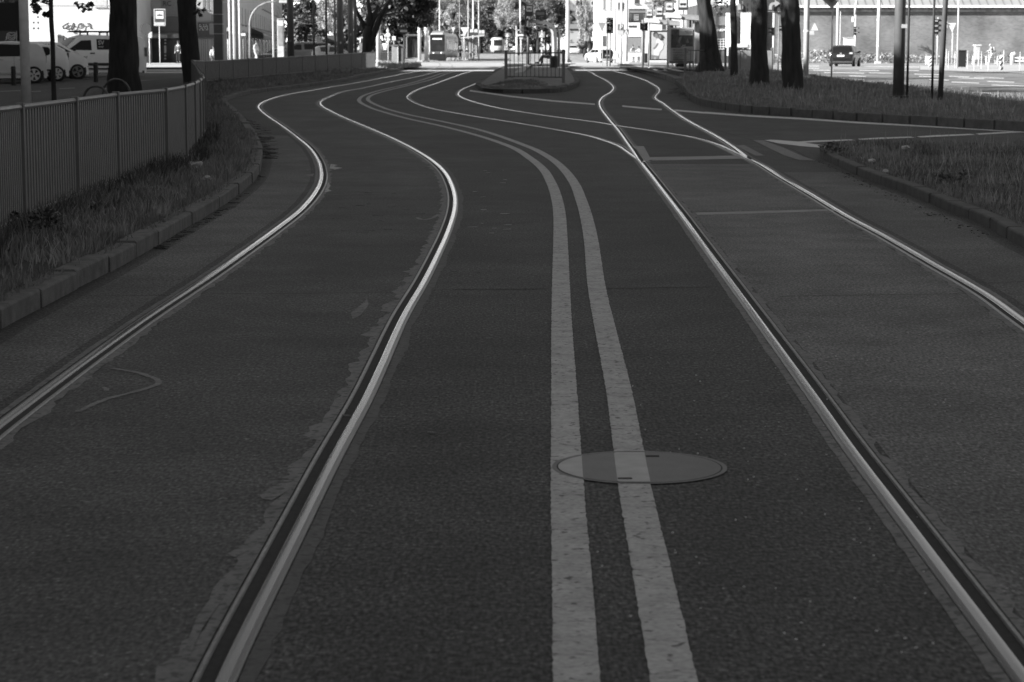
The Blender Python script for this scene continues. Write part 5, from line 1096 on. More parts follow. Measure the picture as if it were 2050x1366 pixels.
obj('limb', MB().tube([P(u, v, 127) for u, v in ((734, 62), (724, 42), (713, 22), (706, -5))], [.16, .13, .11, .08], 9).tube([P(u, v, 127) for u, v in ((737, 58), (741, 30), (736, -4))], [.2, .15, .1], 9).tube([P(u, v, 127) for u, v in ((739, 60), (748, 40), (757, 10))], [.16, .12, .08], 9).tube([P(u, v, 127) for u, v in ((735, 128), (735, 70), (737, 52))], [.34, .25, .23], 12), BARK, t, smooth=True)
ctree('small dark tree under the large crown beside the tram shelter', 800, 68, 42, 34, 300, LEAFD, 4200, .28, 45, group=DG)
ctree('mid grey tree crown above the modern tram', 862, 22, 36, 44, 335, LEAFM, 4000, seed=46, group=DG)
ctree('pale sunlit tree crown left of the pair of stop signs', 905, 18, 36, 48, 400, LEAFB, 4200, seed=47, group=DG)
ctree('dark tree crown behind the stop plates of the far shelter', 962, 52, 40, 48, 440, LEAFD, 4200, seed=48, group=DG)
ctree('mid grey tree crown high over the far shelter', 945, -4, 48, 38, 425, LEAFM, 4200, seed=54, group=DG)
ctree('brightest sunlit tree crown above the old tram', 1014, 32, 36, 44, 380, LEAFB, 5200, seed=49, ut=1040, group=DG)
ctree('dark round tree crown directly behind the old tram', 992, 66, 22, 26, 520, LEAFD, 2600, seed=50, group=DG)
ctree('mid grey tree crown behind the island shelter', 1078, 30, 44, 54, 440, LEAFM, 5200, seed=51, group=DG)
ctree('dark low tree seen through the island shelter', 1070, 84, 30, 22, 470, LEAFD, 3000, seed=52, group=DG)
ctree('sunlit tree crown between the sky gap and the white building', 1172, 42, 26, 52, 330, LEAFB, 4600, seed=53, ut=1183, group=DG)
ctree('small dark pine top against the bright sky gap', 1160, 14, 9, 22, 420, LEAFD, 900, seed=55, ut=1166, group=DG)
ctree('low dark bushy tree behind the crossing signs', 1172, 88, 20, 14, 350, LEAFD, 2200, seed=56, group=DG)
ctree('pale tree crown rising above the stop sign group', 1322, 4, 34, 30, 225, LEAFB, 2600, seed=57, ut=1350)
# wood that closes the view at the end of the street
m = MB(); k = 0
for i, u in enumerate(range(540, 1125, 26)): 
    cm, _ = crown_mb(tuple(P(u, 58 - (i * 37 % 23), 560 + (i * 53 % 40))), (5.6, 4, 9.5), 1100, .62, 60 + i, 16); m.add(cm.v, cm.f)
tag(obj('far_wood', m, M('far_leaves', .12, .6, var=.5, scale=.3)), 'far grey mass of trees closing the street behind the trams', 'wood', kind='stuff')  # leaf tone lightened in place of distance haze
cm, _ = crown_mb((P(1530, 112, 200).x + 6, 203, zg(200) + .4), (9, .8, .8), 1500, .14, 90, 30); tag(obj('weeds', cm, LEAFB), 'sunlit weeds along the foot of the brick hall', 'weeds', kind='stuff')
cm, _ = crown_mb((P(1750, 112, 200).x + 6, 203.5, zg(200) + .3), (13, .7, .7), 1500, .13, 91, 40); tag(obj('weeds', cm, LEAFB), 'pale weeds before the brick hall beside the white posts', 'weeds', kind='stuff')
t = thing('fallen_branch', 'bare twiggy branch leaning against the brick hall behind the posts', 'branch', P(1850, 110, 190)); m = MB(); rr = random.Random(5)
for i in range(14):
    a, b = P(1872 - rr.uniform(0, 8), 110 - rr.uniform(0, 5), 190), P(1836 + rr.uniform(0, 20), 88 + rr.uniform(0, 12), 190); m.tube([a, a.lerp(b, .5) + Vector((0, 0, .1)), b], [.05, .03, .012], 5)
obj('twigs', m, DARK, t)
# ================================================================ vehicles
TYRE = M('tyre_rubber', .014, .8); RIM = M('alloy_rim', .45, .3, .6); 
def paint(name, v, metal=.0, rough=.25): return M(name, v, rough, metal, var=.03, spec=.6)
CGL = M('car_window_glass', .012, .12, var=0, spec=.25)
def wheel(t, x, y, r, w_, side, rimv=RIM, spokes=5):
    q = obj('wheel', MB().tube([(x, y - w_ / 2, r), (x, y - w_ / 2 + .03, r), (x, y + w_ / 2 - .03, r), (x, y + w_ / 2, r)], [r * .93, r, r, r * .93], 22), TYRE, t, local=True)
    m = MB(); yy = y + side * w_ / 2; yo = yy + side * .012
    for k in range(spokes):
        a = 2 * math.pi * k / spokes + .3; ca, sa = math.cos(a), math.sin(a); u = r * .66; h1, h2 = r * .09, r * .2
        pl = [(x + ca * r * .08 - sa * h1, yy, r + sa * r * .08 + ca * h1), (x + ca * r * .08 + sa * h1, yy, r + sa * r * .08 - ca * h1), (x + ca * u + sa * h2, yy, r + sa * u - ca * h2), (x + ca * u - sa * h2, yy, r + sa * u + ca * h2)]
        m.prism(pl, (0, side * .015, 0))
    n = 22; V0 = len(m.v)
    for k in range(n): a = 2 * math.pi * k / n; m.v += [(x + math.cos(a) * r * .62, yo, r + math.sin(a) * r * .62), (x + math.cos(a) * r * .72, yo, r + math.sin(a) * r * .72)]
    m.f += [(V0 + 2 * k, V0 + 2 * k + 1, V0 + (2 * k + 3) % (2 * n), V0 + (2 * k + 2) % (2 * n)) for k in range(n)]
    obj('rim', m, rimv, q, local=True)
def car(label, loc, rz, prof, W_, belt, wins, wheels, body, r=.32, front=None, sc_=1., name='parked_car', cat='car', group=None, lamps=(), rear=None, spokes=5, rimv=RIM, mirrors=None, plate_=None, roofw=.74, ends=True):
    """prof: (x, ztop) stations tail to nose; wins: side-window polygons (x, z); front/rear: (x_low, z_low, x_high, z_high) of the screens"""
    t = thing(name, label, cat, loc, rz, group); t.scale = (sc_,) * 3; hw = W_ / 2
    def top(x):
        for (a, za), (b, zb) in zip(prof, prof[1:]):
            if x <= b: return za + (zb - za) * (x - a) / (b - a + 1e-9)
        return prof[-1][1]
    xs = sorted(set([p[0] for p in prof] + [prof[0][0] + (prof[-1][0] - prof[0][0]) * i / 26 for i in range(27)])); zr = max(z for _, z in prof)
    L0, L1 = prof[0][0], prof[-1][0]
    def half(x, z):                          # body half width
        e = min(1, min(x - L0, L1 - x) / .45 + .0) if ends else 1; k = hw * (.86 + .14 * math.sqrt(max(0, 1 - (1 - max(0, e)) ** 2)))
        if z > belt: k *= 1 - (1 - roofw) * min(1, (z - belt) / max(.1, zr - belt)) ** 1.15
        elif z < .45: k *= .95
        return k
    rings = []
    for x in xs:
        zt = top(x); zs = [.2, .34, .55, min(belt * .85, zt - .06), min(belt, zt - .03)]; 
        if zt > belt + .05: zs += [belt + (zt - belt) * .5, zt - .045]
        else: zs += [min(belt, zt) - .02, zt - .01]
        ring = [Vector((x, half(x, z), z)) for z in zs] + [Vector((x, half(x, zt) * .82, zt)), Vector((x, half(x, zt) * .35, zt + .012))]
        rings.append(ring + [Vector((q.x, -q.y, q.z)) for q in reversed(ring)])
    m = MB(); n = len(rings[0]); m.v = [tuple(q) for rg in rings for q in rg]
    for i in range(len(rings) - 1):
        for k in range(n): m.f.append((i * n + k, i * n + (k + 1) % n, (i + 1) * n + (k + 1) % n, (i + 1) * n + k))
    m.f += [tuple(range(n)), tuple((len(rings) - 1) * n + k for k in range(n))[::-1]]
    o = obj('body', m, body, t, smooth=True, local=True); o.data.set_sharp_from_angle(angle=rad(32))
    for poly in wins:
        for s_ in (1, -1):
            obj('window', MB().prism([(x, s_ * (half(x, z) - .02), z) for x, z in poly], (0, s_ * .03, 0)), CGL, t, local=True)
    for scr, nm in ((front, 'windscreen'), (rear, 'rear_window')):
        if scr:
            x0, z0, x1, z1 = scr; d = .012 if x0 > x1 else -.012; q = MB(); K = 5
            for k in range(K + 1):
                x = x0 + (x1 - x0) * k / K; z = top(x); w_ = half(x, z) * .8; q.v += [(x + d, -w_, z + .01), (x + d, -w_ * .4, z + .022), (x + d, w_ * .4, z + .022), (x + d, w_, z + .01)]
            q.f = [(4 * k + j, 4 * k + j + 1, 4 * k + j + 5, 4 * k + j + 4) for k in range(K) for j in range(3)]
            obj(nm, q, CGL, t, local=True)
    for x in wheels:
        for s_ in (1, -1):
            obj('wheel_arch', MB().disc((x, s_ * (half(x, .4) + .005), r + .02), r * 1.17, (0, s_, 0), .04, 22), BLACK, t, local=True); wheel(t, x, s_ * (hw - .07), r, .2, s_, rimv, spokes)
    obj('sill', MB().box((L0 + .12, -hw * .93, .17), (L1 - .12, hw * .93, .27)), BLACK, t, local=True)
    for nm, a, b, mt in lamps: obj(nm, MB().box(a, b), mt, t, local=True)
    if mirrors:
        for s_ in (1, -1): obj('mirror', MB().ball((mirrors, s_ * (hw + .06), belt + .06), .1, (.7, 1, .75), 8, 6), body if mirrors > 9 else BLACK, t, local=True)
    if plate_: obj('number_plate', MB().box(*plate_), WHITE, t, local=True)
    return t
SILV, SILV2, WHT, BLK, GRYC = paint('silver_paint', .6, .0, .3), paint('pale_silver_paint', .82, .0, .3), paint('white_car_paint', .92), paint('black_car_paint', .012, 0, .15), paint('grey_car_paint', .12, .4)
LAMPR, LAMPW = M('tail_lamp', .12, .2), glassy('head_lamp_glass', .5, .1)
PC = 'cars parked at the left kerb'
def at(u, Y, h=0): p = P(u, 100, Y); return (p.x, Y, zg(Y) + h)
# the cars: +x is the nose
MPV = [(-1.88, .75), (-1.86, 1.05), (-1.74, 1.42), (-1.55, 1.56), (-.6, 1.64), (.3, 1.6), (.75, 1.42), (1.15, 1.06), (1.9, .92), (2.18, .72), (2.22, .5)]
a = at(-8, 87.6); car('long silver car half hidden by the grey mast at the left edge', a, math.pi + .3, MPV, 1.8, 1.02, [[(-1.12, 1.06), (-1.1, 1.5), (-.05, 1.53), (-.05, 1.04)], [(.05, 1.04), (.05, 1.51), (.35, 1.47), (.85, 1.08)]], (-1.37, 1.4), SILV, .33, (1.12, 1.07, .62, 1.5), group=PC, lamps=[('door_handle', (-.98, .9, .9), (-.8, .93, .94), LITG), ('door_handle', (-.2, .9, .9), (-.02, .93, .94), LITG), ('tail_lamp', (-1.88, .5, .8), (-1.8, .8, 1.1), LAMPR), ('door_seam', (-.62, .885, .3), (-.61, .905, 1.05), DARK), ('side_trim', (-1.0, .9, .36), (1.0, .915, .42), LITG)], rear=(-1.855, 1.08, -1.76, 1.4))
HATCH = [(-1.74, .6), (-1.72, .95), (-1.6, 1.28), (-1.3, 1.44), (-.4, 1.52), (.35, 1.46), (1.1, 1.02), (1.75, .86), (2.0, .66), (2.05, .45)]
a = at(47, 90.8); car('silver hatchback behind the long silver car, its quarter window showing', a, math.pi + .3, HATCH, 1.74, .98, [[(-.98, 1.1), (-1.0, 1.3), (-.92, 1.38), (-.47, 1.41), (-.72, 1.02), (-.9, 1.05)], [(-.4, 1.0), (-.2, 1.4), (.3, 1.38), (.85, 1.0)]], (-1.24, 1.25), SILV2, .31, (1.08, 1.02, .5, 1.38), group=PC, lamps=[('mirror_flap', (-.76, .86, .9), (-.62, .9, 1.06), BLACK), ('door_handle', (-1.2, .86, .9), (-1.02, .9, .94), DARK), ('reflector', (-.98, .85, .42), (-.8, .89, .48), BLACK), ('tail_lamp', (-1.74, .5, .85), (-1.66, .76, 1.1), LAMPR)], spokes=6)
EV = [(-1.95, .6), (-1.93, 1.0), (-1.8, 1.42), (-1.4, 1.56), (.1, 1.58), (.5, 1.5), (1.0, 1.18), (1.3, 1.04), (1.55, .86), (1.62, .55)]
a = at(96, 94.4); car('white compact car with a dark window band and dark wheels behind the young tree', a, .28, EV, 1.72, 1.12, [[(-1.5, 1.3), (-1.3, 1.46), (-.1, 1.48), (-.1, 1.2)], [(-.05, 1.2), (-.05, 1.48), (.45, 1.4), (.9, 1.14)]], (-1.25, 1.15), WHT, .32, (.98, 1.19, .54, 1.46), group=PC, lamps=[('head_lamp', (1.38, -.8, .84), (1.56, -.5, .94), LAMPW), ('side_slit', (.72, -.875, .93), (.8, -.85, 1.12), DARK)], spokes=4, rimv=M('dark_alloy', .2, .3, .5))
VAN = [(-2.2, .6), (-2.19, 1.2), (-2.08, 1.72), (-1.9, 1.8), (.55, 1.84), (.95, 1.72), (1.55, 1.22), (1.75, 1.1), (2.1, 1.0), (2.22, .7), (2.24, .45)]
a = at(186, 98.5); vn = car('white delivery van with a roof rack and dark side stripes', a, math.pi + .5, VAN, 1.82, 1.15, [[(.35, 1.17), (.35, 1.62), (.8, 1.6), (1.4, 1.2)], [(-.65, 1.2), (-.65, 1.66), (.1, 1.66), (.1, 1.2)]], (-1.4, 1.42), WHT, .33, (1.52, 1.22, .98, 1.66), name='delivery_van', cat='van', lamps=[('side_stripe', (-1.0, .9, .5), (1.05, .925, .62), BLACK), ('lower_stripe', (-1.0, .9, .33), (1.05, .925, .40), BLACK), ('door_handle', (.22, .9, 1.02), (.42, .94, 1.07), BLACK), ('head_lamp', (1.95, .5, .82), (2.2, .84, .98), LAMPW), ('door_text', (.55, .905, .88), (1.0, .92, .91), MIDG), ('door_emblem', (1.03, .905, .85), (1.1, .92, .95), MIDG), ('tail_lamp', (-2.2, .72, .9), (-2.1, .9, 1.3), LAMPR)], roofw=.86, mirrors=1.15)
rk = MB(); 
for s_ in (.55, -.55): rk.box((-1.6, s_ - .02, 1.96), (1.0, s_ + .02, 2.0))
for x in (-1.4, -.5, .4): rk.box((x - .03, -.6, 1.93), (x + .03, .6, 1.97)); rk.box((x - .03, .5, 1.8), (x + .03, .56, 1.95)); rk.box((x - .03, -.56, 1.8), (x + .03, -.5, 1.95))
rk.box((-.9, -.3, 1.99), (1.0, .2, 2.03)); obj('roof_rack', rk, BLACK, vn, local=True)
def vtext(body, x, z, size, par, y):
    o = text(body, (0, 0, 0), size, SW, par, ext=.006); o.location = (x, y, z); o.rotation_euler = (rad(90), 0, math.pi); return o
vtext('SV', .06, 1.42, .26, vn, .93); vtext('SYST', .04, 1.28, .11, vn, .935)
# dark car in the right street
SUV = [(-2.1, .5), (-2.08, .85), (-2.0, 1.1), (-1.75, 1.42), (-1.4, 1.52), (-.2, 1.56), (.35, 1.48), (1.0, 1.08), (1.75, .92), (2.05, .7), (2.1, .45)]
a = at(1692, 147); car('black hatchback driving away before the brick hall, white number plate', (a[0], 147, zg(147)), rad(73), SUV, 1.8, 1.0, [[(-1.6, 1.08), (-1.5, 1.38), (-.6, 1.44), (-.6, 1.06)], [(-.55, 1.06), (-.55, 1.44), (.25, 1.42), (.85, 1.05)]], (-1.3, 1.3), BLK, .33, (1.0, 1.07, .42, 1.44), sc_=.9, name='car', rear=(-2.04, 1.06, -1.8, 1.4), plate_=((-2.13, -.26, .72), (-2.09, .26, .84)), lamps=[('tail_lamp', (-2.1, -.85, .92), (-1.98, -.62, 1.02), LAMPW), ('tail_lamp', (-2.1, .62, .92), (-1.98, .85, 1.02), LAMPW), ('bumper', (-2.13, -.82, .3), (-2.05, .82, .38), DARK), ('roof_highlight', (-1.75, -.5, 1.5), (-1.6, .5, 1.53), DARK), ('badge', (-2.1, -.06, .9), (-2.06, .06, 1.0), RIM)], mirrors=.75)
a = at(1200, 222); car('silver and dark car turning away at the far crossing', (a[0], 222, zg(222)), rad(112), SUV, 1.8, 1.0, [[(-1.6, 1.08), (-1.5, 1.38), (-.6, 1.44), (-.6, 1.06)], [(-.55, 1.06), (-.55, 1.44), (.25, 1.42), (.85, 1.05)]], (-1.3, 1.3), SILV, .33, (1.0, 1.07, .42, 1.44), sc_=.92, name='car', rear=(-2.04, 1.06, -1.8, 1.4), plate_=((-2.13, -.26, .72), (-2.09, .26, .84)), lamps=[('tailgate', (-2.12, -.8, .45), (-2.06, .8, 1.02), DARK)])
FG = 'cars waiting behind the far end of the left fence'
a = at(558, 215, -.15); car('dark car with a pale interior gleam behind the far fence', a, math.pi + .7, SUV, 1.8, 1.0, [[(-1.6, 1.08), (-1.5, 1.38), (-.6, 1.44), (-.6, 1.06)], [(-.55, 1.06), (-.55, 1.44), (.25, 1.42), (.85, 1.05)]], (-1.3, 1.3), BLK, .33, (1.0, 1.07, .42, 1.44), name='car', group=FG)
a = at(603, 185); car('dark van standing between the dark round mast and the white car', a, math.pi + .5, VAN, 1.85, 1.15, [[(.35, 1.17), (.35, 1.62), (.8, 1.6), (1.4, 1.2)], [(-1.9, 1.2), (-1.9, 1.66), (.1, 1.66), (.1, 1.2)]], (-1.4, 1.42), GRYC, .33, (1.52, 1.22, .98, 1.66), name='car', group=FG, roofw=.86)
a = at(622, 196); car('white car seen over the far fence, left of the pale van', a, math.pi + 1.0, HATCH, 1.74, .98, [[(-1.13, 1.02), (-1.2, 1.38), (-.6, 1.4), (-.6, 1.0)], [(-.5, 1.0), (-.4, 1.4), (.3, 1.38), (.85, 1.0)]], (-1.24, 1.25), WHT, .31, (1.08, 1.02, .5, 1.38), name='car', group=FG)
a = at(640, 205); car('white van seen from behind with a dark rear window over the far fence', a, rad(100), VAN, 1.82, 1.15, [[(.35, 1.17), (.35, 1.62), (.8, 1.6), (1.4, 1.2)]], (-1.4, 1.42), WHT, .33, None, name='delivery_van', cat='van', group=FG, rear=(-2.2, 1.2, -2.1, 1.64), roofw=.86, ends=False)
a = at(668, 180); car('grey hatchback at the kiosk, partly behind the plated dark mast', a, .2, HATCH, 1.74, .98, [[(-1.13, 1.02), (-1.2, 1.38), (-.6, 1.4), (-.6, 1.0)], [(-.5, 1.0), (-.4, 1.4), (.3, 1.38), (.85, 1.0)]], (-1.24, 1.25), GRYC, .31, (1.08, 1.02, .5, 1.38), name='car', group=FG)
a = at(1146, 400); car('pale car small in the distance right of the island mast', (a[0], 400, zg(400) + .1), rad(-80), SUV, 1.8, 1.0, [[(-1.6, 1.08), (-1.5, 1.38), (-.6, 1.44), (-.6, 1.06)]], (-1.3, 1.3), SILV, .33, (1.0, 1.07, .42, 1.44), name='car')
# ---------------------------------------------------------------- trams
p = P(875.5, 100, 296); t = thing('tram', 'modern dark-fronted low-floor tram with two lit headlamps', 'tram', (p.x, 296, 0), rad(90))
def tramloft(st, w0):                        # stations: (x from the nose, list of (half width, z))
    m = MB(); n = len(st[0][1]) * 2
    for x, ring in st:
        m.v += [(x, h, z) for h, z in ring] + [(x, -h, z) for h, z in reversed(ring)]
    for i in range(len(st) - 1):
        for k in range(n): m.f.append((i * n + k, i * n + (k + 1) % n, (i + 1) * n + (k + 1) % n, (i + 1) * n + k))
    m.f += [tuple(range(n)), tuple((len(st) - 1) * n + k for k in range(n))]
    return m
def trg(k, z0=.25, zt=3.75): return [(1.05 * k, z0), (1.2 * k, .9), (1.2 * k, 2.8), (1.12 * k, 3.35), (.8 * k, zt)]
TB = M('tram_side_silver', .5, .3, .2, var=.1)
o = obj('body', tramloft([(.0, [(.85, .3), (1.0, .9), (1.0, 2.6), (.95, 3.2), (.75, 3.5)]), (.25, trg(.93)), (.8, trg(1)), (27, trg(1))], 2.4), TB, t, smooth=True, local=True); o.data.set_sharp_from_angle(angle=rad(35))
obj('windscreen', MB().prism([(-.03, -.98, 1.25), (-.03, .98, 1.25), (-.03, 1.0, 2.7), (-.03, -1.0, 2.7)], (.1, 0, 0)), M('tram_windscreen', .03, .08, var=.35, scale=1.2), t, local=True, bevel=.04)
obj('destination_display', MB().box((-.06, -1.0, 2.68), (.1, 1.0, 3.5)), M('tram_head_black', .012, .3), t, local=True, bevel=.05)
m = MB(); m.box((-.08, -.62, 2.85), (-.05, -.5, 3.02)); m.box((-.08, -.42, 2.85), (-.05, -.28, 3.02)); m.box((-.08, -.2, 2.86), (-.05, .6, 3.01)); m.v = [(x, -y, z) for x, y, z in m.v]; obj('display_text', m, emit('display_light', .8, .5), t, local=True)
obj('bumper_band', MB().box((-.05, -1.06, .93), (.12, 1.06, 1.25)), M('tram_bumper_grey', .09, .5), t, local=True, bevel=.03); obj('skirt', MB().box((-.06, -1.1, .12), (.12, 1.1, .93)), M('tram_skirt_black', .008, .5), t, local=True, bevel=.04)
for y in (-.52, .52): obj('headlamp', MB().disc((-.07, y, 1.08), .07, (-1, 0, 0), .03, 14), emit('headlamp_light', .9, 1.0), t, local=True)
for s_ in (1, -1):
    for k in range(9): obj('side_window', MB().box((1.2 + k * 2.8, s_ * 1.2 - .015, 1.3), (3.5 + k * 2.8, s_ * 1.2 + .015, 2.75)), M('tram_side_glass', .10, .06, var=.5, scale=.5), t, local=True)
    for k in range(9): obj('door_seam', MB().box((.95 + k * 2.8, s_ * 1.2 - .02, .4), (1.1 + k * 2.8, s_ * 1.2 + .02, 3.3)), DARK, t, local=True)
obj('roof_unit', MB().box((1.5, -.8, 3.7), (12, .8, 4.0)), MIDG, t, local=True)
pg = MB().tube([(7, -.5, 4.0), (8.2, -.5, 4.7), (7.2, -.5, 5.5)], .05, 6).tube([(7, .5, 4.0), (8.2, .5, 4.7), (7.2, .5, 5.5)], .05, 6).tube([(7.2, -.9, 5.5), (7.2, .9, 5.5)], .06, 6); obj('pantograph', pg, DARK, t, local=True)
t.rotation_euler = (0, 0, rad(88.0))
p = P(997, 100, 415); t = thing('tram', 'small white old-fashioned rounded tram coming down the middle of the street', 'tram', (p.x, 415, zg(415) - .15), rad(92))
o = obj('body', tramloft([(0, [(.7, .55), (.95, 1.0), (.95, 1.9), (.85, 2.8), (.5, 3.05)]), (.3, [(.9, .5), (1.1, 1.0), (1.1, 1.9), (1.05, 2.8), (.7, 3.15)]), (1, [(1.1, .45), (1.2, 1.0), (1.2, 1.9), (1.15, 2.75), (.8, 3.2)]), (14, [(1.1, .45), (1.2, 1.0), (1.2, 1.9), (1.15, 2.75), (.8, 3.2)])], 0), M('cream_tram_paint', .5, .4), t, smooth=True, local=True)
obj('windscreen', MB().prism([(-.04, -.85, 1.65), (-.04, .85, 1.65), (.0, .8, 2.75), (.0, -.8, 2.75)], (.08, 0, 0)), GLASS, t, local=True); obj('bumper', MB().box((-.15, -.75, .3), (.2, .75, .8)), BLACK, t, local=True); obj('headlamp', MB().disc((-.06, 0, 1.25), .12, (-1, 0, 0), .05, 12), LITG, t, local=True)
for s_ in (1, -1):
    for k in range(6): obj('side_window', MB().box((1.2 + k * 2, s_ * 1.2 - .02, 1.75), (2.9 + k * 2, s_ * 1.2 + .02, 2.65)), GLASS, t, local=True)
obj('pantograph', MB().tube([(4, 0, 3.2), (5, 0, 4.1), (4.2, 0, 5)], .04, 6), DARK, t, local=True)
# far tram shelter with glass, left of the modern tram, and the one by the waiting people
t = thing('tram_shelter', 'dark glazed tram shelter with a rounded frame left of the modern tram', 'tram shelter', at(825, 262))
m = MB(); 
for q in ((812.5, 70.5, 842, 74), (812.5, 70.5, 815, 116)): pbox(m, *q, 262, .2)
obj('frame', m, MIDG, t); obj('glass', pbox(MB(), 815, 74, 842, 116, 262.3, .06), M('shelter_dark_glass', .03, .1, var=.9, scale=1.5, stretch=(4, 1, .4)), t); obj('roof', pbox(MB(), 812, 69.5, 843, 71, 261.5, 2.2), MIDG, t)
t = thing('tram_shelter', 'far tram shelter with a thin sloping roof behind the waiting people', 'tram shelter', at(945, 284))
m = MB(); z0, z1 = P(0, 76, 284).z, P(0, 71, 284).z; xa, xb = P(923, 75, 284).x, P(969, 75, 284).x
m.add([(xa, 283, z0 - .1), (xb, 283, z1 - .1), (xb, 286, z1 - .1), (xa, 286, z0 - .1), (xa, 283, z0 + .06), (xb, 283, z1 + .06), (xb, 286, z1 + .06), (xa, 286, z0 + .06)], [(0, 3, 2, 1), (4, 5, 6, 7), (0, 1, 5, 4), (1, 2, 6, 5), (2, 3, 7, 6), (3, 0, 4, 7)]); obj('roof', m, LITG, t)
m = MB(); [pbox(m, u, 77, u + wd, 116, 285.5, .08) for u, wd in ((925, 1), (930.5, .8), (939, 1.2), (941.5, .8), (945, 1.6), (949, 1), (952, 2))]; obj('posts', m, LITG, t); obj('glass', pbox(MB(), 924, 78, 956, 115, 285.7, .05), M('shelter_mid_glass', .12, .2, var=.8, scale=1.2, stretch=(5, 1, .2)), t)
# ================================================================ street cabinets, bollards, bins, posts
t = thing('street_cabinet', 'grey two-part street cabinet in dry sunlit grass right of the bright mast', 'street cabinet', at(796, 138, .1))
obj('cabinet_body', pbox(MB(), 784.5, 90.5, 797, 130, 138, .5), M('cabinet_grey', .26, .6), t, bevel=.015); obj('cabinet_body', pbox(MB(), 797.2, 89.5, 807.5, 131, 138.06, .55), M('cabinet_grey_dark', .13, .6), t, bevel=.015); obj('door_edge', pbox(MB(), 796.2, 92, 797, 130, 137.97, .04), WHITE, t); obj('lid', pbox(MB(), 784, 90, 797.3, 91.5, 137.9, .6), MIDG, t)
t = thing('street_cabinet', 'grey cabinet with a sticker-covered box on top left of the forked tree', 'street cabinet', at(725, 140)); obj('cabinet_body', pbox(MB(), 719.5, 86, 732, 112, 140, .4), M('cabinet_speckled', .15, .6, var=.5, scale=8), t); obj('upper_box', pbox(MB(), 720.5, 76, 731, 86, 140.05, .3), M('sticker_box', .2, .5, var=.7, scale=6), t); obj('white_plate', pbox(MB(), 720, 76, 722, 86, 139.98, .04), WHITE, t)
t = thing('street_cabinet', 'white cabinet standing behind the black car at the brick hall', 'street cabinet', at(1699, 176)); obj('cabinet_body', pbox(MB(), 1690.5, 75, 1709, 118, 176, .6), WHITE, t, bevel=.03); obj('lid', pbox(MB(), 1690, 74.6, 1709.5, 76, 175.9, .8), LITG, t)
t = thing('street_cabinet', 'pale grey cabinet behind the white posts, left of the walking person', 'street cabinet', at(1958, 172)); obj('cabinet_body', pbox(MB(), 1952, 91, 1962.5, 120, 172, .5), LITG, t, bevel=.03); obj('lid', pbox(MB(), 1951.5, 90, 1965, 91.5, 171.9, .7), WHITE, t)
t = thing('street_cabinet', 'dark tilted box before the white wall, left of the delivery van', 'street cabinet', at(118, 150)); obj('cabinet_body', pbox(MB(), 115, 71.5, 127, 92, 150, .5), M('dark_box', .04, .6, var=.4, scale=3), t, bevel=.02); obj('lid', ppoly(MB(), [(114, 72), (116, 69), (130, 75), (136, 80), (127, 76)], 149.9, .5), DARK, t)
t = thing('hoarding', 'dark hoarding with a pale outlined lion head at the far left', 'hoarding', at(16, 120)); obj('board', pbox(MB(), 0, 62, 33, 112, 120, .2), M('hoarding_grey', .06, .6), t); obj('dark_screen', pbox(MB(), -60, 6, 41.5, 112, 121, .3), M('hoarding_dark', .012, .8), t)
m = MB(); Yl = 119.97
for q in ([(11, 80.5), (14, 78), (12, 75), (14.5, 72), (13.5, 69), (17, 66.5), (20, 65.5), (24.5, 66.5), (28.5, 65.5), (31.5, 67)], [(15.5, 70), (18.2, 68.8), (19.5, 71), (18, 72.8), (16, 72)], [(26.5, 71), (28, 68.8), (30.5, 69.5), (30.2, 72), (28, 72.8)], [(19.5, 70.5), (22, 72.8), (24.5, 72), (26.5, 70.5)], [(17, 73), (16.5, 77), (19, 79.5), (23, 80), (27, 79.5), (30, 77), (30, 73)], [(18.5, 75.5), (20.5, 75), (21.5, 76)], [(25.5, 76), (27, 75), (29, 75.5)], [(22, 76), (23.5, 78), (25, 76)], [(12, 79), (14.5, 76.5), (13, 74)]): scrib(m, q, .02, Yl)
obj('lion_emblem', m, M('emblem_pale', .7, .5), t)
def bollard(name, label, u, v0, v1, wpx, mat, h=0., Y=None, cap=None, group=None, stripe=False):
    Y = Y or GY(v1, h); p = P(u, 100, Y); p.z = zg(Y) + h; r = wpx * S(Y) / 2; z1 = P(u, v0, Y).z; t = thing(name, label, 'bollard' if 'bollard' in name else 'post', p, group=group)
    obj('shaft', MB().tube([p - Vector((0, 0, .05)), Vector((p.x, p.y, z1 - .04)), Vector((p.x, p.y, z1))], [r, r, r * .8], 14), mat, t, smooth=False); obj('cap', MB().tube([(p.x, p.y, z1 - .1), (p.x, p.y, z1 - .07)], r * 1.06, 14), cap or DARK, t); return t
bollard('bollard', 'dark bollard left of the grey mast in front of the long silver car', 25.5, 133, 164, 9.5, BLACK, Y=84); bollard('bollard', 'dark bollard in front of the white van', 190.8, 125, 156, 9.5, BLACK, Y=89)
WP_ = 'slim white posts along the right street'
for u, v0, v1, lab in ((1895, 98, 131, 'with a pointed top, leftmost of the row'), (1899.5, 103, 136, 'just right of the pointed one'), (1912.5, 103, 136, 'directly left of the black bin'), (1925, 103, 136, 'standing in front of the black bin'), (1937.8, 102, 138, 'just right of the black bin'), (1951, 103, 142, 'in front of the pale grey cabinet'), (1959.5, 103, 132, 'right of the pale cabinet, shorter'), (1965.5, 103, 138, 'between cabinet and walking person'), (1979.5, 104, 141, 'directly beside the walking person'), (2010, 100, 128, 'behind the big striped beacon'), (2042.7, 104, 141, 'rightmost, before the barrier')):
    bollard('white_post', 'slim white post ' + lab, u, v0, v1, 1.7, M('post_white', .5, .5), h=.02, group=WP_)
SB = 'short white bollards of the far right pavement'
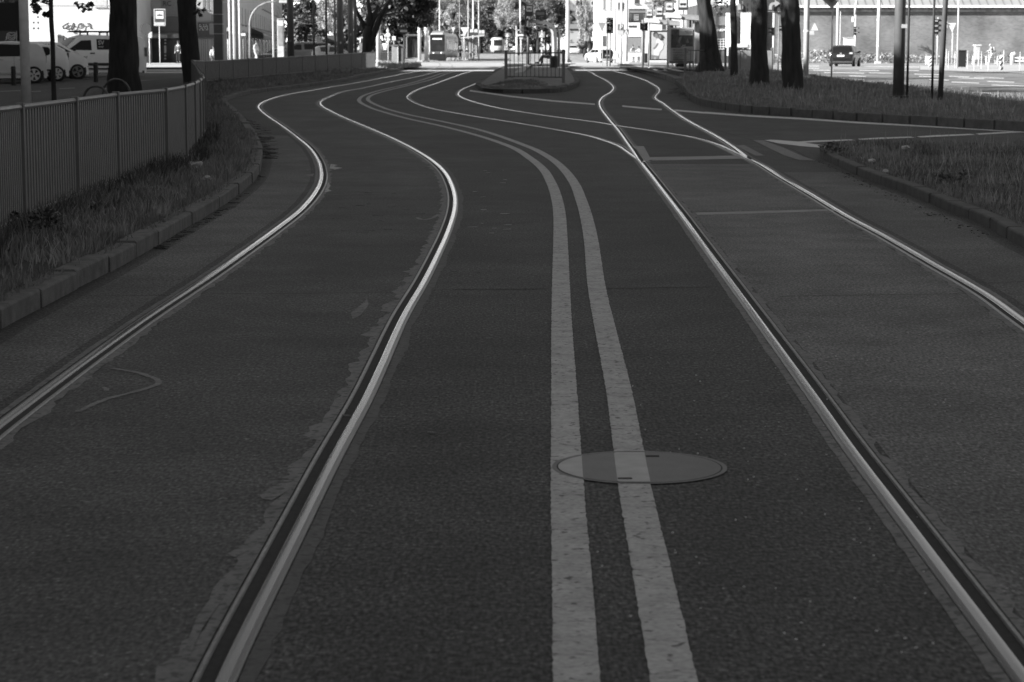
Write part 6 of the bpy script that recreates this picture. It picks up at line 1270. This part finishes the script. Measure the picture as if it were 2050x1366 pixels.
for u, lab in ((1854.5, 'left of the smaller striped beacon'), (1859, 'half behind the thin dark post'), (1948.3, 'left of the pale cabinet'), (1975.2, 'left of the walking person'), (1998, 'right of the walking person')):
    bollard('white_bollard', 'short white bollard ' + lab, u, 113, 127, 2.8, WHITE, Y=176, group=SB)
def beacon(label, u, v0, v1, wpx, Y, vb):
    t = thing('warning_beacon', label, 'beacon', at(u, Y, .03)); b = obj('board', pbox(MB(), u - wpx / 2, v0, u + wpx / 2, v1, Y, .06), WHITE, t); m = MB(); H_ = v1 - v0
    for k in range(3):
        a = v0 + H_ * (.05 + .33 * k); ppoly(m, [(u - wpx / 2, a + H_ * .2), (u + wpx / 2, a), (u + wpx / 2, a + H_ * .13), (u - wpx / 2, a + H_ * .33)], Y - .012, .012)
    obj('stripes', m, DARK, b); obj('foot', pbox(MB(), u - wpx * 1.4, v1 + 2.6, u + wpx * 1.5, vb, Y - .2, .6), MIDG, t); obj('foot_cone', ppoly(MB(), [(u - wpx * .3, v1), (u + wpx * .3, v1), (u + wpx * .9, v1 + 2.6), (u - wpx * .9, v1 + 2.6)], Y, .2), WHITE, t)
beacon('large striped warning beacon on a low foot at the right street edge', 2005, 111, 143, 7, 118, 151); beacon('smaller striped beacon half hidden by the thin dark post', 1862.5, 113, 135, 5, 134, 142)
t = thing('litter_bin', 'tall black square bin beside the slim white post', 'litter bin', at(1926, 128)); obj('body', pbox(MB(), 1919, 101, 1934.2, 134.5, 128, .55), BLACK, t, bevel=.02); obj('side_panel', pbox(MB(), 1917.6, 104, 1919.3, 134.5, 128.1, .4), MIDG, t); obj('lid', pbox(MB(), 1918.5, 100.6, 1934.6, 102, 127.95, .65), BLACK, t)
t = thing('street_barrier', 'white tubular barrier with two rails at the right edge', 'barrier', at(2035, 150)); m = MB().tube([P(2025.5, 129, 150), P(2025.5, 112, 150), P(2027, 107.5, 150), P(2030, 106.5, 150), P(2033, 108, 150)], .1, 10); obj('end_post', m, WHITE, t, smooth=True); m = MB(); [pbox(m, 2031, a, 2075, b, 150, .08) for a, b in ((114.5, 117), (121, 123.5))]; obj('rails', m, WHITE, t); m = MB(); [pbox(m, 2031.5, a, 2036.5, b, 150.1, .1) for a, b in ((112, 114.3), (117.2, 119.5), (124, 126.5))]; obj('fittings', m, BLACK, t)
t = thing('guard_rail', 'low horizontal guard rail behind the white posts and walking person', 'guard rail', at(1940, 184)); m = MB(); [pbox(m, 1872, a, 2040, b, 184, .06) for a, b in ((115.5, 116.4), (119, 120), (122.8, 123.6))]; obj('rails', m, MIDG, t); m = MB(); [pbox(m, u, 114, u + 1.2, 126, 184.1, .08) for u in range(1875, 2040, 22)]; obj('uprights', m, LITG, t)
t = thing('sandwich_board', 'white folding pavement sign by the slim masts right of centre', 'pavement sign', at(1232, 170)); obj('front_board', ppoly(MB(), [(1226, 117.5), (1229.5, 104), (1235, 104), (1237.5, 117.5)], 170, .06), WHITE, t); obj('leg', ppoly(MB(), [(1235, 104), (1236.5, 104), (1240.5, 117.5), (1238.5, 117.5)], 170.1, .3), LITG, t)
t = thing('low_wall', 'low white planter wall behind the people at the grey wall', 'wall', at(1270, 205)); obj('wall_body', pbox(MB(), 1246, 104, 1286, 113.5, 205, .5), WHITE, t, bevel=.03); obj('coping', pbox(MB(), 1245.5, 103.2, 1286.5, 104.2, 204.9, .7), LITG, t)
# hoop stands behind the fence
for uc, vt, ru, Y, lab in ((190, 172.5, 27, 45, 'round grey hoop stand just behind the fence, left of the massive trunk'), (231, 159, 29, 50, 'second round hoop stand behind the fence, mostly in front of the massive trunk')):
    s_ = S(Y); b = P(uc, 100, Y); zt = P(uc, vt, Y).z; t = thing('hoop_stand', lab, 'bicycle stand', (b.x, Y, zg(Y) + .1), group='hoop stands behind the left fence'); r = ru * s_; g = zg(Y) + .1
    pts = [Vector((b.x - r, Y, g))] + [Vector((b.x - r * math.cos(a), Y + .1 * math.cos(a), zt - r + r * math.sin(a))) for a in [math.pi * k / 14 for k in range(15)]] + [Vector((b.x + r, Y, g))]
    obj('hoop', MB().tube(pts, .027, 8), M('hoop_grey', .07, .5), t, smooth=True); obj('foot', MB().box((b.x - r - .06, Y - .06, g - .02), (b.x - r + .06, Y + .06, g + .02)).box((b.x + r - .06, Y - .06, g - .02), (b.x + r + .06, Y + .06, g + .02)), DARK, t)
# bushy weeds in the verges
for u, v, rx, rz, n, lab, mt in ((100, 482, .2, .17, 420, 'dark bushy weed at the foot of the second fence panel from the left', GRASSD), (196, 434, .12, .09, 200, 'small dark weed below the third fence post', GRASSD), (18, 470, .14, .12, 200, 'dark weed at the left edge of the fence foot', GRASSD), (300, 392, .16, .08, 220, 'low weed near the fifth fence post', GRASS), (1668, 306, .22, .1, 320, 'bushy weed at the pointed tip of the right verge', GRASSD), (1905, 365, .3, .1, 600, 'low dark weed bush in the middle of the right verge', GRASSD)):
    p = G(u, v, .1); cm, _ = crown_mb((p.x, p.y, p.z + rz * .6), (rx, rx, rz), n, .022, u, 14, 0); tag(obj('weed_bush', cm, mt), lab, 'plant', 'bushy weeds in the verges')
# overhead wires
def wire(label, a, b, r=.011, sag=.3):
    p, q = P(*a), P(*b); pts = [p.lerp(q, k / 10) - Vector((0, 0, sag * 4 * (k / 10) * (1 - k / 10))) for k in range(11)]
    tag(obj('overhead_wire', MB().tube(pts, r, 5), LITG), label, 'wire', 'overhead tram wires')
wire('topmost thin overhead wire crossing the far trees left of the island', (843, 17, 250), (1050, 19, 330), .02); wire('overhead wire crossing just above the far stop plates', (848, 36, 248), (1046, 33, 330), .018); wire('overhead wire running level above the dark tram', (760, 38, 176), (850, 38, 246), .018); wire('pale overhead wire in front of the dark narrow tree', (583, 41, 160), (660, 42, 240), .018)
wire('overhead span wire in front of the shop windows', (376, 3, 150), (560, 4, 168), .014, .05)
# cloud bank added to whiten the sky gap and brighten the rails
m = MB(); rr = random.Random(77)
for i in range(110):
    x = rr.uniform(-500, 600); z = rr.uniform(-30, 170) * (1 - abs(x - 50) / 1100); m.ball((x, 2400 + rr.uniform(-60, 60), z), rr.uniform(55, 95), (1.3, .6, .8), 18, 12)
tag(obj('sky_whitening_clouds', m, M('cloud_white', .85, 1., var=0), smooth=True), 'white cloud bank added low behind the trees to whiten the sky gap', 'cloud', kind='stuff')
# ================================================================ people
SKIN = M('skin', .32, .55, var=.08); HAIRD, HAIRL = M('dark_hair', .02, .6), M('grey_hair', .35, .6)
def skinmesh(name, nodes, edges, mat, parent, sub=1, root=None):
    """nodes: name -> (x, y, z, radius); one continuous surface grown over the skeleton"""
    ks = list(nodes); me = bpy.data.meshes.new(name); me.from_pydata([nodes[k][:3] for k in ks], [(ks.index(a), ks.index(b)) for a, b in edges], [])
    o = bpy.data.objects.new(name, me); C.objects.link(o); md = o.modifiers.new('s', 'SKIN'); md.use_smooth_shade = True; md.branch_smoothing = .6
    sb = o.modifiers.new('u', 'SUBSURF'); sb.levels = sub; sb.render_levels = sub
    if not me.skin_vertices: 
        bpy.context.view_layer.objects.active = o; bpy.ops.mesh.customdata_skin_add()
    sv = me.skin_vertices[0].data
    for i, k in enumerate(ks):
        r = nodes[k][3]; sv[i].radius = r if hasattr(r, '__len__') else (r, r); sv[i].use_root = (k == (root or ks[0]))
    bpy.context.view_layer.update(); m2 = bpy.data.meshes.new_from_object(o.evaluated_get(bpy.context.evaluated_depsgraph_get())); m2.name = name
    bpy.data.objects.remove(o); q = bpy.data.objects.new(name, m2); C.objects.link(q); m2.materials.clear(); m2.materials.append(mat)
    for pl in m2.polygons: pl.use_smooth = True
    q.parent = parent; return q
def person(label, loc, rz, J, top, legs, shoes=BLACK, hair=HAIRD, sc_=1., skirt=None, hat=None, extra=None):
    """J: joints in metres (x right of the figure, y back, z up): pelvis, chest, neck, head, and L/R elbow, wrist, knee, ankle"""
    t = thing('person', label, 'person', loc, rz); t.scale = (sc_,) * 3
    V = {k: Vector(v) for k, v in J.items()}; d = {}; E = []
    def nd(k, p, r): d[k] = (p.x, p.y, p.z, r); return k
    pel, ch, nk, hd = V['pelvis'], V['chest'], V['neck'], V['head']
    nd('pelvis', pel, (.13, .1)); nd('waist', pel.lerp(ch, .45), (.12, .09)); nd('chest', ch, (.15, .1)); nd('neck', nk, .05); nd('jaw', nk.lerp(hd, .45), .06); nd('head', hd, (.075, .09)); nd('crown', hd + (hd - nk).normalized() * .08, .05)
    f = V.get('face', Vector((0, -1, 0))); nd('nose', hd + f * .1 - Vector((0, 0, .015)), .012)
    E += [('pelvis', 'waist'), ('waist', 'chest'), ('chest', 'neck'), ('neck', 'jaw'), ('jaw', 'head'), ('head', 'crown'), ('head', 'nose')]
    side = f.cross(Vector((0, 0, 1))).normalized()
    for s_ in ('L', 'R'):
        sg = -1 if s_ == 'L' else 1; sh = V.get(s_ + 'shoulder', ch + Vector((sg * .17, 0, .12))); el, wr, kn, an = V[s_ + 'elbow'], V[s_ + 'wrist'], V[s_ + 'knee'], V[s_ + 'ankle']; hp = V.get(s_ + 'hip', pel + Vector((sg * .09, 0, -.06)))
        nd(s_ + 'sh', sh, .055); nd(s_ + 'el', el, .042); nd(s_ + 'wr', wr, .03); hdv = (wr - el).normalized(); palm = wr + hdv * .07; nd(s_ + 'palm', palm, (.034, .018)); E += [('chest', s_ + 'sh'), (s_ + 'sh', s_ + 'el'), (s_ + 'el', s_ + 'wr'), (s_ + 'wr', s_ + 'palm')]
        ax = hdv.cross(Vector((.3, .8, .1))).normalized(); curl = hdv.cross(ax).normalized()
        for k, (o_, ln) in enumerate(((-.027, .07), (-.009, .08), (.009, .075), (.027, .058))):
            a = palm + ax * o_ + hdv * .03; b = a + hdv * ln * .55; c = b + (hdv * .6 + curl * .7) * ln * .45
            nd(f'{s_}f{k}a', a, .0105); nd(f'{s_}f{k}b', b, .0095); nd(f'{s_}f{k}c', c, .008); E += [(s_ + 'palm', f'{s_}f{k}a'), (f'{s_}f{k}a', f'{s_}f{k}b'), (f'{s_}f{k}b', f'{s_}f{k}c')]
        a = wr + hdv * .03 + ax * -.035; b = a + (hdv * .8 - ax * .5 + curl * .3) * .045; nd(s_ + 'ta', a, .012); nd(s_ + 'tb', b, .009); E += [(s_ + 'wr', s_ + 'ta'), (s_ + 'ta', s_ + 'tb')]
        nd(s_ + 'hip', hp, .085); nd(s_ + 'kn', kn, .058); nd(s_ + 'an', an, .038); ff = V.get(s_ + 'toe', an + f * .16 - Vector((0, 0, .05))); nd(s_ + 'toe', ff, (.035, .025)); E += [('pelvis', s_ + 'hip'), (s_ + 'hip', s_ + 'kn'), (s_ + 'kn', s_ + 'an'), (s_ + 'an', s_ + 'toe')]
    b = skinmesh('body', d, E, SKIN, t)
    m = MB(); 
    for sg in (-1, 1): m.ball(tuple(hd + f * .082 + side * sg * .03 + Vector((0, 0, .015))), .009, (1, 1, .8), 6, 5)
    obj('eyes', m, BLACK, b, local=True); obj('ears', MB().ball(tuple(hd + side * .085), .025, (.5, .8, 1.2), 6, 5).ball(tuple(hd - side * .085), .025, (.5, .8, 1.2), 6, 5), SKIN, b, local=True)
    h = hd - f * .015 + Vector((0, 0, .03)); obj('hair', MB().ball(tuple(h), .1, (.92, 1.05, 1.), 12, 8), hair, t, smooth=True, local=True)
    g = lambda k, x: d[k][:3] + ((d[k][3][0] + x, d[k][3][1] + x) if hasattr(d[k][3], '__len__') else d[k][3] + x,)
    J2 = {k: g(k, .022) for k in ('pelvis', 'waist', 'chest', 'Lsh', 'Lel', 'Rsh', 'Rel')}; J2['collar'] = tuple(ch.lerp(nk, .75)) + (.07,)
    for s_ in 'LR': J2[s_ + 'cuff'] = tuple(Vector(d[s_ + 'el'][:3]).lerp(Vector(d[s_ + 'wr'][:3]), .9)) + (.046,)
    skinmesh('jacket', J2, [('pelvis', 'waist'), ('waist', 'chest'), ('chest', 'collar'), ('chest', 'Lsh'), ('Lsh', 'Lel'), ('Lel', 'Lcuff'), ('chest', 'Rsh'), ('Rsh', 'Rel'), ('Rel', 'Rcuff')], top, t)
    J3 = {'pelvis': g('pelvis', .012)}
    for s_ in 'LR':
        J3[s_ + 'hip'] = g(s_ + 'hip', .015); J3[s_ + 'kn'] = g(s_ + 'kn', .018); J3[s_ + 'hem'] = tuple(Vector(d[s_ + 'kn'][:3]).lerp(Vector(d[s_ + 'an'][:3]), .93)) + (.06,)
    skinmesh('trousers', J3, [('pelvis', 'Lhip'), ('Lhip', 'Lkn'), ('Lkn', 'Lhem'), ('pelvis', 'Rhip'), ('Rhip', 'Rkn'), ('Rkn', 'Rhem')], legs, t)
    for s_ in 'LR':
        a, b2 = Vector(d[s_ + 'an'][:3]), Vector(d[s_ + 'toe'][:3]); q = (b2 - a); q.z = 0; q = q.normalized() if q.length > .01 else f
        skinmesh('shoe', {'h': tuple(a - q * .04 - Vector((0, 0, .035))) + (.045,), 'm': tuple(a.lerp(b2, .5) - Vector((0, 0, .01))) + ((.05, .04),), 't': tuple(b2 + q * .05) + ((.045, .03),)}, [('h', 'm'), ('m', 't')], shoes, t)
    if hat: obj('cap', MB().ball(tuple(hd + Vector((0, 0, .06))), .105, (1, 1.1, .6), 12, 7).disc(tuple(hd + f * .1 + Vector((0, 0, .055))), .09, (0, 0, 1), .012, 12), hat, t, local=True)
    return t
STAND = dict(pelvis=(0, 0, .93), chest=(0, 0, 1.28), neck=(0, 0, 1.47), head=(0, -.02, 1.62), Lelbow=(-.25, .02, 1.13), Relbow=(.25, .02, 1.13), Lwrist=(-.24, -.08, .9), Rwrist=(.24, -.08, .9), Lknee=(-.1, -.02, .5), Rknee=(.1, -.02, .5), Lankle=(-.11, 0, .08), Rankle=(.11, 0, .08))
DKC, LTC, WHC, MDC = M('black_cloth', .012, .9), M('light_cloth', .5, .85), M('white_cloth', .55, .8), M('grey_cloth', .1, .9)
# the seated figure on the island: side-on, facing left, one leg crossed over the other
Yp_ = 123.6; p = P(1101, 100, Yp_); gz = zg(Yp_) + .2
SIT = dict(pelvis=(.0, .0, .52), chest=(.02, 0, .93), neck=(-.01, 0, 1.12), head=(-.07, 0, 1.25), face=(-1, 0, -.12), Lshoulder=(.02, -.17, 1.03), Rshoulder=(.02, .17, 1.03), Lelbow=(.06, -.22, .78), Lwrist=(-.15, -.16, .62), Relbow=(.05, .22, .78), Rwrist=(-.16, .12, .62), Lhip=(-.03, -.09, .5), Rhip=(-.03, .09, .5), Lknee=(-.42, -.05, .56), Rknee=(-.4, .08, .5), Lankle=(-.62, -.04, .2), Rankle=(-.48, .08, .08), Ltoe=(-.8, -.05, .17), Rtoe=(-.66, .08, .03))
SIT['face'] = (-.99, 0, -.12)
person('person in a dark cap sitting cross-legged in the island shelter', (p.x, Yp_, gz), 0, SIT, M('dark_check_cloth', .06, .9, var=.5, scale=14), MDC, hat=DKC)
# walking person at the right, going left
Y_ = 176; p = P(1986, 100, Y_); WALK = dict(pelvis=(0, 0, .9), chest=(-.06, 0, 1.26), neck=(-.11, 0, 1.44), head=(-.17, 0, 1.57), face=(-1, 0, -.05), Lshoulder=(-.07, -.17, 1.38), Rshoulder=(-.07, .17, 1.38), Lelbow=(-.24, -.24, 1.17), Lwrist=(-.46, -.22, 1.05), Relbow=(.12, .23, 1.14), Rwrist=(.06, .24, .9), Lhip=(.0, -.08, .86), Rhip=(0, .08, .86), Lknee=(-.2, -.08, .48), Rknee=(.14, .08, .47), Lankle=(-.22, -.08, .09), Rankle=(.36, .08, .13), Ltoe=(-.4, -.08, .04), Rtoe=(.24, .08, .05))
t = person('person in pale clothes with a backpack walking left past the brick hall', (p.x, Y_, zg(Y_) + .02), 0, WALK, WHC, WHC, shoes=WHITE, hair=HAIRL, sc_=.95)
obj('backpack', MB().ball((.14, 0, 1.2), .17, (.75, .9, 1.25), 12, 8), M('backpack_pale', .5, .8), t, smooth=True, local=True); obj('backpack_pocket', MB().ball((.26, 0, 1.08), .08, (.6, 1, 1), 10, 6), DKC, t, smooth=True, local=True)
def mk(**kw): d = dict(STAND); d.update(kw); return d
Y_ = 276; person('standing person in black with pale hair beside the modern tram', at(921, Y_, .12), rad(25), mk(Relbow=(.3, .0, 1.18), Rwrist=(.16, -.16, 1.05)), DKC, DKC, hair=HAIRL, sc_=1.02)
Y_ = 270; person('standing person in dark clothes between the shelter posts', at(935, Y_, .12), rad(-40), mk(), DKC, MDC, hair=HAIRL)
person('stooping person in black bending over a bag near the shelter', at(943.5, Y_, .05), 0, mk(pelvis=(-.08, 0, .88), chest=(.16, 0, 1.1), neck=(.3, 0, 1.17), head=(.4, -.0, 1.22), face=(.8, 0, -.6), Lshoulder=(.2, -.16, 1.12), Rshoulder=(.2, .16, 1.12), Lelbow=(.3, -.2, .88), Lwrist=(.42, -.15, .7), Relbow=(.3, .2, .88), Rwrist=(.42, .15, .7), Lhip=(-.08, -.09, .84), Rhip=(-.08, .09, .84), Lknee=(-.02, -.09, .47), Rknee=(-.02, .09, .47), Lankle=(-.05, -.09, .08), Rankle=(-.05, .09, .08), Ltoe=(.14, -.09, .03), Rtoe=(.14, .09, .03)), DKC, DKC)
Y_ = 226; person('person in white clothes with dark hair before the grey wall', at(1267, Y_, .05), rad(35), mk(Relbow=(.26, -.05, 1.14), Rwrist=(.22, -.28, 1.12)), WHC, WHC, hair=HAIRD, sc_=1.)
person('person in pale top and dark bag facing the one in white', at(1279, Y_, .05), rad(-50), mk(Lelbow=(-.27, -.05, 1.12), Lwrist=(-.2, -.26, 1.1)), LTC, MDC, hair=HAIRD, sc_=.92)
Y_ = 330; person('small distant person in a white hooded top on the crossing', at(1180, Y_, .05), 0, mk(), WHC, DKC, hair=HAIRL, sc_=1.05)
Y_ = 180; t = person('person in a bright white coat left of the dark square mast', at(427, Y_, -.25), rad(10), mk(), WHC, MDC, hair=HAIRD, sc_=1.0)
Y_ = 160; person('person in a pale dress walking under the shop awning', at(513, Y_, .1), rad(60), mk(Lknee=(-.1, -.12, .5), Rknee=(.1, .08, .5), Lankle=(-.1, -.22, .08), Rankle=(.1, .2, .1)), LTC, LTC, hair=HAIRD, sc_=.98)
Y_ = 170; person('person half hidden by the second dark trunk at the shops', at(357, Y_, .1), rad(-20), mk(), MDC, DKC, hair=HAIRD, sc_=1.)
# ================================================================ right street markings
for a, b in (((1560, 137), (1640, 137.8)), ((1628, 141), (1668, 142)), ((1650, 146), (1730, 147.5)), ((1700, 152.5), (1734, 154)), ((1740, 146.5), (1785, 147.6)), ((1720, 141.4), (1760, 142.2)), ((1790, 141), (1840, 142)), ((1830, 149), (1880, 150.4)), ((1840, 153.5), (1880, 155)), ((1860, 160), (1900, 161.5)), ((1900, 153.4), (1940, 155)), ((1918, 156.5), (1970, 158.4)), ((1950, 156), (2010, 157.6)), ((1905, 165), (1960, 167.4)), ((1976, 163.5), (2030, 165.5)), ((1985, 171), (2060, 173.5)), ((1888, 181), (1925, 183)), ((1935, 185), (1985, 187.6)), ((1660, 157), (1730, 160)), ((1600, 152), (1650, 154)), ((1560, 132.5), (1640, 133)), ((1730, 133.6), (1840, 135))):
    poly([(a[0], a[1] - .5), (b[0], b[1] - .6), (b[0], b[1] + .5), (a[0], a[1] + .6)], M('bright_road_paint', .75, .6), 'road_marking', .012)
poly([(1842, 141), (2200, 157), (2200, 128), (1842, 133)], PAVE, 'pavement', .03)
# left street: kerb line of the parking bay and lane dashes
poly([(0, 166), (60, 164), (220, 157), (220, 155.6), (60, 162.5), (0, 164)], M('bay_edge_stone', .12, .8), 'road_marking', .012)
for a, b in (((0, 184), (50, 182)), ((60, 184.5), (82, 183.6)), ((118, 178.5), (150, 177))): poly([(a[0], a[1] - .5), (b[0], b[1] - .5), (b[0], b[1] + .5), (a[0], a[1] + .5)], PAINT, 'road_marking', .012)
poly([(268, 162), (360, 159), (360, 162), (268, 165)], PAINTD, 'road_marking', .010)
# pale strips painted where sun bands cross the junction
for v0, v1, u0, u1 in ((141, 143.2, 815, 1010), (141, 143, 1140, 1240)): poly([(u0, v0 - .6), (u1, v0 - .6), (u1, v1 - .6), (u0, v1 - .6)], M('painted_sun_band', .6, .7), 'road_marking', .009)
